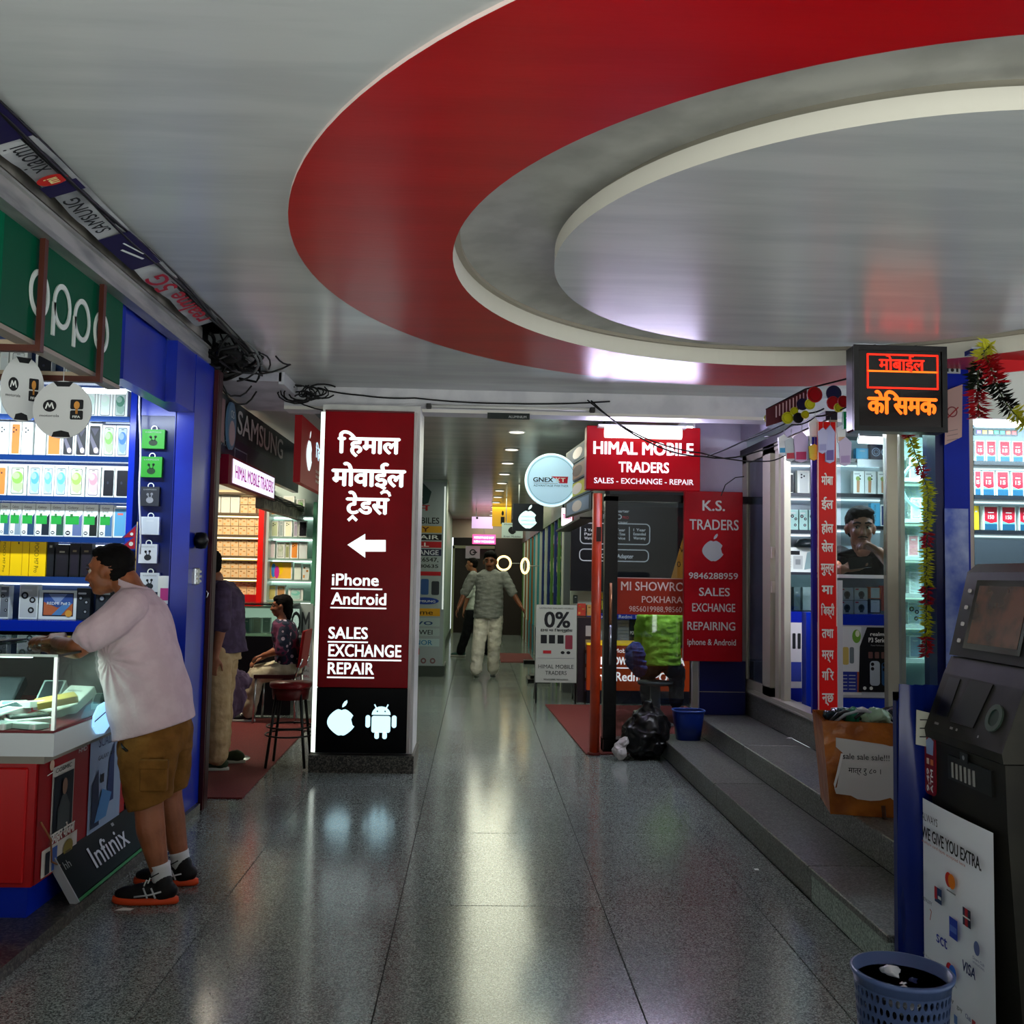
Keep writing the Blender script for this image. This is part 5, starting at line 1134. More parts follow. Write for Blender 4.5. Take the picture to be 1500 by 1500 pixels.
# blue cabinets and bucket, rubbish bag
cb = thing('blue_cabinet', 'navy blue cabinet under the dark red trade sign', 'cabinet', (2.05,8.2,.31))
b = MB(); b.box((1.89,8.16,.312),(2.28,8.40,.50),mat('#0a1246',.35)); b.build('lower_box', cb); b = MB(); b.box((1.89,8.16,.505),(2.28,8.40,.76),mat('#0a1246',.35)); b.build('upper_box', cb)
b = MB(); b.box((1.88,8.155,.500),(2.28,8.16,.506),mat('#7d7a70',.4)); b.box((1.875,8.15,.312),(1.885,8.35,.9),mat('#8d8f94',.3,.4)); b.build('edge_trim', cb)
bk = thing('bucket', 'blue plastic bucket on the first step beside rubbish bag', 'bucket', (1.73,7.86,.155))
def squircle(cx_,cy_,r,z,n=28): return [(cx_+r*(abs(math.cos(t))**.6)*(1 if math.cos(t)>0 else -1), cy_+r*.8*(abs(math.sin(t))**.6)*(1 if math.sin(t)>0 else -1), z) for t in [2*PI*i/n for i in range(n)]]
def loftrings(b, rings, m, cap0=True, cap1=False):
    n=len(rings[0]); V=[p for r in rings for p in r]; Fc=[(k*n+i,k*n+(i+1)%n,(k+1)*n+(i+1)%n,(k+1)*n+i) for k in range(len(rings)-1) for i in range(n)]
    if cap0: Fc.append(tuple(range(n-1,-1,-1)))
    if cap1: Fc.append(tuple((len(rings)-1)*n+i for i in range(n)))
    return b.add(V,Fc,m,True)
BB = mat('#0c2368',.3)
b = MB(); loftrings(b,[squircle(1.73,7.86,.095,.156),squircle(1.73,7.86,.115,.30),squircle(1.73,7.86,.125,.385)],BB); loftrings(b,[squircle(1.73,7.86,.120,.385),squircle(1.73,7.86,.092,.17)],mat('#091a50',.4),False,True); b.build('tub', bk)
b = MB(); b.tube(squircle(1.73,7.86,.128,.388),.007,mat('#2a4690',.3),6,closed=True); b.build('rim', bk)
# blob tool: union of lofts -> voxel remesh
def remesh(name, b, voxel, parent, m, smooth=2, label=None, noise=None, loc=None):
    me = bpy.data.meshes.new('tmp'); me.from_pydata(b.v, [], b.f); me.update()
    o = bpy.data.objects.new('tmp', me); C.objects.link(o)
    mo = o.modifiers.new('r','REMESH'); mo.mode='VOXEL'; mo.voxel_size=voxel; mo.use_smooth_shade=True
    if smooth: sm=o.modifiers.new('s','SMOOTH'); sm.iterations=smooth; sm.factor=.5
    dg = bpy.context.evaluated_depsgraph_get(); dg.update(); ev=o.evaluated_get(dg)
    nm = bpy.data.meshes.new_from_object(ev); bpy.data.objects.remove(o); bpy.data.meshes.remove(me)
    base = loc if loc is not None else (parent_loc(parent) if parent else Vector((0,0,0)))
    for v in nm.vertices:
        if noise: v.co += noise(v.co)
        v.co -= Vector(base)
    nm.materials.clear(); nm.materials.append(m) if not isinstance(m,(list,tuple)) else [nm.materials.append(x) for x in m]
    nm.polygons.foreach_set('use_smooth',[True]*len(nm.polygons)); nm.polygons.foreach_set('material_index',[0]*len(nm.polygons)); nm.name=name
    r=bpy.data.objects.new(name,nm); C.objects.link(r)
    if parent: r.parent=parent
    elif loc is not None: r.location=loc
    if label: r['label']=label
    return r
def crumple(amp, fr_):
    from mathutils import noise as N
    def f(p): 
        n=N.noise_vector(p*fr_)*amp + N.noise_vector(p*fr_*2.7)*amp*.5
        return n
    return f
b = MB(); b.blob((1.37,7.84,.17),(.19,.15,.19),BLK,14); b.blob((1.44,7.86,.26),(.15,.13,.14),BLK,12); b.blob((1.40,7.84,.40),(.06,.05,.08),BLK,10); b.blob((1.32,7.84,.33),(.07,.07,.07),BLK,10)
rb = remesh('rubbish_bag', b, .012, None, mat('#0d0d0e',.32), 1, noise=crumple(.035,9), loc=Vector((1.39,7.84,0)))
for v in rb.data.vertices: v.co.z=max(v.co.z,.002)
tag(rb,'black crumpled rubbish bag on the floor before glass partition','bag')
b = MB(); b.blob((1.165,7.78,.07),(.06,.05,.065),WHT,12); b.blob((1.195,7.78,.14),(.045,.04,.05),WHT,10)
wb = remesh('white_bag', b, .008, None, mat('#b9b5b4',.35), 1, noise=crumple(.02,16), loc=Vector((1.165,7.78,0)))
for v in wb.data.vertices: v.co.z=max(v.co.z,.002)
tag(wb,'small white plastic bag left of the black rubbish bag','bag')
b = MB(); b.box((.60,0,0),(0,0,0),CARP) if False else None
b = MB(); V=[(.80,11.0,.001),(.92,7.98,.001),(1.0,7.98,.001),(2.4,8.3,.001),(2.4,11.0,.001)]; b.add(V+[(x,y,.01) for x,y,z in V],[(5,6,7,8,9)]+[(i,(i+1)%5,(i+1)%5+5,i+5) for i in range(5)],CARP); tag(b.build('red_carpet', loc=(1.4,9.5,.001)), 'dark red carpet running behind the orange-red post', 'carpet')

# ---- phone showroom behind the glass
b = MB(); b.box((1.1,12.2,0),(4,12.3,3),mat('#5d6468',.5)); b.box((2.62,8.53,0),(2.7,12.2,3),mat('#596066',.5)); S('wall_front', b)
bp_ = thing('advert_panel', 'black advertising panel with white rounded boxes behind the partition', 'panel', (1.8,11.5,1.2))
qb = pxr(11.5, 836, 742, 1010, 867); fb_ = front((qb[0],11.5,qb[1])); bw_, bh = qb[2]-qb[0], qb[3]-qb[1]
b = MB(); b.fbox(fb_,0,0,bw_,bh,0,mat('#04050a',.4),-.06); 
def bpix(x,y): p=W(x,y,Y=11.49); return p.x-qb[0],p.z-qb[1]
def orr(x0,y0,x1,y1):
    a=bpix(x0,y1); c_=bpix(x1,y0); r=.05; pts=[]
    for cx_,cy_,t in ((c_[0]-r,c_[1]-r,0),(a[0]+r,c_[1]-r,1),(a[0]+r,a[1]+r,2),(c_[0]-r,a[1]+r,3)):
        for k in range(5): q_=(t+k/4)*PI/2; pts.append((cx_+r*math.cos(q_),cy_+r*math.sin(q_)))
    b.line(fb_,pts+[pts[0]],.012,.004,mat('#c9cdd2',emit=.2))
orr(850,768,952,796); orr(849,806,950,821)
TW = mat('#d6d8dc',emit=.25)
def wb_(txt,x0,x1,yt,yb,m=TW,bold=.02): a=bpix(x0,yb); c_=bpix(x1,yt); b.text(fb_,txt,a[0],a[1],c_[1]-bpix(x1,yb)[1],.004,m,w=c_[0]-a[0],bold=bold)
wb_('Our Smarter',884,922,746,750); wb_('BUILD',884,911,753,760); wb_('PRO',912,921,756,760,mat('#b02030',emit=.3)); wb_('Protector',886,920,763,766)
for x,t_ in ((856,('3 Year','Parts','Warranty')),(898,('1 Year','Free Time','Service')),(928,('1 Year','Extended','Warranty'))):
    for k,s_ in enumerate(t_): wb_(s_,x,x+18,774+6*k,778+6*k)
wb_('1 Owned Adapter',876,928,811,817)
for x in (888,922): a=bpix(x,792); c_=bpix(x,772); b.line(fb_,[a,c_],.008,.004,TW)
b.build('panel', bp_)
mc = thing('orange_counter', 'orange shop counter with white brand lettering behind the glass', 'counter', (1.8,11.2,0))
qm = pxr(11.2, 860, 946, 1010, 1012); fm = front((qm[0],11.2,qm[1])); mw, mh = qm[2]-qm[0], qm[3]-qm[1]
b = MB(); b.box((qm[0],11.2,0.0),(qm[2],11.9,qm[1]),mat('#14161f',.4)); b.build('plinth', mc)
b = MB(); b.fbox(fm,0,0,mw,mh,0,mat('#a23a14',.4,emit=.12),-.6); b.build('front_panel', mc)
b = MB(); b.fbox(fm,0,mh,mw,mh+.02,.01,mat('#d8b020',emit=.5),-.6); b.build('yellow_edge', mc)
def mt(txt,x0,x1,yt,yb,bold=.02): p0=W(x0,yb,Y=11.19); p1=W(x1,yt,Y=11.19); p2=W(x1,yb,Y=11.19); b.text(fm,txt,p0.x-qm[0],p0.z-qm[1],p1.z-p2.z,.006,mat('#f4ecec',emit=.9),w=p1.x-p0.x,bold=bold)
b = MB(); mt('MI SHOWROOM POKHARA',872,1003,962,973,.04); mt('mi | Redmi   POCO',872,1003,984,997,.02); p0=W(872,978,Y=11.19); b.line(fm,[(p0.x-qm[0],p0.z-qm[1]),(mw-.06,p0.z-qm[1])],.012,.006,WL); mt('Mobile',900,925,950,956,.0); b.build('lettering', mc)
dk = thing('display_stand', 'low showcase with grey boxes and black poster behind the orange counter', 'stand', (1.6,11.8,.6))
qd = pxr(11.75, 862, 900, 1010, 945); 
b = MB(); b.box((qd[0],11.96,qd[1]-.1),(qd[2],12.0,qd[3]),mat('#9aa6aa',.4)); b.build('back_panel', dk)
b = MB(); b.box((qd[0],11.75,qd[3]-.06),(qd[2],11.96,qd[3]),mat('#1c2f8c',.3,emit=.3)); f5=front((qd[0],11.75,qd[3]-.06)); b.text(f5,'xiaomi  Redmi  REDMI',.15,.01,.04,.004,TW,w=.6); b.build('header', dk)
f5 = front((0,11.9,0))
b = MB(); q_=pxr(11.9,905,908,922,938); 
for k in range(6): b.fbox(f5,q_[0],q_[1]+k*(q_[3]-q_[1])/6,q_[2],q_[1]+(k+.9)*(q_[3]-q_[1])/6,0,mat('#8a9296',.4),-.05)
b.build('drawer_rack', dk)
b = MB(); q_=pxr(11.88,922,906,937,939); b.fbox(front((q_[0],11.88,q_[1])),0,0,q_[2]-q_[0],q_[3]-q_[1],0,mat('#14201a',.4),-.02); b.text(front((q_[0],11.88,q_[1])),'POCO',.01,.08,.04,.003,TW,w=q_[2]-q_[0]-.03); b.build('black_poster', dk)
b = MB(); q_=pxr(11.7,836,866,881,886); b.box((q_[0],11.7,q_[1]),(q_[2],11.8,q_[3]),mat('#a9b3a6',.4)); tag(b.build('white_shelf_unit',loc=(q_[0],11.7,q_[1])),'pale shelf board under the black advertising panel','shelf')
for k,(x0,x1,y0,y1,kd,cc,lab) in enumerate(((882,890,868,878,'plain','#c9a020','yellow box on the showroom shelf beside red post'),(882,890,880,893,'plain','#c8c030','yellow-green box below the yellow box beside red post'),(846,858,884,902,'kraft','#c04030','red and white carton pile below the pale shelf board'),(860,872,886,902,'kraft','#c9a060','tan carton beside the red and white carton'),(840,846,872,884,'plain','#26302c','little dark bottle box on the pale shelf board'))):
    carton(11.6,x0,y0,x1,y1,kd,lab,body=cc,c1=cc)
b = MB(); q_=pxr(11.3,846,905,872,1020); b.box((q_[0],11.3,0),(q_[2],11.6,q_[3]),mat('#2c2228',.5)); 
for k in range(5): b.rect(front((q_[0],11.3,0)),.09,.12+.16*k,.2,.24+.16*k,.003,mat(('#6a4a7a','#9a8a8a','#5a6a7a','#8a7a5a','#b0a8a8')[k]))
tag(b.build('magazine_stand',loc=(q_[0],11.3,0)),'dark stand with small posters right of the zero percent board','stand')
sl = thing('tube_light','ceiling tube lamp added to brighten the phone showroom','lamp',(1.9,9.15,2.85)); b=MB(); b.tube([(1.4,9.15,2.9),(2.4,9.15,2.9)],.02,mat('#f4f8ff',emit=10)); b.build('tube',sl); lamp('tube_glow','AREA',(1.9,9.15,2.84),42,'#eef4ff',1.0,.5,(0,0,0),sl)  # lamp added to light the green shirt and the showroom
ye = MB(); fr_=front((0,8.6,0)); pts=[W(*p,Y=8.6) for p in ((983,848),(1003,780),(1003,848))]; ye.poly(fr_,[(p.x,p.z) for p in pts],0,mat('#d9963a',.5,emit=.15),.01); ye.text(fr_,'0',pts[2].x-.07,1.55,.05,.003,INK); ye.text(fr_,'V',pts[2].x-.05,1.68,.05,.003,INK)
tag(ye.build('yellow_pennant',loc=pts[0]),'yellow triangular poster half hidden behind the dark red sign','poster')
# wires sagging across
cable([(.85,7.35,2.80),(1.3,7.4,2.50),(1.75,7.45,2.40),(2.15,7.4,2.44),(2.5,6.9,2.62)],.006,'upper black wire sagging in front of the red shop sign',.03)
cable([(.82,7.33,2.80),(1.25,7.36,2.53),(1.72,7.4,2.42),(2.2,7.35,2.36),(2.35,7.2,2.42)],.005,'lower black wire sagging in front of the red shop sign',.02)
cable([(1.85,7.85,2.45),(2.1,7.6,2.55),(2.4,7.0,2.68),(2.5,6.9,2.70)],.006,'black wire rising from red sign corner to the garland',.01)
cable([(1.99,7.86,2.13),(2.02,7.84,2.22),(2.1,7.83,2.28),(2.17,7.82,2.29)],.004,'thin wire curving from the dark red sign to door',.0)
# ================================================================ phone shop on the landing (right)
YS = 6.3
ALU = mat('#a9a595', .35, .25)
def frontbox(name, Y, x0, y0, x1, y1, m, depth=.03, parent=None, bev=0):
    q = pxr(Y, x0, y0, x1, y1); b = MB(); b.fbox(front((q[0],Y,q[1])),0,0,q[2]-q[0],q[3]-q[1],0,m,-depth,bev); return b.build(name, parent)
# sliding door on the side wall, X = 2.2
dn = bpy.data.objects.new('door_2', None); C.objects.link(dn); dn['kind']='structure'
zt, zb_ = 2.52, .512
def sidebar(name, y0, y1, z0, z1, m, x0=2.2, x1=2.25): b=MB(); b.box((x0,y0,z0),(x1,y1,z1),m); return b.build(name, dn)
def dy(x): return W(x,900,X=2.3).y
DA,DB,DC,DD,DE,DG_,DH,DI=[dy(x) for x in (1087,1093,1117,1128,1130,1135,1138,1143)]
for y0,y1 in ((DB,DA),(DD,DC)): sidebar('stile',y0,y1,zb_,zt,ALU,2.3,2.35)
for y0,y1 in ((DG_,DE),(DI,DH)): sidebar('stile',y0,y1,zb_,zt,ALU,2.33,2.38)
sidebar('rail',DD,DA,zt-.07,zt,ALU,2.3,2.35); sidebar('rail',DD,DA,zb_,zb_+.10,ALU,2.3,2.35); sidebar('rail',6.32,DE,zt-.05,zt,ALU,2.32,2.38); sidebar('track',6.35,DB,zb_,zb_+.03,ALU,2.295,2.42)
sidebar('pane',DC,DB,zb_+.10,zt-.07,mat('#2c3442',.06,.0,0,.9),2.315,2.325)
for z in (1.35,1.62): sidebar('hinge',DE,DD,z,z+.09,mat('#c5c1b4',.3,.3),2.305,2.34)
b = MB(); b.box((2.3,6.32,zt),(2.38,8.42,2.58),mat('#25222e',.5)); S('trim_8', b)
# outer frames of the front windows
wn = bpy.data.objects.new('window_1', None); C.objects.link(wn); wn['kind']='structure'
frontbox('frame', YS, 1300, 600, 1316, 1042, ALU, .06, wn); frontbox('frame', YS, 1320, 620, 1326, 1042, mat('#8d958c',.3,.3), .05, wn)
frontbox('frame', YS, 1226, 1040, 1316, 1050, ALU, .06, wn)
frontbox('frame', YS+.02, 1418, 510, 1427, 1010, mat('#b9aea0',.4), .10, wn)
frontbox('pane', YS+.02, 1326, 600, 1372, 1010, glass('#cfe6e0',alpha=.08), .005, wn); frontbox('pane', YS+.02, 1232, 640, 1300, 842, glass('#e0eeee',alpha=.01), .005, wn)
frontbox('pane', YS+.02, 1427, 625, 1620, 1010, glass('#e0eeee',alpha=.01), .005, wn)
# blue pillar with sky-blue print
bpil = thing('blue_pillar', 'glossy blue pillar with faded white cloud print right of the LED sign', 'pillar', (3.0, YS-.1, .5))
frontbox('pillar_body', YS-.10, 1384, 470, 1421, 1012, varied('#081c84','#0b2496',2,.3,key='bp1',spec=.12), .2, bpil)
frontbox('dark_edge', YS-.09, 1371, 500, 1384, 1012, mat('#060c40',.3), .18, bpil)
q = pxr(YS-.11, 1386, 745, 1420, 1005)
frontbox('cloud_print', YS-.104, 1385, 745, 1420, 1008, varied('#2747a8','#9aa8cc',5,.3,detail=6,key='cloudp',lo=.35,hi=.7), .003, bpil)
pst = MB(); f6 = front((0,YS-.125,0)); P=[W(*p,Y=YS-.125) for p in ((1384,652),(1409,640),(1410,563),(1386,572))]; pst.poly(f6,[(p.x,p.z) for p in P],0,mat('#a98a86',.5),.004)
c0=P[0]; pst.ring(f6,c0.x+.05,c0.z+.22,.028,.036,.002,mat('#6a2028'),n=16); pst.line(f6,[(c0.x+.01,c0.z+.17),(c0.x+.09,c0.z+.25)],.008,.003,mat('#8a1018'))
for k in range(3): pst.line(f6,[(c0.x+.015,c0.z+.03+.03*k),(c0.x+.085,c0.z+.045+.03*k)],.005,.002,mat('#7a6a6a'))
tag(pst.build('notice', loc=c0), 'slanted pinkish notice stuck on the blue pillar', 'notice')
pst = MB(); q = pxr(YS-.12,1384,535,1407,547); fq=front((q[0],YS-.12,q[1])); pst.fbox(fq,0,0,q[2]-q[0],q[3]-q[1],0,mat('#a8aeb4',.5),-.004); pst.ell(fq,.05,.022,.012,.012,.001,INK,n=10); pst.rect(fq,.01,.01,.025,.04,.001,INK); pst.rect(fq,.075,.01,.09,.04,.001,INK)
tag(pst.build('number_plate', loc=(q[0],YS-.12,q[1])), 'small pale label high on the blue pillar', 'label')
# red banner with white letters
rbn = thing('vertical_banner', 'narrow red vertical banner with white letters beside the shop window', 'banner', (2.2,YS-.05,.55))
q = pxr(YS-.06, 1198, 618, 1226, 1048); fr = front((q[0],YS-.06,q[1])); w_,h_ = q[2]-q[0],q[3]-q[1]
b = MB(); b.fbox(fr,0,0,w_,h_,0,mat('#c01210',.4,emit=.12),-.01); b.rect(fr,0,0,.006,h_,.001,mat('#e8d8d0')); b.rect(fr,w_-.006,h_*.3,w_,h_,.001,mat('#e8d8d0'))
for txt,y in (('मोबा',702),('ईल',737),('होल',772),('सेल',800),('मुल्य',830),('मा',862),('बिक्री',893),('तथा',926),('मर्म',957),('गरि',988),('न्छ',1020)):
    p=W(1211,y+8,Y=YS-.06); b.text(fr,txt,w_*.5,p.z-q[1],.052,.002,WHT,align='c',w=w_*(.62 if len(txt)<5 else .7),bold=.04,cap=.62)
b.build('cloth', rbn)
frontbox('blue_edge', YS-.02, 1190, 640, 1197, 1045, mat('#0c1c88',.3), .03, rbn)
b = MB(); q=pxr(YS-.03,1226,850,1233,1048); b.box((q[0],YS-.05,q[1]),(q[2],YS+.02,q[3]),mat('#c9ccd4',.35,.2)); b.build('side_strip', rbn)
# interior
b = MB(); b.box((2.3,9.4,.5),(6,9.5,3),mat('#aab3b6',.5)); S('wall_back', b)
b = MB(); b.box((2.35,7.62,2.7),(6.5,9.5,2.75),mat('#9a9ea2',.5)); S('ceiling', b)
def unit(name,label,Y,x0,x1,rows,top,bot,m_shelf,m_back,emit=None,depth=.2,split=None):
    t = thing(name,label,'shelf',(W(x0,bot,Y=Y).x,Y,.5)); xa,xb=W(x0,(top+bot)/2,Y=Y).x,W(x1,(top+bot)/2,Y=Y).x; xm=(x0+x1)/2
    b=MB(); b.box((xa,Y+depth,W(xm,bot,Y=Y).z),(xb,Y+depth+.02,W(xm,top,Y=Y).z),m_back); b.build('back_panel',t)
    b=MB(); b.box((xa,Y+.01,.501),(xb,Y+depth+.02,W(xm,bot,Y=Y).z),mat('#3a4048',.5)); b.build('base_cabinet',t)
    for y in rows:
        z=W(xm,y,Y=Y).z; b=MB(); b.box((xa,Y,z-.03),(xb,Y+depth,z),m_shelf); b.build('shelf',t)
        if emit: b=MB(); b.box((xa+.01,Y+depth-.03,z-.045),(xb-.01,Y+depth-.005,z-.032),emit); b.build('light_strip',t)
    return t
Y2=7.9
u1=unit('display_shelves','shelves with grey phone boxes seen through the sliding door',Y2,1143,1199,[672,722,776,838],640,842,mat('#2c3038',.3),mat('#8f9ba4',.5),mat('#e6f4ff',emit=1.6))
def rs(Y,yb,place,items,zY=None,xm=1171): rowset(Y,yb,place,items,None,z0=W(xm,yb,Y=zY or (Y-.08)).z)
rs(Y2+.08,722,'second shelf behind sliding door',[(1143,1150,690,'black','dark box'),(1152,1162,692,'black','black phone box'),(1168,1186,688,'camera','white phone box',dict(c1='#c4ccca')),(1188,1198,690,'plain','white box',dict(c1='#b9c2c4'))])
rs(Y2+.08,776,'third shelf behind sliding door',[(1144,1156,746,'lens','clear teal box',dict(body='#a9cfc9',c1='#9cc4bf')),(1157,1170,746,'lens','clear teal box',dict(body='#a9cfc9',c1='#9cc4bf')),(1171,1184,746,'lens','clear teal box',dict(body='#a9cfc9',c1='#9cc4bf')),(1185,1198,746,'lens','clear teal box',dict(body='#a9cfc9',c1='#9cc4bf'))])
rs(Y2+.08,838,'lowest shelf behind sliding door',[(1145,1198,802,'router','wide white router box')])
b=MB(); b.lathe((W(1180,800,Y=Y2+.1).x,Y2+.1,W(1180,801,Y=Y2+.1).z),[(.09,0),(.1,.02),(.06,.06),(.0,.07)],mat('#1c2428',.3),16); tag(b.build('speaker',loc=(W(1180,800,Y=Y2+.1).x,Y2+.1,1.68)),'round dark speaker on top of the wide router box','speaker')
gcb=thing('glass_case','glass case with dark frames and blue base behind the sliding door','counter',(2.9,7.6,.5))
frontbox('glass_front',7.5,1143,842,1199,896,glass('#c9d8d8',alpha=.12),.01,gcb); frontbox('base',7.5,1143,896,1199,1040,mat('#0c1c88',.3),.3,gcb)
frontbox('inner_back',7.8,1143,842,1199,896,mat('#6d7c80',.4),.02,gcb); frontbox('blue_column',7.2,1181,897,1198,1040,BLUG,.1,gcb)
pst=MB(); q=pxr(7.45,1157,912,1178,1008); fq=front((q[0],7.45,q[1])); pst.fbox(fq,0,0,q[2]-q[0],q[3]-q[1],0,mat('#b9b4b8',.5),-.004); pst.rect(fq,.01,.05,.09,.2,.001,mat('#28368a')); 
for k in range(2): pst.rrect(fq,.02+.04*k,.3,.045+.04*k,.42,.006,.001,INK)
tag(pst.build('poster',loc=(q[0],7.45,q[1])),'pale poster of phones on the blue base behind door','poster')
for n,(x0,x1,c_) in enumerate(((1150,1160,'#2c343a'),(1163,1172,'#8f9a9c'),(1176,1190,'#c9d0d0'))):
    carton(7.65,x0,860,x1,894,'plain',f'gadget box inside the case behind sliding door, {ORD[n]} from left',body=c_,c1=c_)
# shelves behind the seller
Y3=7.6
u2=unit('display_shelves','shelves of gadget boxes above the seller behind the window',Y3,1226,1304,[672,723,770],640,845,mat('#16181c',.3),mat('#9fb0b6',.5),mat('#e6f4ff',emit=1.6))
rs(Y3+.08,672,'top shelf above the seller',[(1254,1272,655,'plain','blue packet',dict(body='#3f9ac8',c1='#5ab4dc')),(1275,1305,648,'speaker','dark blue speaker pair box',dict(body='#1a2340'))],Y3,1265)
rs(Y3+.08,723,'second shelf above the seller',[(1250,1266,689,'gimbal','gimbal stand box'),(1267,1284,689,'gimbal','gimbal stand box'),(1286,1303,689,'gimbal','gimbal stand box')],Y3,1265)
frontbox('price_rail',Y3-.02,1256,673,1304,684,mat('#c9ced0',.4),.01,u2)
rs(Y3+.08,770,'third shelf beside the seller head',[(1276,1289,736,'yellow','cyan box with white letters',dict(body='#4aa0c4')),(1290,1303,738,'plain','white and navy box',dict(c1='#1a2c5a'))],Y3,1265)
# counter below the seller
ct2=thing('shop_counter','blue and white counter with camera boxes and posters below the seller','counter',(2.6,YS+.1,.51))
YK=YS+.12
frontbox('white_top',YK-.02,1228,842,1301,847,mat('#dfe2e6',.3),.5,ct2); frontbox('blue_band',YK,1228,900,1301,916,BLUG,.45,ct2)
frontbox('white_body',YK+.005,1228,916,1301,1022,mat('#b9bdc6',.4),.45,ct2); frontbox('blue_base',YK,1228,1023,1301,1042,BLUG,.45,ct2); frontbox('case_back',YK+.3,1228,847,1301,900,mat('#6a787c',.4),.02,ct2)
frontbox('pane',YK,1228,847,1301,900,glass('#dde8e8',alpha=.02),.005,ct2)
for n,(x0,x1,y0,y1,kd,bd,lab) in enumerate(((1231,1250,861,879,'cambox','#cfd6d6','white camera box, upper left of the counter case'),(1252,1272,861,879,'cambox','#cfd6d6','white camera box, upper right of the counter case'),(1231,1250,880,899,'cambox','#cfd6d6','white camera box, lower left of the counter case'),(1252,1272,880,899,'cambox','#cfd6d6','white camera box, lower right of the counter case'),
   (1274,1290,860,877,'plain','#d86a30','orange and black gadget box in the counter case'),(1274,1290,878,898,'plain','#30363a','black box under the orange gadget box'),(1292,1300,858,895,'plain','#c84040','slim red gadget box at the right of counter case'))):
    carton(YK+.12,x0,y0,x1,y1,kd,lab,body=bd,c1='#c2402a' if n==6 else '#e0e4e4')
pw=MB(); q=pxr(YK-.01,1230,918,1262,1018); fq=front((q[0],YK-.008,q[1])); w_,h_=q[2]-q[0],q[3]-q[1]; pw.fbox(fq,0,0,w_,h_,0,mat('#cfd2d6',.5),-.003)
pw.ell(fq,w_*.78,h_*.86,w_*.2,h_*.1,.001,mat('#6a9a30'),n=16); pw.ell(fq,w_*.82,h_*.9,w_*.1,h_*.05,.002,mat('#d8dcc0'),n=12); pw.rrect(fq,w_*.0,h_*.45,w_*.12,h_*.68,.01,.001,INK); pw.rrect(fq,w_*.14,h_*.44,w_*.42,h_*.70,.012,.001,mat('#c9b060')); pw.rrect(fq,w_*.46,h_*.46,w_*.66,h_*.7,.01,.001,mat('#6a7478'))
pw.rect(fq,w_*.02,h_*.04,w_*.8,h_*.34,.001,mat('#20308c')); pw.rect(fq,w_*.8,h_*.04,w_,h_*.34,.001,mat('#a8503a')); 
for k in range(5): pw.rect(fq,w_*.06,h_*(.08+.05*k),w_*.34,h_*(.09+.05*k),.002,LGR); pw.rect(fq,w_*.42,h_*(.08+.05*k),w_*.72,h_*(.09+.05*k),.002,LGR)
tag(pw.build('poster',loc=(q[0],YK,q[1])),'white poster with blue price table on the counter front','poster')
pw=MB(); q=pxr(YK-.02,1258,919,1301,1014); fq=front((q[0],YK-.016,q[1])); w_,h_=q[2]-q[0],q[3]-q[1]; pw.poly(fq,[(0,0),(w_,0),(w_,h_),(w_*.3,h_),(w_*.05,h_*.7)],0,mat('#08090e',.4),.003)
pw.text(fq,'realme',w_*.40,h_*.87,h_*.055,.002,WHT,w=w_*.58,bold=.02); pw.text(fq,'P3 Series',w_*.34,h_*.77,h_*.07,.002,WHT,w=w_*.64,bold=.03); pw.text(fq,'Power Performance',w_*.42,h_*.71,h_*.025,.002,GREY,w=w_*.5)
for k in range(3): pw.rrect(fq,w_*(.33+.22*k),h_*.52,w_*(.48+.22*k),h_*.62,.006,.002,mat('#6a4a46')); 
pw.rrect(fq,w_*.38,h_*.1,w_*.72,h_*.48,.02,.002,mat('#a9b6c2')); pw.rrect(fq,w_*.78,h_*.1,w_*.99,h_*.46,.02,.002,mat('#27507e')); 
for k in (0,1): pw.ell(fq,w_*.47,h_*(.43-.07*k),.012,.012,.003,INK,n=10); pw.ell(fq,w_*.87,h_*(.42-.07*k),.012,.012,.003,INK,n=10)
for k in (.2,.42): pw.ell(fq,w_*k,h_*.06,.012,.012,.003,WHT,n=8)
tag(pw.build('poster',loc=(q[0],YK-.02,q[1])),'black phone series poster on the counter front','poster')
# glass display behind the tall pane with a neon ring
Y4=7.2
u3=unit('display_shelves','pale teal lit shelves behind the pane beside the blue pillar',Y4,1318,1376,[700,760,815,870,915,965],635,1010,mat('#c9dcd8',.3),mat('#8fa6a6',.4),mat('#e6fff6',emit=1.2))
nr=thing('neon_ring','cool white neon ring behind the pane left of the garland','lamp',W(1356,711,Y=YS+.25)); fr=Fr(W(1356,711,Y=YS+.25)); b=MB(); b.tube([fr(.165*math.cos(2*PI*k/40),.165*math.sin(2*PI*k/40),0) for k in range(40)],.011,mat('#c2ecf4',emit=2.0),8,closed=True); b.build('tube',nr)
b=MB(); b.tube([fr(0,.165,0),fr(0,.5,0)],.004,GREY,5); b.build('cord',nr)
for n,(y,x0,x1,kd,cc) in enumerate(((700,1332,1348,'plain','#8fa8c0'),(760,1334,1350,'swirl','#7fb0b0'),(815,1330,1346,'plain','#c98a90'),(870,1332,1350,'plain','#b9c8c8'),(915,1330,1348,'lens','#a9b9b9'),(965,1332,1350,'plain','#93a3b9'))):
    rowset(Y4+.1,y,f'{ORD[n]} teal shelf by the pillar',[(x0,x1,y-32,kd,'small pale box',dict(c1=cc))],z0=W(1347,y,Y=Y4).z)
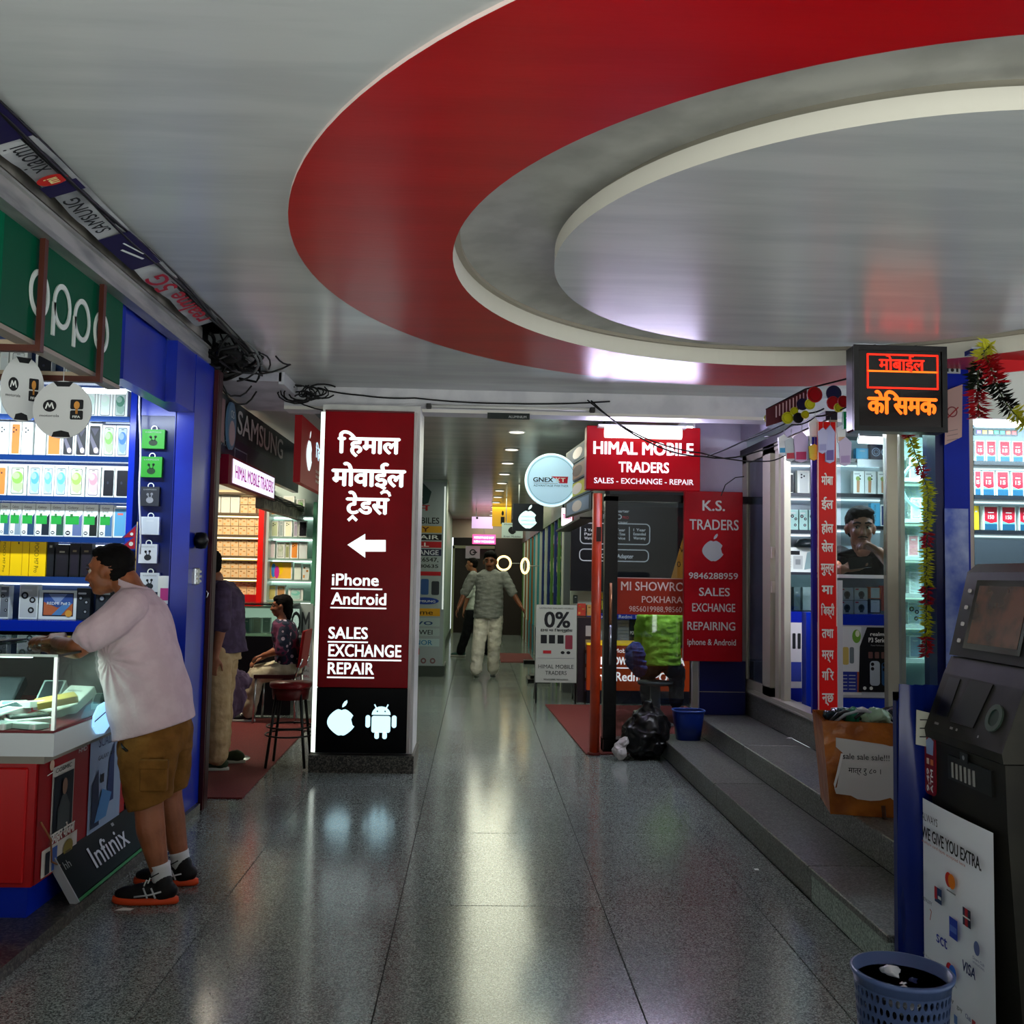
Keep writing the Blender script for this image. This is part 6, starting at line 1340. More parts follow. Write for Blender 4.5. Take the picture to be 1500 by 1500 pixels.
# red and white boxes at far right
Y5=7.2
u4=unit('display_shelves','brightly lit shelves of red and white boxes right of blue pillar',Y5,1427,1640,[677,727,778],610,792,mat('#1b2028',.3),mat('#8a969c',.4),mat('#f2f8ff',emit=1.6),.24)
g='red and white phone boxes right of the blue pillar'
rs2=lambda yb,yt,xs_,txt,pl: rowset(Y5+.1,yb,pl,[(x,x+w,yt,'redbox','red phone box',dict(c1=txt)) for x,w in xs_],g,z0=W(1533,yb,Y=Y5).z)
rs2(677,645,[(1429,13),(1445,14),(1464,16),(1483,16),(1502,16)],'15','top shelf right of pillar')
rs2(727,690,[(1428,9),(1439,18),(1460,18),(1482,19),(1503,18)],'15','second shelf right of pillar')
rowset(Y5+.1,778,'third shelf right of pillar',[(1426,1434,742,'plain','yellow box',dict(body='#d8b020',c1='#d8b020'))]+[(x,x+21,742,'redbox','red and blue phone box',dict(c1='150')) for x in (1441,1467,1493)],g,z0=W(1533,778,Y=Y5).z)
tl=thing('tube_light','white tube lamp over the red boxes right of the pillar','lamp',W(1465,620,Y=6.9)); b=MB(); a=W(1430,620,Y=6.9); c_=W(1600,622,Y=6.9); b.tube([a,c_],.03,mat('#ffffff',emit=9),10); b.build('tube',tl); lamp('tube_glow','AREA',(4.0,6.8,2.5),24,'#eef4ff',1.4,.1,(math.radians(40),0,0),tl)
tl=thing('tube_light','white tube lamp added over the seller in the window shop','lamp',W(1270,645,Y=7.0)); b=MB(); a=W(1258,644,Y=6.9); c_=W(1300,646,Y=6.9); b.tube([a,c_],.028,mat('#ffffff',emit=5),10); b.build('tube',tl); b=MB(); b.tube([a,(a.x,a.y,2.87)],.006,GREY,6); b.build('hanger',tl); lamp('tube_glow','AREA',(2.85,6.62,2.5),22,'#eef4ff',1.0,.15,(math.radians(8),0,0),tl)  # lamp added; its area light is set forward to reach the seller's face
lb=thing('led_strip_sign','small strip sign of coloured lights over the red boxes','sign',W(1458,632,Y=6.95)); q=pxr(6.95,1427,628,1491,638); fq=front((q[0],6.95,q[1])); b=MB(); b.fbox(fq,0,0,q[2]-q[0],q[3]-q[1],0,mat('#33383c',.4),-.02)
for k,cc in enumerate(('#7a50ff','#ffa040','#ffe060','#40d080','#40d080','#ff5040','#ff4040')): b.rect(fq,.02+.044*k,.012,.05+.044*k,.035,.002,mat(cc,emit=2))
b.build('panel',lb)
rbn2=MB(); P=[W(*p,Y=6.1) for p in ((1438,556),(1510,548),(1510,526),(1440,530))]; rbn2.poly(front((0,5.9,0)),[(p.x,p.z) for p in P],0,mat('#a81018',.4,emit=.15),.02); rbn2.line(front((0,5.9,0)),[(P[0].x+.26,P[0].z+.03),(P[0].x+.29,P[0].z+.10)],.02,.002,WHT)
tag(rbn2.build('red_header',loc=P[0]),'slanted red header board above the right shelves','board')
hb=MB(); a=W(1420,512,Y=5.8); c_=W(1640,494,Y=5.8); hb.box((a.x,5.78,a.z),(c_.x+.3,5.9,2.86),mat('#0b1c78',.35)); hb.box((a.x,5.775,a.z+.0),(c_.x+.3,5.78,a.z+.012),mat('#c9ccd4')); tag(hb.build('blue_header',loc=a),'dark blue header board against the ceiling right of pillar','board')
whb=MB(); a=W(1427,612,Y=6.2); c_=W(1640,530,Y=6.2); whb.box((a.x,6.2,a.z),(c_.x,6.22,c_.z),mat('#cdd6d2',.4)); tag(whb.build('white_header',loc=a),'pale header panel between red board and tube lamp','panel')
# LED sign hung from the ceiling
led=thing('led_sign','black LED message sign with glowing orange characters','sign',(2.5,5.6,2.3))
q=pxr(5.60,1251,506,1388,632); f7=front((q[0],5.60,q[1])); w_,h_=q[2]-q[0],q[3]-q[1]
b=MB(); b.fbox(f7,0,0,w_,h_,-.012,mat('#070708',.3),-.12,.01); b.build('housing',led)
b=MB(); 
for a in ((0,0,w_,.03),(0,h_-.03,w_,h_),(0,.03,.03,h_-.03),(w_-.03,.03,w_,h_-.03)): b.fbox(f7,a[0],a[1],a[2],a[3],.0,mat('#111114',.35),-.012)
b.build('frame',led)
b=MB(); b.rect(f7,.03,.03,w_-.03,h_-.03,-.011,mat('#0a0506',.15)); b.build('screen',led)
def lp(x,y): p=W(x,y,Y=5.6); return p.x-q[0],p.z-q[1]
LR=mat('#ff2410',emit=1.3); LO=mat('#ff6a14',emit=1.4)
b=MB(); A_=lp(1272,567); B_=lp(1374,521); mm=(A_[1]+B_[1])/2
b.line(f7,[(A_[0],A_[1]),(B_[0],A_[1]),(B_[0],B_[1]),(A_[0],B_[1]),(A_[0],A_[1])],.011,-.008,LR); b.line(f7,[(A_[0],mm),(B_[0],mm)],.011,-.008,LO)
a=lp(1288,541); c_=lp(1355,526); b.text(f7,'मोबाईल',a[0],a[1],c_[1]-lp(1355,541)[1],-.007,LR,w=c_[0]-a[0],bold=.03,cap=.62)
a=lp(1271,605); c_=lp(1374,582); b.text(f7,'केसिमक',a[0],a[1],c_[1]-lp(1374,605)[1],-.007,LO,w=c_[0]-a[0],bold=.05,cap=.62)
b.build('lit_characters',led,'glowing red and orange characters and frame')
for x in (.15,.4): b=MB(); b.tube([f7(x,h_,-.06),(f7(x,0,0).x,5.66,2.87)],.01,BLK,6); b.build('hanger',led)
# garlands: strings of leaf-shaped petals
def garland(label,pts,cols,r=.045,n=120,loc=None,name='garland',leaf=.06):
    pts=[Vector(p) for p in pts]; L=[0]
    for a,c_ in zip(pts,pts[1:]): L.append(L[-1]+(c_-a).length)
    rnd=random.Random(len(pts)+n); t=thing(name,label,'garland',pts[0]); seg={}
    for i in range(n):
        s_=L[-1]*i/n
        k=max(j for j in range(len(L)-1) if L[j]<=s_+1e-9); u=(s_-L[k])/(L[k+1]-L[k]); p=pts[k].lerp(pts[k+1],u); tg_=(pts[k+1]-pts[k]).normalized()
        cc=[c for c in cols if c[0]<=i/n][-1][1]
        b=seg.setdefault(cc,MB())
        for _ in range(4):
            a_=rnd.uniform(0,2*PI); x=tg_.orthogonal().normalized(); y=tg_.cross(x); o=(x*math.cos(a_)+y*math.sin(a_)); d_=(o*1.0+tg_*rnd.uniform(-.1,.5)).normalized(); s2=tg_.cross(d_).normalized()
            l_=leaf*rnd.uniform(.7,1.1); w2=.011
            b.add([p,p+d_*l_*.5+s2*w2+tg_*.004,p+d_*l_,p+d_*l_*.5-s2*w2-tg_*.004,p+d_*l_*.5+tg_*.008],[(0,1,4),(1,2,4),(2,3,4),(3,0,4)],mat(cc,.5))
    for cc,b in seg.items(): o=b.build('petals',t); o['kind']='stuff'
    b=MB(); b.tube(pts,.004,mat('#3a4a1a',.6),5); b.build('string',t)
YEL,RED_='#b3b418','#a3101a'
garland('long yellow and red petal garland hanging before the blue pillar',[W(*p,Y=6.2) for p in ((1329,606),(1329,634),(1336,650),(1350,690),(1360,720),(1358,780),(1357,860),(1357,962))],[(0,YEL),(.04,RED_),(.10,YEL),(.22,RED_),(.27,YEL),(.50,RED_),(.56,YEL),(.72,RED_),(.79,YEL),(.92,RED_)],n=150)
garland('yellow, black and red foil garland hanging right of pillar top',[W(*p,Y=5.65) for p in ((1452,503),(1438,520),(1433,545),(1432,575),(1434,612))],[(0,'#c2c030'),(.28,'#10180c'),(.62,RED_)],n=60,leaf=.09)
garland('red foil garland swag above the right shelves',[W(*p,Y=5.6) for p in ((1444,522),(1452,540),(1460,560))],[(0,RED_)],n=30,leaf=.09)
garland('black and yellow foil garland sloping down at right edge',[W(*p,Y=5.6) for p in ((1458,560),(1470,585),(1485,605),(1503,622))],[(0,'#0d120c'),(.6,'#b8b828')],n=36,leaf=.08)
# decoration string over the door: fringe and discs
fg=thing('fringe_banner','wine red fringe banner with pale letters above the sliding door','banner',(2.2,6.9,2.55))
b=MB(); P=[W(*p,Y=6.6) for p in ((1120,598),(1120,640),(1132,600),(1143,596),(1180,572),(1185,590))]
fF=front((0,6.6,0)); a=W(1122,600,Y=6.6); c_=W(1182,570,Y=6.6); e=W(1150,612,Y=6.6); b.poly(fF,[(a.x,a.z-.12),(e.x,e.z-.02),(c_.x,c_.z-.10),(c_.x,c_.z),(a.x,a.z)],0,mat('#4a1620',.5),.004); b.build('cloth',fg)
b=MB()
for k in range(9): p=W(1136+5*k,601-2.4*k,Y=6.59); b.rect(fF,p.x,p.z-.05,p.x+.009,p.z+.03,.012,mat('#b99aa0')); 
b.build('fringe',fg)
dnm=0
for x,y,r,cc,Yd,lab in ((1154,612,9,'#a9ac14',6.5,'lime paper disc above the sliding door, lower left'),(1164,602,6,'#a9ac14',6.5,'small lime paper disc between larger discs'),(1180,607,6,'#a9ac14',6.45,'small lime paper disc left of the red disc'),(1187,592,8,'#b8ba20',6.4,'lime paper disc right of the fringe banner'),(1176,592,9,'#14123a',6.5,'navy paper disc above the sliding door'),(1170,612,8,'#0d0c18',6.48,'black paper disc above the hanging packets'),(1194,578,12,'#9c0d16',6.4,'red paper disc at the ceiling near door'),(1221,590,10,'#9c0d16',6.2,'red paper disc left of the LED sign'),(1236,588,9,'#9c0d16',6.1,'red paper disc touching the LED sign edge'),(1229,597,7,'#b8b020',6.1,'lime crescent disc by the LED sign'),(1222,576,12,'#121440',6.3,'large navy disc at the ceiling left of LED sign'),(1126,613,7,'#8f9416',6.7,'olive disc at the left end of fringe banner')):
    b=MB(); c0=W(x,y,Y=Yd); fr=Fr(c0,(1,.15,0)); b.ell(fr,0,0,r/F*Yd,r/F*Yd,0,mat(cc,.35),.012,20); b.ring(fr,0,0,r/F*Yd*.75,r/F*Yd*.8,.001,mat('#2a2418'),0,20); tag(b.build('paper_disc',loc=c0),lab,'decoration')
cable([W(1122,600,Y=6.7),W(1180,570,Y=6.5),W(1240,555,Y=6.2)],.006,'black string holding the fringe banner and paper discs',.0)
cable([W(1120,640,Y=6.8),W(1160,622,Y=6.5),W(1195,610,Y=6.3),W(1250,590,Y=6.0)],.005,'dark cord sagging under the paper discs',.02)
for n,(x,y0,y1,w2,cc,c2_,lab) in enumerate(((1148,636,665,8,'#d8dade','#4a9ac8','clear packet with blue foot, leftmost above door'),(1158,640,674,8,'#b9c2cc','#c04050','clear packet with red foot, second above door'),(1174,632,675,11,'#c9b6dc','#b83a68','lavender packet with crimson foot above door'),(1193,612,650,8,'#e0e2e6','#c9ccd0','bright white packet hanging near banner top'),(1193,650,672,8,'#c8c050','#c8c050','small yellow packet under the bright white packet'),(1205,626,662,7,'#b9b8dc','#9a98c8','lilac strip packet left of banner top'),(1216,622,676,8,'#aeb0d8','#6a5a9a','violet strip packet over the red banner'),(1238,640,680,9,'#c6b9d8','#a890c0','pale violet packet right of the red banner'),(1233,622,648,7,'#e2e4e8','#d0a890','white packet right of red banner top'))):
    b=MB(); Yp=6.35-.02*n if x<1200 else 6.22; q=pxr(Yp,x-w2,y0,x+w2,y1); fr=Fr((q[0],Yp,q[1]),(1,.1*(-1)**n,0)); w_,h_=q[2]-q[0],q[3]-q[1]
    b.poly(fr,[(w_*.1,0),(w_*.5,-.012),(w_*.92,.004),(w_,h_*.8),(w_*.55,h_),(0,h_*.82)],0,mat(cc,.25),.012); b.poly(fr,[(w_*.15,.008),(w_*.85,.01),(w_*.85,h_*.32),(w_*.15,h_*.30)],.001,mat(c2_,.4)); b.tube([fr(w_*.55,h_,0),fr(w_*.55,h_+.05,0)],.002,GREY,5)
    tag(b.build('hanging_packet',loc=fr.o),lab,'packet')
sgn=MB(); q=pxr(6.0,1236,603,1252,628); fq=front((q[0],6.0,q[1])); sgn.fbox(fq,0,0,q[2]-q[0],q[3]-q[1],0,mat('#0b6a3c',.4,emit=.2),-.03); sgn.text(fq,'YA',.012,.04,.03,.002,WHT,w=.05); tag(sgn.build('green_sign',loc=(q[0],6.0,q[1])),'small green sign with white letters left of LED sign','sign')

# ================================================================ carton of odds and ends on the steps
cb_=thing('cardboard_box','taped brown cardboard box with torn white sale notice on the steps','box',(1.9,4.9,.31))
CARD=varied('#84440e','#ac6420',6,.28,1.0,11,key='card',spec=.5)
def cp(x,y,Y): return W(x,y,Y=Y)
z0,z1=.312,.765; yf,yb2=4.75,5.12
b=MB(); V=[]
for z,x0,x1,ya,yc in ((z0,1.815,2.22,yf,yb2),(z0+.12,1.805,2.23,yf-.008,yb2),(z0+.28,1.79,2.235,yf-.012,yb2+.01),(z1,1.775,2.24,yf-.02,yb2+.02)):
    V.append([(x0,ya,z),((x0+x1)/2,ya-.008,z),(x1,ya,z),(x1,yc,z),((x0+x1)/2,yc,z),(x0,yc,z)])
loftrings(b,V,CARD); inner=[[(x+ (0.012 if x<2 else -.012),y+(.012 if y<4.9 else -.012),z) for x,y,z in r] for r in reversed(V)]; loftrings(b,inner,CARD,False,True)
for i in range(len(b.sm)): b.sm[i]=False
b.build('carton',cb_)
f8=Fr((1.785,yf-.028,z0),(1,0,0)); b=MB()
pts=[(.06,.13),(.07,.105),(.16,.10),(.20,.085),(.28,.08),(.34,.085),(.40,.10),(.44,.075),(.50,.06),(.50,.345),(.40,.345),(.36,.352),(.20,.365),(.07,.375),(.07,.33),(.115,.30),(.09,.21),(.075,.135)]
pts=[(p*.76+.0,q) for p,q in pts]; b.poly(f8,pts,.002,mat('#b9b8b6',.6),.003); b.poly(f8,[(p*.76,q) for p,q in ((.062,.13),(.09,.21),(.115,.30),(.10,.30),(.075,.21),(.055,.15))],.006,mat('#d0cfcd',.6),.003)
b.text(f8,'sale sale sale!!!',.085,.275,.028,.005,INK,w=.215); b.text(f8,'मात्र रु ८० ।',.11,.21,.026,.005,INK,w=.15); b.build('notice',cb_,'torn white paper notice with black writing')
b=MB(); b.tube([f8(.27,.06,.004),f8(.275,.0,.008),f8(.30,-.03,.01)],.010,mat('#3a1c08',.6),6); b.build('tape_flap',cb_); cb_.rotation_euler.z=-.22; cb_.location.x-=.03
rnd=random.Random(4)
for n,(x,y,r,cc,lab) in enumerate(((1.92,4.9,.05,'#1a6a50','green crumpled packet in the cardboard box'),(2.02,4.86,.06,'#8aa890','crumpled clear packet with green print on top of box'),(1.84,4.92,.05,'#20303a','dark packet at left of the cardboard box'),(2.13,4.9,.06,'#2a2e34','dark packet at right of the cardboard box'),(2.0,5.0,.05,'#b9bec0','silvery packet at back of the cardboard box'))):
    b=MB(); b.blob((x,y,.77),(r*1.3,r,r*.7),BLK,12); o=remesh('plastic_packet',b,.008,None,mat(cc,.15),0,noise=crumple(.022,22),loc=Vector((x,y,.77))); tag(o,lab,'packet')
for n in range(9):
    a_=rnd.uniform(0,PI); x=1.84+.04*n; y=4.83+rnd.uniform(0,.2); d_=Vector((math.cos(a_)*.09,math.sin(a_)*.05,rnd.uniform(.0,.05)))
    b=MB(); c0=Vector((x,y,.775)); b.tube([c0-d_,c0-d_*.3+Vector((0,0,.02)),c0+d_*.4+Vector((0,0,.015)),c0+d_],.008,mat(rnd.choice(['#c9ccd0','#1b1e22','#8a9298','#22463e']),.3),6)
    tag(b.build('cable_pack',loc=c0),f'short coiled charging cable in the cardboard box, {ORD[n]} from left','cable','loose cables in the cardboard box')
b=MB(); b.box((1.88,4.86,.55),(2.12,5.02,.70),mat('#15181c',.5)); tag(b.build('packet_pile',loc=(1.9,4.9,.55)),'dark pile of packets filling the cardboard box','packets')
b=MB(); p=W(1152,1082,Z=.31); b.poly(Fr((p.x,p.y,.3115),(1,0,0),(0,1,0)),[(0,0),(.07,.01),(.08,.04),(.03,.05)],.001,WHT,.002); tag(b.build('paper_scrap',loc=p),'white paper scrap lying on the upper step','paper')
for x,y,lab in ((1115,1275,'tiny white crumb on the floor before the steps'),(180,1334,'white paper scrap on the floor by the black shoe')):
    b=MB(); p=W(x,y,Z=.0); b.poly(Fr((p.x-.03,p.y,.002),(1,0,0),(0,1,0)),[(0,0),(.06,.0),(.07,.02),(.02,.03)] if x<900 else [(0,0),(.02,0),(.02,.02),(0,.02)],.001,WHT,.002); tag(b.build('paper_scrap',loc=p),lab,'paper')
# ================================================================ cash machine at the right edge, blue cover, mesh bin
DG=varied('#1a1915','#22211b',6,.55,key='atm',spec=.2); DGL=mat('#2a2a27',.45); PBK=mat('#08090b',.35)
atm=thing('cash_machine','dark grey cash machine with white card-logo poster at the right edge','cash machine',(1.95,3.2,0))
YA0,YA1=2.93,3.42
def prism(name,pts,y0,y1,m,lab=None,inset=0):
    b=MB(); n=len(pts); V=[(x,y0,z) for x,z in pts]+[(x,y1,z) for x,z in pts]
    b.add(V,[tuple(range(n)),tuple(range(2*n-1,n-1,-1))]+[((i+1)%n,i,i+n,(i+1)%n+n) for i in range(n)],m); return b.build(name,atm,lab)
prism('lower_body',[(1.665,0),(2.35,0),(2.35,.90),(1.615,.90),(1.62,.70)],YA0,YA1,DG)
prism('keypad_shelf',[(1.605,.905),(2.35,.905),(2.35,1.19),(1.70,1.19),(1.672,1.13),(1.60,.935)],YA0-.01,YA1+.01,varied('#1f1f1b','#282721',8,.55,key='atm2',spec=.2))
prism('screen_housing',[(1.695,1.195),(2.30,1.195),(2.30,1.52),(1.80,1.52),(1.765,1.49)],YA0-.015,YA1+.015,PBK)
# frame following the sloping screen face
def sl(p0,p1): # frame on the sloping face going from p0 (bottom) to p1 (top), reader looks towards +X
    d_=Vector((p1[0]-p0[0],0,p1[1]-p0[1])); return Fr((p0[0],YA1,p0[1]),(0,-1,0),d_), d_.length
fS,hS=sl((1.695,1.195),(1.765,1.49))
b=MB(); b.fbox(fS,.075,.03,.43,hS-.03,.004,mat('#16130f',.12,0,0,.6),-.005); b.rect(fS,.10,.05,.41,hS-.05,.005,varied('#3a2c1e','#6a3f2a',7,.18,key='scr')); b.build('screen',atm)  # dim reddish-brown reflections are painted into the screen colour
for k in range(4):
    b=MB(); fB=Fr(fS(.035,.055+.06*k,.004),fS.u,fS.v); b.rrect(fB,-.009,-.007,.009,.007,.005,0,mat('#c9c6c0',.4),.006); b.build('button',atm)
fK,hK=sl((1.60,.935),(1.672,1.13))
b=MB(); b.fbox(fK,.04,.06,.12,hK-.01,.003,PBK,-.005); b.build('slot',atm); b=MB(); b.poly(fK,[(.15,.05),(.30,.05),(.33,hK-.005),(.19,hK-.005)],.004,mat('#050506',.3),.008); b.build('cash_slot',atm,'black cash opening')
b=MB(); b.ring(fK,.40,.10,.028,.045,.006,mat('#3b4a42',.3),.01,20); b.ell(fK,.40,.10,.028,.028,.003,mat('#0c2a20',.3),n=20); b.build('card_reader',atm,'round green card reader')
for k,(a_,w2) in enumerate(((.05,.03),(.16,.02),(.20,.012),(.34,.008))): b=MB(); b.rect(fK,a_,.025,a_+w2,.033,.002,mat('#8f8f8a')); b.build('mark',atm)
fL=Fr((1.6155,YA1,.70),(0,-1,0),(-.0025,0,.1)); 
b=MB(); b.fbox(fL,.14,.09,.42,.17,.003,mat('#101110',.4),-.005)
for k in range(6): b.fbox(fL,.17+.028*k,.10,.18+.028*k,.15,.006,mat('#8f918c',.4),.0)
b.build('vent',atm); b=MB(); b.fbox(fL,.23,.165,.28,.195,.005,PBK,0); b.ell(fL,.255,.18,.008,.008,.006,GREY,n=8); b.build('lock',atm)
b=MB(); fR=Fr((1.612,YA1+.03,.715),(0,-1,0)); b.rrect(fR,-.005,-.01,.075,.20,.02,.0,mat('#7a0f1c',.4),.004)
b.poly(fR,[(.01,.13),(.06,.13),(.065,.18),(.035,.192),(.008,.175)],.001,mat('#8aa0c8')); b.rect(fR,.012,.095,.03,.115,.001,mat('#d8c8b8')); b.rect(fR,.04,.095,.062,.115,.001,mat('#c87040'))
f9=Fr(fR(.03,.0,0),(0,0,1),(0,1,0)); b.text(f9,'9.49',.0,.0,.018,.001,WHT,w=.08,bold=.03); b.text(Fr(fR(.058,.0,0),(0,0,1),(0,1,0)),'ATM',.0,.0,.018,.001,WHT,w=.08,bold=.03)
tag(b.build('sticker',loc=fR.o),'dark red sticker with white figures on the cash machine edge','sticker')
# the poster: a slightly curled sheet
fP=Fr((1.600,3.435,.0),(0,-1,0)); PW,PH=.47,.70
def curl(a,e): return .006+.012*math.sin(a/PW*PI)*.5+.03*max(0,(.12-e))*(1-a/PW)
b=MB(); n=10; V=[]; Fc=[]
for i in range(n+1):
    for j in range(n+1): a=PW*i/n; e=.0+(.0+.69)*j/n; V.append(fP(a,e-.015*0,curl(a,e)))
for i in range(n):
    for j in range(n): k=i*(n+1)+j; Fc.append((k,k+n+1,k+n+2,k+1))
pm=mat('#e8edf2',.45)
b.add(V,Fc,pm,True)
fQ=fP; D=.026
b.text(fQ,'ALWAYS',.035,.625,.026,D,mat('#20262c'),w=.115); b.text(fQ,'WE GIVE YOU EXTRA.',.035,.565,.040,D,INK,w=.40,bold=.03)
b.text(fQ,'multiple card types accepted here',.035,.548,.010,D,mat('#b05040'),w=.30)
def duo(x,y,r,c1,c2): b.ell(fQ,x-r*.45,y,r,r,D,mat(c1),n=18); b.ell(fQ,x+r*.45,y,r,r,D+.0008,mat(c2),n=18)
duo(.235,.475,.024,'#c81e10','#e07a18'); b.rect(fQ,.21,.437,.27,.442,D,GREY)
b.rect(fQ,.125,.375,.175,.425,D,mat('#1a3a6a')); b.rect(fQ,.125,.385,.143,.425,D+.0008,mat('#b01828')); b.rect(fQ,.15,.39,.172,.40,D+.0008,WHT)
b.rect(fQ,.315,.365,.365,.42,D,mat('#16203a')); b.rect(fQ,.33,.365,.348,.42,D+.0008,mat('#b01828')); b.rect(fQ,.315,.39,.365,.395,D+.0012,WHT)
b.rect(fQ,.225,.295,.28,.36,D,mat('#1c3aa8')); b.rect(fQ,.23,.315,.275,.335,D+.0008,mat('#5a78c8'))
b.text(fQ,'NEPALPAY',.035,.35,.013,D,mat('#303a50'),w=.07); b.line(fQ,[(.09,.335),(.10,.33),(.09,.30)],.004,D,mat('#b04040'))
b.text(fQ,'sct',.135,.245,.040,D,mat('#2438a0'),w=.075,bold=.02); b.text(fQ,'VISA',.305,.22,.034,D,mat('#14245e'),w=.085,bold=.03,shear=.15)
b.ell(fQ,.40,.32,.018,.022,D,mat('#5a6a98'),n=16); b.text(fQ,'Diners Club',.375,.28,.010,D,mat('#5a6a98'),w=.07); b.text(fQ,'INTERNATIONAL',.375,.268,.007,D,mat('#5a6a98'),w=.07)
duo(.235,.185,.024,'#b81828','#2a6ad0'); b.text(fQ,'maestro',.21,.145,.010,D,GREY,w=.06)
b.text(fQ,'For 24 hr services call',.035,.165,.008,D,GREY,w=.10)
for k,(x,y,cc,tx) in enumerate(((.155,.10,'#14245e','VISA'),(.215,.09,'#6a7478','Pay'),(.27,.085,'#6a7478','gpay'),(.325,.08,'#5a6a98','Club'))): b.text(fQ,tx,x,y,.014,D,mat(cc),w=.035,bold=.02)
for k,(x,y,cc) in enumerate(((.20,.045,'#1c3070'),(.25,.03,'#5a80c0'),(.295,.018,'#b02830'),(.345,.01,'#203060'),(.365,.065,'#b02830'),(.42,.045,'#203070'))): b.rect(fQ,x,y,x+.022,y+.028,D,mat(cc))
b.text(fQ,'www.cardservices.com',.12,.062,.007,D,mat('#b05040'),w=.09)
b.build('poster',atm,'curled white poster with coloured card logos')
b=MB(); b.box((1.70,2.90,0),(2.35,2.935,1.1),mat('#181c1c',.3)); b.build('side_panel',atm)
# glossy blue sheet on a frame beside the machine
bc=thing('blue_cover','tall glossy blue vinyl screen standing beside the cash machine','screen',(1.75,3.5,0))
b=MB(); n=26; nz=14; V=[]; Fc=[]
for j in range(nz+1):
    z=1.085*j/nz
    for i in range(n+1):
        x=1.525+.55*i/n; y=3.472+.010*math.sin(i*.9+z*2.5)+.012*math.sin(z*5+i*.25)+(.012*math.sin(i*2.6)*max(0,(z-.85))*5)
        V.append((x,y,z-.03*(x-1.525)))
for j in range(nz):
    for i in range(n): k=j*(n+1)+i; Fc.append((k,k+1,k+n+2,k+n+1))
b.add(V,Fc,mat('#081c66',.22,0,0,.35),True); b.build('vinyl_sheet',bc)
b=MB(); b.box((1.53,3.50,0),(1.55,3.53,1.05),mat('#0a1a5c',.4)); b.box((2.04,3.50,0),(2.07,3.53,1.04),mat('#0a1a5c',.4)); b.box((1.53,3.50,1.02),(2.07,3.53,1.05),mat('#0a1a5c',.4)); b.box((1.535,3.492,0),(2.06,3.499,1.03),mat('#0a1a5c',.4)); b.build('frame',bc)
lw=thing('added_partition','unseen low blue partition added right of the cash machine','partition',(3.5,3.66,0)); b=MB(); b.box((2.37,3.62,0),(5.2,3.70,1.25),mat('#0a1a5c',.4)); b.build('board',lw); b=MB(); b.box((2.37,3.61,1.25),(5.2,3.71,1.28),GREY); b.build('rail',lw)  # unseen board added to block the bright yard's reflection in the glass
b=MB(); fN=Fr((1.575,3.443,.875),(1,0,0),(.03,0,1)); b.poly(fN,[(0,.0),(.092,-.018),(.098,.10),(.0,.122)],0,mat('#b3b5a8',.35),.003)
for k in range(3): b.rect(fN,.012,.025+.03*k,.085,.029+.03*k,.001,INK)
tag(b.build('notice',loc=fN.o),'small white laminated notice on the blue vinyl screen','notice')
# perforated bin
bn_=thing('mesh_bin','blue-grey perforated plastic waste bin at the bottom right','bin',(1.19,2.70,0))
BN=mat('#39486a',.35); BCX,BCY=1.19,2.70; ZT=.385
def rad(z): return .098+.030*z/ZT
b=MB(); rows=11; colsn=44; rw=(ZT-.05)/rows
def pt(t,z,inn=0): r=rad(z)-inn; return (BCX+r*math.cos(t),BCY+r*math.sin(t),z)
for j in range(rows):
    for i in range(colsn):
        t0=2*PI*(i+.5*(j%2))/colsn; t1=2*PI*(i+1+.5*(j%2))/colsn; z0=.02+rw*j; z1=z0+rw; tm,zm=(t0+t1)/2,(z0+z1)/2; ht,hz=(t1-t0)*.33,rw*.36
        O=[(t1,zm),(t1,z1),(tm,z1),(t0,z1),(t0,zm),(t0,z0),(tm,z0),(t1,z0)]; I=[(tm+ht*math.cos(k*PI/4),zm+hz*math.sin(k*PI/4)) for k in range(8)]
        V=[pt(*p) for p in O]+[pt(*p) for p in I]+[pt(p[0],p[1],.004) for p in I]
        b.add(V,[(k,(k+1)%8,8+(k+1)%8,8+k) for k in range(8)]+[(8+k,8+(k+1)%8,16+(k+1)%8,16+k) for k in range(8)],BN)
b.build('basket',bn_)
b=MB(); b.lathe((BCX,BCY,0),[(.098,0),(.1,.02),(.096,.02),(.0,.012)],BN,40); b.build('base',bn_)
b=MB(); b.lathe((BCX,BCY,0),[(rad(ZT-.03),ZT-.03),(rad(ZT-.01)+.002,ZT-.01),(.134,ZT-.008),(.136,ZT+.002),(.124,ZT+.004),(.122,ZT-.03)],mat('#44557c',.3),44); b.build('rim',bn_)
rnd=random.Random(2)
for n,(x,y,z,r,cc,lab) in enumerate(((1.17,2.66,.325,.05,'#b9bcc4','crumpled white paper in the mesh bin'),(1.24,2.72,.33,.045,'#16204a','crumpled navy packet in the mesh bin'),(1.13,2.73,.31,.045,'#3a3c48','dark crumpled wrapper in the mesh bin'),(1.19,2.76,.35,.03,'#c9cbd0','small silvery wrapper at the back of mesh bin'))):
    b=MB(); b.blob((x,y,z),(r,r,r*.6),BLK,12); tag(remesh('crumpled_paper',b,.008,None,mat(cc,.4),0,noise=crumple(.02,26),loc=Vector((x,y,z))),lab,'rubbish')
b=MB(); b.lathe((1.19,2.70,.03),[(.0,0),(.09,0),(.098,.24),(.0,.26)],mat('#101218',.8),16); tag(b.build('rubbish_fill',loc=(1.19,2.7,.03)),'dark rubbish filling the lower half of mesh bin','rubbish')
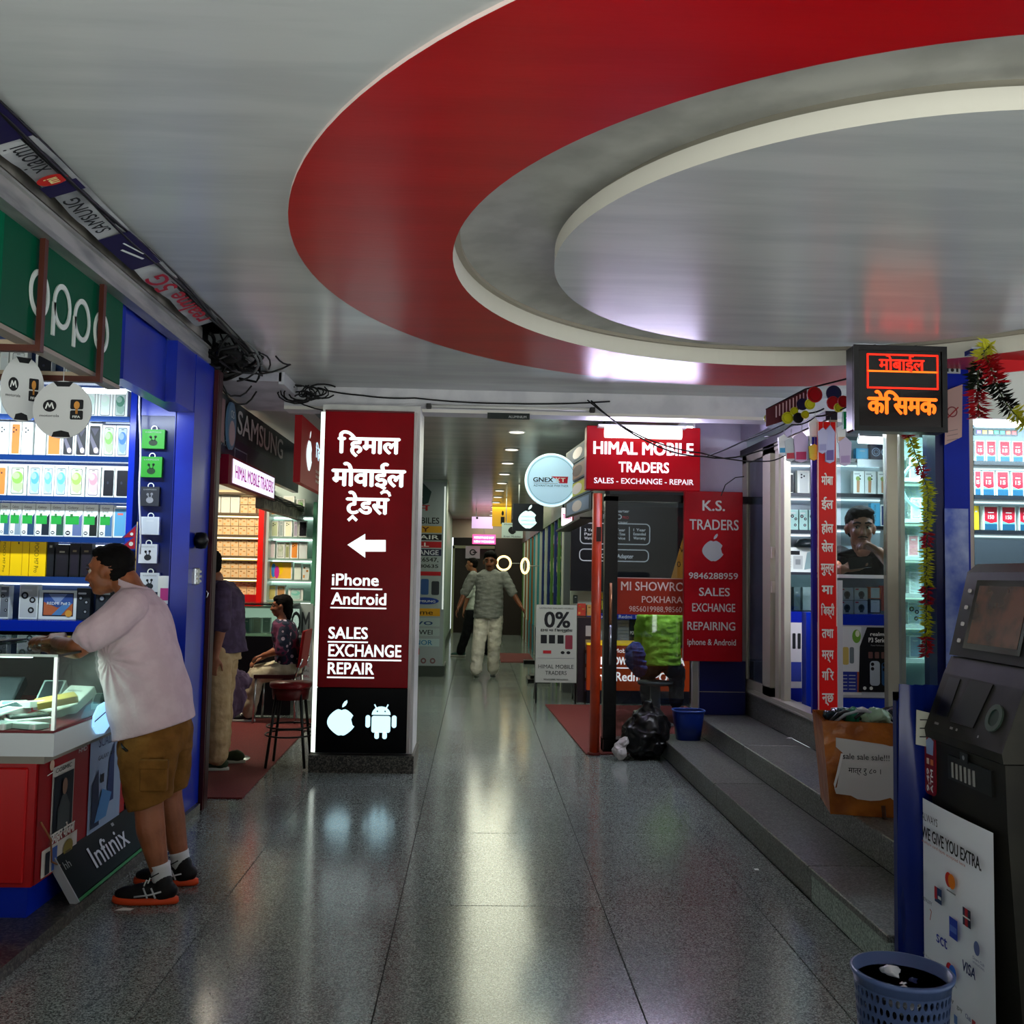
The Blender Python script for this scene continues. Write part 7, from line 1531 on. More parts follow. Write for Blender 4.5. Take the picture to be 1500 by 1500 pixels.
# ================================================================ people
from mathutils import noise as MN
def skinmat(c,key): return varied(c[0],c[1],9,.45,.15,60,key=key,spec=.4)
def cloth(c1,c2,key,rough=.85,bump=.5,bs=30): return varied(c1,c2,14,rough,bump,bs,key=key,spec=.15)
def chain(b,pts,rs,n=14):
    pts=[Vector(p) for p in pts]
    P=[];R=[]
    for i in range(len(pts)-1):
        k=4
        for j in range(k): t=j/k; P.append(pts[i].lerp(pts[i+1],t)); R.append(rs[i]*(1-t)+rs[i+1]*t)
    P.append(pts[-1]); R.append(rs[-1]); b.tube(P,R,BLK,n)
    for p,r in zip(pts,rs): b.blob(p,r*.99,BLK,12)
def ering(c,side,fw_,a,e,n=24,tilt=0,sq=1.0):
    """ring of a torso: half depth a along fw_, half width e along side"""
    c=Vector(c); r=[]
    for i in range(n):
        t=2*PI*i/n; x=math.cos(t); y=math.sin(t); x=math.copysign(abs(x)**sq,x); y=math.copysign(abs(y)**sq,y)
        r.append(c+fw_*(a*x)+side*(e*y)+Vector((0,0,tilt*a*x)))
    return r
def hand(b,w,d,n,s=1.0,curl=.5,side=1,spread=.12,thumb=.7):
    """palm from wrist w along d; palm faces n; five fingers and a thumb on one side"""
    w=Vector(w); d=Vector(d).normalized(); n=Vector(n); n=(n-d*n.dot(d)).normalized(); x=d.cross(n)*side
    for k,o in enumerate((-.027,-.009,.009,.026)): chain(b,[w+x*o*.6*s,w+d*.045*s+x*o*s,w+d*.088*s+x*o*s],[.014*s,.0145*s,.0115*s],10)
    L=(.068,.078,.082,.074)
    for k,(o,l) in enumerate(zip((-.030,-.0105,.0095,.029),(.058,.072,.080,.072))):
        p=w+d*.088*s+x*o*s; dd=(d+x*(o*spread*18)).normalized(); pts=[p]; a=0
        for seg,f in enumerate((.42,.32,.26)):
            a+=curl*(.55,.85,.6)[seg]; v=dd*math.cos(a)+n*math.sin(a); p=p+v*l*f*s; pts.append(p)
        chain(b,pts,[.0098*s,.009*s,.0082*s,.0068*s],9)
    p=w+d*.022*s+x*.030*s; v1=(d*.7+x*.75+n*.25).normalized(); v2=(d*.9+x*.25+n*.5*thumb).normalized()
    chain(b,[w+d*.008*s+x*.012*s,p,p+v1*.036*s,p+v1*.036*s+v2*.030*s,p+v1*.036*s+v2*.052*s],[.015*s,.0145*s,.011*s,.0098*s,.0078*s],9)
def headparts(b,c,f,u,s=1.0):
    """skull, jaw, nose, lips, ears; c = centre, f = where the face looks, u = up"""
    f=Vector(f).normalized(); u=Vector(u); u=(u-f*u.dot(f)).normalized(); r=f.cross(u); M=Matrix((f,r,u)).transposed()
    def B(x,y,z,rr,n=16): b.blob(c+(f*x+r*y+u*z)*s,tuple(q*s for q in rr),BLK,n,0,M)
    B(-.012,0,.028,(.098,.076,.088),20); B(.035,0,-.025,(.055,.060,.075),18); B(.050,0,-.078,(.036,.040,.032)); B(.068,0,-.088,(.020,.022,.018))
    B(.020,0,-.060,(.058,.056,.045)); B(.066,0,.030,(.025,.055,.022)); B(.072,.030,-.022,(.020,.022,.022)); B(.072,-.030,-.022,(.020,.022,.022))
    chain(b,[c+(f*.084+u*.018)*s,c+(f*.100-u*.012)*s,c+(f*.110-u*.030)*s],[.009*s,.011*s,.0125*s],10)
    B(.098,.012,-.034,(.009,.008,.008),10); B(.098,-.012,-.034,(.009,.008,.008),10)
    B(.088,0,-.056,(.012,.023,.0065),12); B(.086,0,-.067,(.012,.020,.0075),12)
    for q in (1,-1): B(.000,.076*q,-.008,(.017,.009,.031),12); B(-.004,.083*q,-.002,(.014,.006,.022),12)
    return f,r,u
def face(par,c,f,r,u,s,moustache=False,look=(0,0)):
    for q in (1,-1):
        b=MB(); p=c+(f*.0765+r*.030*q+u*.006)*s; b.blob(p,(.0108*s),mat('#a89c90',.35),12); b.build('eye',par)
        b=MB(); b.blob(p+(f*.0062+r*look[0]*.004+u*look[1]*.004)*s,.0062*s,mat('#140c08',.2),10); b.build('pupil',par)
        b=MB(); chain(b,[c+(f*.092+r*.014*q+u*.030)*s,c+(f*.090+r*.032*q+u*.034)*s,c+(f*.074+r*.050*q+u*.028)*s],[.0045*s,.0055*s,.003*s],6)
        b.mats=[mat('#0c0807',.8)]; b.build('eyebrow',par)
        b=MB(); chain(b,[c+(f*.0905+r*.018*q+u*.013)*s,c+(f*.0935+r*.030*q+u*.016)*s,c+(f*.084+r*.044*q+u*.010)*s],[.004*s,.0045*s,.003*s],6); b.mats=[mat('#4a2c1c',.5)]; b.build('eyelid',par)
    b=MB(); chain(b,[c+(f*.093+r*.022+u*-.0605)*s,c+(f*.0995-u*.060)*s,c+(f*.093-r*.022-u*.0605)*s],[.002*s,.0045*s,.002*s],8); b.mats=[mat('#6a3328',.5)]; b.build('lips',par)
    if moustache:
        b=MB(); chain(b,[c+(f*.090+r*.026-u*.052)*s,c+(f*.100-u*.044)*s,c+(f*.090-r*.026-u*.052)*s],[.003*s,.006*s,.003*s],8); b.mats=[mat('#1a100c',.9)]; b.build('moustache',par)
def hair(par,c,f,r,u,s,col='#0a0807',style='short',vox=.008):
    b=MB(); M=Matrix((f,r,u)).transposed()
    def B(x,y,z,rr): b.blob(c+(f*x+r*y+u*z)*s,tuple(q*s for q in rr),BLK,18,0,M)
    if style=='short':
        B(-.024,0,.044,(.096,.080,.083)); B(-.052,0,-.008,(.058,.070,.062)); B(.018,0,.088,(.058,.060,.032))
    elif style=='swept':
        B(-.022,0,.048,(.100,.083,.086)); B(-.048,0,.0,(.06,.074,.07)); B(.045,.0,.094,(.055,.066,.034)); B(.060,.025,.088,(.035,.04,.026)); B(.058,-.03,.09,(.035,.04,.024))
    elif style=='long':
        B(-.026,0,.040,(.104,.086,.092)); B(-.065,0,-.03,(.062,.08,.10)); B(-.07,0,-.09,(.045,.06,.07)); B(.02,0,.08,(.065,.07,.042))
    return remesh('hair',b,vox,par,mat(col,.8,spec=.1),1,noise=lambda p:MN.noise_vector(Vector((p.x*45,p.y*45,p.z*110)))*.0045)
def wrinkle(amp,fx,dirv=(1,1,3)):
    def f(p): q=Vector((p.x*dirv[0],p.y*dirv[1],p.z*dirv[2]))*fx; return MN.noise_vector(q)*amp+MN.noise_vector(q*2.3)*amp*.4
    return f
def shoe(par,heel,toe,h,m_up,m_sole,name='shoe',laces=True,wd=.05,extra=None):
    heel=Vector(heel); toe=Vector(toe); d=(toe-heel); L=d.length; d.normalize(); s=Vector((0,0,1)).cross(d)
    t=thing_part(name,par)
    def ring_(k,z): # outline of the shoe at height z
        R=[]
        for i in range(28):
            a=2*PI*i/28; x=math.cos(a); y=math.sin(a); xx=L/2+(L/2)*k*x; ww=wd*k*(.82+.22*x)*math.copysign(abs(y)**.8,y)
            R.append(heel+d*xx+s*ww+Vector((0,0,z)))
        return R
    b=MB(); loftrings(b,[ring_(.96,.002),ring_(1.02,.010),ring_(1.0,.030)],m_sole,True,True); b.build('sole',t)
    b=MB(); b.blob(heel+d*L*.28+Vector((0,0,.055)),(L*.27,wd*.82,.048),BLK,16,0,Matrix((d,s,Vector((0,0,1)))).transposed()); b.blob(heel+d*L*.66+Vector((0,0,.040)),(L*.33,wd*.88,.034),BLK,16,0,Matrix((d,s,Vector((0,0,1)))).transposed())
    chain(b,[heel+d*L*.26+Vector((0,0,.05)),heel+d*L*.24+Vector((0,0,h))],[wd*.85,wd*.80]); chain(b,[heel+d*L*.36+Vector((0,0,.06)),heel+d*L*.62+Vector((0,0,.045))],[wd*.8,wd*.75])
    remesh('upper',b,.007,t,m_up,1)
    if laces:
        for k in range(4):
            b=MB(); c0=heel+d*L*(.44+.06*k)+Vector((0,0,.105-.012*k)); b.tube([c0-s*.028-Vector((0,0,.012)),c0+Vector((0,0,.004)),c0+s*.028-Vector((0,0,.012))],.003,WHT,6); b.build('lace',t)
    if extra:
        for pts,w_ in extra:
            b=MB(); b.tube([heel+d*L*p[0]+s*(wd*p[2])*1.04+Vector((0,0,p[1])) for p in pts],w_,mat('#b9bcc0',.3),6); b.build('stripe',t)
    return t
def thing_part(name,par):
    o=bpy.data.objects.new(name,None); o.empty_display_size=.05; C.objects.link(o); o.parent=par; return o

# ---- 1. man in the pale pink shirt leaning on the counter
def hero():
    t=thing('person','man in pale pink shirt and brown cargo shorts leaning on the glass counter','person',(-1.45,4.47,0))
    SK=skinmat(('#804a2c','#96593a'),'skin1')
    P=lambda x,y,Y: W(x,y,Y=Y)
    f=Vector((-1,.10,-.10)).normalized(); hc=P(161,836,4.5)
    b=MB(); F_,R_,U_=headparts(b,hc,f,Vector((-.12,0,1)),.98)
    chain(b,[P(183,850,4.5),P(194,872,4.5),P(200,900,4.5)],[.062,.066,.08])
    # trunk under the clothes
    sd=Vector((0,1,0)); fx=Vector((-1,0,0))
    loftrings(b,[ering(P(x,y,4.5),sd,fx,a,e) for x,y,a,e in ((226,1090,.12,.145),(220,1030,.135,.155),(206,960,.13,.165),(202,900,.115,.18),(200,875,.07,.10))],BLK,True,True)
    # arms: near left arm, far right arm
    chain(b,[P(188,893,4.33),P(145,925,4.25),P(112,950,4.21)],[.052,.052,.046]); chain(b,[P(112,950,4.21),P(98,948,4.28),P(84,941,4.38)],[.045,.042,.030])
    chain(b,[P(192,893,4.70),P(150,930,4.74),P(114,952,4.75)],[.060,.052,.042]); chain(b,[P(114,952,4.75),P(100,950,4.66),P(90,946,4.56)],[.041,.038,.028])
    hand(b,P(85,940,4.39),Vector((-.35,.75,.25)),Vector((0,.2,-1)),.98,.75,1); hand(b,P(90,945,4.55),Vector((-.55,-.55,.35)),Vector((-.2,-.2,-1)),.98,.8,-1)
    # legs
    chain(b,[P(216,1085,4.40),P(218,1180,4.385),P(221,1215,4.38),P(234,1276,4.37)],[.078,.062,.062,.038]); chain(b,[P(246,1085,4.62),P(247,1165,4.63),P(252,1200,4.63),P(264,1258,4.62)],[.078,.060,.060,.037])
    remesh('body',b,.0065,t,SK,1)
    face(t,hc,F_,R_,U_,.98); hair(t,hc,F_,R_,U_,.98)
    # shirt
    SH=cloth('#c2abb2','#cbb5bb','shirt1',.9,.25,60)
    b=MB()
    R=[]
    for x,y,a,e,tl in ((226,1068,.172,.190,-.30),(224,1050,.174,.192,-.26),(219,1020,.178,.194,-.15),(211,985,.180,.197,-.05),(204,950,.172,.202,0),(200,920,.158,.212,.04),(201,897,.138,.212,.1),(205,880,.108,.170,.15),(204,868,.074,.10,.2),(200,858,.066,.078,.25)):
        R.append(ering(P(x,y,4.5),sd,fx,a,e,28,tl,.9))
    loftrings(b,R,BLK,True,True)
    chain(b,[P(190,888,4.32),P(168,908,4.26),P(130,934,4.225)],[.082,.078,.070]); chain(b,[P(194,888,4.67),P(165,910,4.70),P(138,930,4.73)],[.078,.074,.068])
    def wr_(p):
        # soft folds running from the armpit across the back
        q=p-P(160,965,4.35); a=math.atan2(q.z,q.x); d_=q.length
        k=math.exp(-(d_/.26)**2)*.0065*math.sin(a*15+d_*9)*min(1,d_/.05)
        return MN.noise_vector(Vector((p.x*5,p.y*5,p.z*11)))*.007+Vector((0,-1,0))*k
    sh=remesh('shirt',b,.0065,t,SH,2,noise=wr_)
    b=MB(); loftrings(b,[ering(P(197,862,4.5),sd,fx,.074,.085,24,.3),ering(P(193,852,4.5),sd,fx,.066,.074,24,.35)],SH,False,False); b.build('collar',sh)
    # shorts with cargo pocket
    SR=cloth('#65431a','#765022','shorts1',.9,.3,50)
    b=MB(); loftrings(b,[ering(P(x,y,4.5),sd,fx,a,e,24,-.2) for x,y,a,e in ((228,1050,.150,.175),(228,1080,.160,.182),(228,1105,.155,.180))],BLK,True,True)
    def leg_(pts): loftrings(b,[ering(P(x,y,Y),sd,fx,a,e,24,tl) for x,y,Y,a,e,tl in pts],BLK,True,True)
    leg_(((222,1078,4.42,.135,.11,0),(216,1115,4.40,.128,.11,0),(216,1150,4.39,.108,.11,-.1),(220,1178,4.385,.096,.105,-.33))); leg_(((246,1078,4.61,.110,.11,0),(247,1120,4.62,.100,.11,0),(246,1160,4.63,.088,.10,-.25)))
    so=remesh('shorts',b,.0075,t,SR,1,noise=wrinkle(.008,9,(1,1,1.6)))
    b=MB(); fr=Fr(P(203,1160,4.265),(1,0,0)); q=P(238,1128,4.265)-P(203,1160,4.265); 
    b.fbox(fr,0,0,.115,.125,0,SR,-.03,.006); b.fbox(fr,-.004,.095,.119,.135,.006,SR,-.02,.004); b.build('pocket',so)
    b=MB(); b.tube([P(178,1086,4.37),P(180,1095,4.33),P(186,1100,4.31)],.006,BLK,6); b.build('belt_loop',so)
    # socks and running shoes
    SO=mat('#c9ccce',.8)
    for (x,y,Y,x2,y2) in ((235,1270,4.37,238,1292),(263,1252,4.62,266,1272)):
        b=MB(); b.tube([P(x-1,y-5,Y),P(x,y,Y),P(x2,y2,Y)],[.044,.042,.042],SO,16); so_=b.build('sock',t); c_=MB(); fr=Fr(P(x-6,y+8,Y)+Vector((0,-.045,0)),(1,0,0)); c_.line(fr,[(-.02,.0),(-.008,-.008),(.024,.010)],.005,0,INK); c_.build('mark',so_)
    st_=[([(.30,.035,.86),(.38,.075,.70)],.004),([(.42,.035,.90),(.50,.075,.68)],.004),([(.22,.062,.8),(.40,.048,.88),(.62,.040,.9)],.004)]
    for hx_,tx,Yh,Yt in ((262,166,4.36,4.37),(290,196,4.61,4.63)):
        shoe(t,Vector((W(hx_,1300,Y=Yh).x,Yh,0.001)),Vector((W(tx,1305,Y=Yt).x,Yt,0.001)),.095,mat('#0c0c0e',.6),mat('#d84a20',.5),extra=st_)
    return t
hero()
def figure(label,hc,f,J,skin,shirt,pants,vox=.011,hs=1.0,sleeve=.55,style='short',mous=False,shoes=None,fingers=.5,sitting=False,look=(0,0),loc=None,slack=1.0):
    """J: neck, chest, pelvis (centres), sd (side vector), and l/r: shoulder elbow wrist hip knee ankle; hands follow"""
    t=thing('person',label,'person',loc)
    b=MB(); F_,R_,U_=headparts(b,hc,f,Vector((0,0,1)),hs)
    sd=Vector(J['sd']).normalized(); fw=Vector(J.get('fw') or sd.cross(Vector((0,0,1)))).normalized(); k=J.get('k',1.0)
    chain(b,[hc-U_*.06*hs-F_*.02*hs,J['neck']],[.055*k,.060*k])
    loftrings(b,[ering(J['pelvis'],sd,fw,.10*k,.145*k),ering(J['pelvis'].lerp(J['chest'],.5),sd,fw,.10*k,.135*k),ering(J['chest'],sd,fw,.11*k,.16*k),ering(J['neck']-Vector((0,0,.02)),sd,fw,.06*k,.08*k)],BLK,True,True)
    for s_ in 'lr':
        a=J[s_]; chain(b,[a['sh'],a['el'],a['wr']],[.050*k,.042*k,.028*k]); hand(b,a['wr'],a['wr']-a['el'] if 'hd' not in a else a['hd'],a.get('pn',Vector((0,0,-1))),k,a.get('curl',fingers),a.get('side',1 if s_=='l' else -1))
        if 'hip' in a: chain(b,[a['hip'],a['kn'],a['kn'].lerp(a['an'],.35),a['an']],[.085*k,.058*k,.055*k,.036*k])
    remesh('body',b,vox,t,skin,1)
    face(t,hc,F_,R_,U_,hs,mous,look); hair(t,hc,F_,R_,U_,hs,style=style,vox=max(.008,vox*.8))
    b=MB(); nk=J['neck']; ch=J['chest']; pv=J['pelvis']; hem=J.get('hem',pv-(ch-pv)*.05); g=slack
    loftrings(b,[ering(hem,sd,fw,.145*k*g,.185*k*g),ering(pv.lerp(ch,.4),sd,fw,.140*k*g,.178*k*g),ering(ch,sd,fw,.138*k,.188*k),ering(ch.lerp(nk,.55),sd,fw,.115*k,.180*k),ering(nk-Vector((0,0,.01)),sd,fw,.07*k,.085*k)],BLK,True,True)
    for s_ in 'lr':
        a=J[s_]; e=a['sh'].lerp(a['el'],min(1,sleeve/.55)) if sleeve<=.55 else a['el']; chain(b,[a['sh']+(a['sh']-ch)*0,a['sh'].lerp(e,.5),e],[.070*k,.072*k,.066*k])
    remesh('shirt',b,vox,t,shirt,1,noise=wrinkle(.008*k,8))
    if pants:
        b=MB(); loftrings(b,[ering(pv-Vector((0,0,.08*k)),sd,fw,.125*k,.17*k),ering(pv+Vector((0,0,.06*k)),sd,fw,.122*k,.165*k)],BLK,True,True)
        for s_ in 'lr':
            a=J[s_]
            if 'hip' in a: chain(b,[a['hip'],a['kn'],a['kn'].lerp(a['an'],.5),a['kn'].lerp(a['an'],.93)],[.100*k*J.get('pw',1),.085*k*J.get('pw',1),.080*k*J.get('pw',1),.075*k*J.get('pw',1)])
        remesh('trousers',b,vox,t,pants,1,noise=wrinkle(.010*k,10,(1,1,1.5)))
    if shoes:
        for (h_,to_,mu,ms,lc) in shoes: shoe(t,h_,to_,.07,mu,ms,laces=lc,wd=.045)
    return t
V3=lambda x,y,Y: W(x,y,Y=Y)
Z=Vector
SK2=skinmat(('#774630','#8a5439'),'skin2'); SK3=skinmat(('#835039','#966045'),'skin3')
# ---- 2. walking man
Yw=W(708,991,Z=0).y-.05
J=dict(sd=(1,.1,0),k=1.05,neck=V3(717,833,Yw),chest=V3(717,850,Yw),pelvis=V3(716,897,Yw),hem=V3(715,905,Yw),pw=1.08,
 l=dict(sh=V3(738,843,Yw),el=V3(751,868,Yw-.05),wr=V3(763,888,Yw-.12),hip=V3(726,905,Yw),kn=V3(724,945,Yw-.05),an=V3(722,982,Yw),side=-1,pn=Z((-1,0,0)),curl=.3),
 r=dict(sh=V3(693,843,Yw),el=V3(681,868,Yw+.02),wr=V3(672,889,Yw-.05),hip=V3(706,905,Yw),kn=V3(701,945,Yw-.15),an=V3(697,984,Yw-.2),side=1,pn=Z((1,0,0)),curl=.5))
p=W(697,990,Z=0); p2=W(722,990,Z=0)
figure('man in grey T-shirt and white trousers walking down the corridor',V3(718,823,Yw-.02),Z((-.12,-1,-.08)),J,SK2,cloth('#7f817c','#8c8e88','sh2'),cloth('#c9c3b4','#d6d0c2','tr2'),.010,1.22,style='swept',mous=True,shoes=[(Z((p.x+.02,p.y+.12,.001)),Z((p.x,p.y-.18,.001)),mat('#20242c',.6),mat('#c9c9c4',.5),True),(Z((p2.x,p2.y+.18,.001)),Z((p2.x,p2.y-.10,.001)),mat('#20242c',.6),mat('#c9c9c4',.5),True)],loc=Z((p.x,Yw,0)),slack=1.1)
# ---- 3. person behind him in black trousers
Yb=W(690,962,Z=0).y
J=dict(sd=(.35,1,0),fw=(-1,.35,0),k=1.0,neck=V3(694,838,Yb),chest=V3(694,855,Yb),pelvis=V3(694,892,Yb),
 l=dict(sh=V3(690,849,Yb-.17),el=V3(686,872,Yb-.2),wr=V3(680,892,Yb-.2),hip=V3(690,898,Yb-.08),kn=V3(683,928,Yb-.08),an=V3(674,955,Yb-.05)),
 r=dict(sh=V3(698,849,Yb+.17),el=V3(702,872,Yb+.2),wr=V3(698,890,Yb+.2),hip=V3(698,898,Yb+.08),kn=V3(703,930,Yb+.1),an=V3(714,955,Yb+.1)))
p=W(678,962,Z=0); p2=W(716,960,Z=0)
figure('person in white top and black trousers walking behind the grey T-shirt man',V3(691,827,Yb),Z((-1,.2,0)),J,SK3,cloth('#b5bdb4','#c4cbc2','sh3'),cloth('#0e0f12','#16171b','tr3'),.013,1.0,shoes=[(Z((p.x+.05,p.y,.001)),Z((p.x-.22,p.y,.001)),mat('#2a4a44',.6),mat('#a9a9a4',.5),False),(Z((p2.x+.12,p2.y,.001)),Z((p2.x-.12,p2.y,.001)),mat('#14161a',.6),mat('#a9a9a4',.5),False)],loc=Z((p.x,Yb,0)))
# ---- 4. man in purple T-shirt half hidden by the shutter post
Yp=7.05
J=dict(sd=(.25,1,0),fw=(-1,.2,0),k=.95,neck=V3(316,848,Yp),chest=V3(328,873,Yp),pelvis=V3(327,950,Yp),hem=V3(330,955,Yp),pw=1.12,
 l=dict(sh=V3(325,865,Yp-.17),el=V3(325,915,Yp-.2),wr=V3(315,962,Yp-.2),hip=V3(318,955,Yp-.09),kn=V3(318,1035,Yp-.09),an=V3(318,1110,Yp-.08),pn=Z((0,1,0)),curl=.5),
 r=dict(sh=V3(335,865,Yp+.17),el=V3(338,915,Yp+.2),wr=V3(328,955,Yp+.2),hip=V3(328,955,Yp+.08),kn=V3(322,1030,Yp+.1),an=V3(322,1095,Yp+.2)))
p=W(325,1130,Z=0)
figure('man in dark purple T-shirt and beige trousers beside the shutter post',V3(303,829,Yp),Z((-1,.35,-.15)),J,SK3,cloth('#433649','#50425a','sh4'),cloth('#a58a64','#b49a74','tr4'),.009,.98,shoes=[(Z((p.x+.05,p.y,.001)),Z((p.x-.22,p.y,.001)),mat('#2c3a24',.7),mat('#a9a99c',.5),True),(Z((p.x+.10,p.y+.28,.001)),Z((p.x-.16,p.y+.28,.001)),mat('#2c3a24',.7),mat('#a9a99c',.5),False)],loc=Z((p.x,Yp,0)),slack=1.05)
# bar stool with lavender shawl behind him
bs=thing('bar_stool','chrome-footed bar stool with a lavender shawl behind the purple shirt man','stool',(W(345,1105,Z=0).x,7.55,0)); q=W(345,1100,Z=0); bx=q.x; by=7.6
b=MB(); b.lathe((bx,by,0),[(.20,0),(.20,.012),(.05,.03),(.025,.05),(.025,.55)],CHR,28); b.build('pedestal',bs); b=MB(); b.lathe((bx,by,0),[(0,.55),(.17,.56),(.18,.60),(0,.62)],mat('#1a1a1e',.5),24); b.build('seat',bs)
b=MB(); b.blob((bx,by-.02,.60),(.20,.20,.10),BLK,16); b.blob((bx+.02,by-.12,.48),(.17,.10,.17),BLK,14); sw=remesh('shawl',b,.01,None,cloth('#6e5a78','#7d6888','shawl'),1,noise=wrinkle(.02,14,(2,2,.5)),loc=Vector((bx,by,.6))); tag(sw,'lavender shawl draped over the chrome bar stool','shawl')
# ---- 5. seated person
Ys_=W(352,1056,Z=0).y
J=dict(sd=(.1,1,0),fw=(-1,.1,0),k=.92,neck=V3(414,905,Ys_),chest=V3(417,925,Ys_),pelvis=V3(424,975,Ys_),hem=V3(423,976,Ys_),
 l=dict(sh=V3(418,919,Ys_-.15),el=V3(412,953,Ys_-.20),wr=V3(386,960,Ys_-.12),hip=V3(421,980,Ys_-.09),kn=V3(376,990,Ys_-.11),an=V3(364,1045,Ys_-.09),curl=.7),
 r=dict(sh=V3(416,919,Ys_+.15),el=V3(408,950,Ys_+.18),wr=V3(382,964,Ys_+.06),hip=V3(421,978,Ys_+.09),kn=V3(376,984,Ys_+.11),an=V3(352,1035,Ys_+.1),curl=.7))
FLO=mat('#14203a',.8)
def floral():
    m=bpy.data.materials.new('floral_cloth'); m.use_nodes=True; t,n,l,bs_=nt(m); tc=n.new('ShaderNodeTexCoord'); vo=n.new('ShaderNodeTexVoronoi'); vo.inputs['Scale'].default_value=13; l.new(tc.outputs['Object'],vo.inputs[0])
    r=n.new('ShaderNodeValToRGB'); r.color_ramp.interpolation='CONSTANT'; r.color_ramp.elements[0].color=lin('#b9a8b8'); r.color_ramp.elements[0].position=0; r.color_ramp.elements[1].position=.22; r.color_ramp.elements[1].color=lin('#101b34')
    e=r.color_ramp.elements.new(.62); e.color=lin('#5a1c40'); l.new(vo.outputs['Distance'],r.inputs[0]); l.new(r.outputs[0],bs_.inputs['Base Color']); bs_.inputs['Roughness'].default_value=.85; return m
p=W(352,1058,Z=0)
figure('seated person with dark hair, floral blue top and white trousers',V3(412,888,Ys_),Z((-1,-.15,-.05)),J,SK3,floral(),cloth('#b0a88e','#beb69c','tr5'),.010,.9,style='long',shoes=[(Z((p.x+.14,Ys_-.08,.001)),Z((p.x-.10,Ys_-.08,.001)),mat('#14161a',.6),mat('#9a9c96',.5),True),(Z((p.x+.06,Ys_+.12,.001)),Z((p.x-.18,Ys_+.12,.001)),mat('#14161a',.6),mat('#9a9c96',.5),True)],loc=Z((W(424,990,Y=Ys_).x,Ys_,0)),slack=.95)
chx=W(428,975,Y=Ys_); ch=thing('visitor_chair','red-backed metal chair under the seated person','chair',(chx.x-.1,Ys_,0)); cx0=chx.x-.12
b=MB(); b.box((cx0-.20,Ys_-.21,.43),(cx0+.18,Ys_+.21,.465),mat('#3a0c10',.6)); b.build('seat',ch)
b=MB(); fr=Fr((cx0+.20,Ys_+.20,.53),(0,-1,0),(.12,0,1)); b.fbox(fr,0,0,.40,.36,0,mat('#8a0f14',.5),-.03,.01); b.build('backrest',ch)
for x,y in ((-.18,-.19),(.18,-.19),(-.18,.19),(.18,.19)): b=MB(); b.tube([(cx0+x,Ys_+y,.43),(cx0+x*1.1,Ys_+y*1.05,.01)],.011,CHR,8); b.build('leg',ch)
b=MB(); b.tube([(cx0+.18,Ys_-.19,.43),(cx0+.25,Ys_-.19,.62)],.011,CHR,8); b.build('back_frame',ch); b=MB(); b.tube([(cx0+.18,Ys_+.19,.43),(cx0+.25,Ys_+.19,.62)],.011,CHR,8); b.build('back_frame',ch)
# ---- red topped stool
sx,sy=W(430,1115,Z=0).x,7.38; ts=thing('tall_stool','tall dark metal stool with a red seat left of the pillar','stool',(sx,sy,0))
b=MB(); b.lathe((sx,sy,0),[(.0,.585),(.15,.585),(.158,.60),(.155,.622),(.0,.63)],mat('#6a1016',.3),28); b.build('seat',ts)
b=MB(); b.lathe((sx,sy,0),[(.13,.50),(.14,.585),(.135,.585),(.125,.50)],mat('#4a0c10',.4),28); b.build('seat_skirt',ts)
for k in range(4): a=PI/4+k*PI/2; b=MB(); b.tube([(sx+.12*math.cos(a),sy+.12*math.sin(a),.58),(sx+.20*math.cos(a),sy+.20*math.sin(a),.012)],.011,BLK,8); b.build('leg',ts)
for z,r in ((.30,.168),(.24,.177)): b=MB(); b.tube([(sx+r*math.cos(2*PI*k/28),sy+r*math.sin(2*PI*k/28),z) for k in range(28)],.007,BLK,6,closed=True); b.build('foot_ring',ts)
# ---- 6. green shirt person on a stool behind the glass
Yg=9.6
J=dict(sd=(-1,0,0),fw=(.1,1,0),k=1.02,neck=V3(969,893,Yg),chest=V3(969,912,Yg),pelvis=V3(969,966,Yg),hem=V3(969,974,Yg),
 l=dict(sh=V3(942,906,Yg),el=V3(938,936,Yg+.12),wr=V3(940,945,Yg+.32),hip=V3(955,978,Yg),kn=V3(948,984,Yg+.42),an=V3(950,1030,Yg+.45)),
 r=dict(sh=V3(996,906,Yg),el=V3(1003,936,Yg+.12),wr=V3(996,945,Yg+.32),hip=V3(984,978,Yg),kn=V3(992,984,Yg+.42),an=V3(990,1030,Yg+.45)))
figure('person in lime green shirt seated on a stool seen from behind',V3(969,876,Yg+.03),Z((0,1,-.15)),J,SK2,cloth('#8fc23a','#9fd048','sh6'),cloth('#3a3d40','#46494c','tr6'),.011,1.0,loc=Z((W(969,980,Y=Yg).x,Yg,0)),slack=1.05)
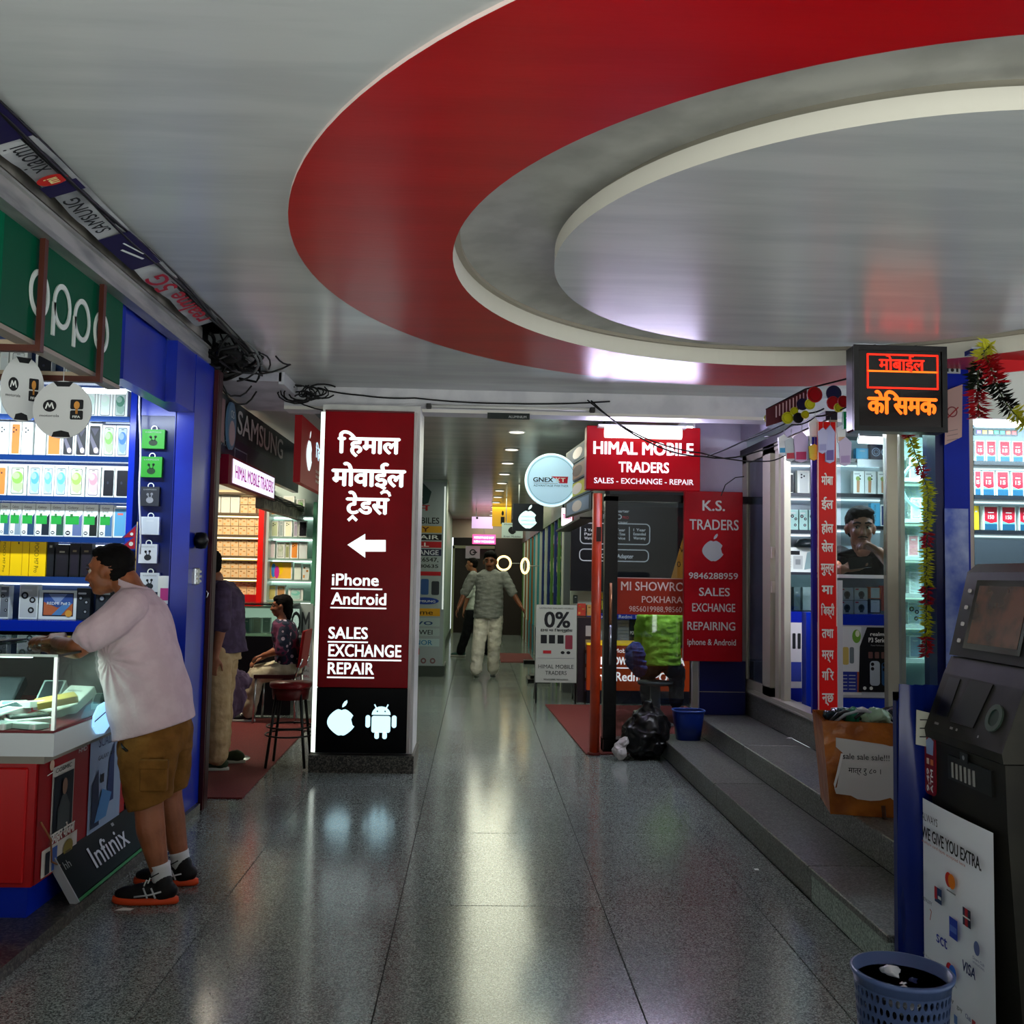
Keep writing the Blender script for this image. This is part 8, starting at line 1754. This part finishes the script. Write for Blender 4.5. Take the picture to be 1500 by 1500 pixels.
gx=W(960,985,Y=Yg).x; g2=thing('round_stool','round stool with grey column under the lime green shirt person','stool',(gx,Yg,0))
b=MB(); b.lathe((gx,Yg,0),[(0,.40),(.17,.40),(.18,.43),(0,.45)],mat('#3a3c3e',.5),24); b.build('seat',g2); b=MB(); b.lathe((gx,Yg,0),[(.19,0),(.18,.02),(.055,.04),(.05,.40)],mat('#8a8c8e',.35,.5),24); b.build('column',g2)
b=MB(); p=V3(930,962,9.35); b.blob(p,(.10,.08,.15),BLK,14); b.blob(p+Vector((.05,.0,-.10)),(.07,.07,.10),BLK,12); bag=remesh('rucksack',b,.01,None,varied('#16245a','#22357a',16,.8,key='bagb',stretch=(6,1,1)),1,noise=wrinkle(.015,12),loc=p); tag(bag,'blue rucksack hanging beside the lime green shirt person','bag')
# ---- 7. seller behind the counter
Yh=6.50; SC_=1.18
J=dict(sd=(1,.15,0),fw=(.0,-1,0),k=1.15,neck=V3(1263,802,6.66),chest=V3(1266,822,6.88),pelvis=V3(1268,905,7.12),
 l=dict(sh=V3(1302,814,6.86),el=V3(1312,833,6.58),wr=V3(1287,808,6.42),hd=Z((-.75,-.1,.45)),pn=Z((-.3,0,-1)),curl=1.0,side=-1),
 r=dict(sh=V3(1232,815,6.86),el=V3(1222,836,6.66),wr=V3(1234,834,6.45),hd=Z((.9,-.05,.12)),pn=Z((0,-.3,1)),curl=.45,side=-1))
figure('young man in black shirt behind the shop counter touching his chin',V3(1260,774,Yh),Z((-.22,-1,-.05)),J,skinmat(('#7c4c34','#8f5c42'),'skin7'),cloth('#08080a','#0d0d10','sh7'),None,.0085,SC_,sleeve=.3,style='swept',mous=True,look=(1,-.2),loc=Z((W(1266,842,Y=7.0).x,7.0,.5)))
b=MB(); p=V3(1262,830,6.38); fr=Fr(p-Vector((.08,0,.02)),(1,.1,.12),(0,.35,1)); b.rrect(fr,0,0,.165,.08,.012,0,mat('#0a0b0d',.2),.009); tag(b.build('phone',loc=p),'black phone held level by the young man at the counter','phone')
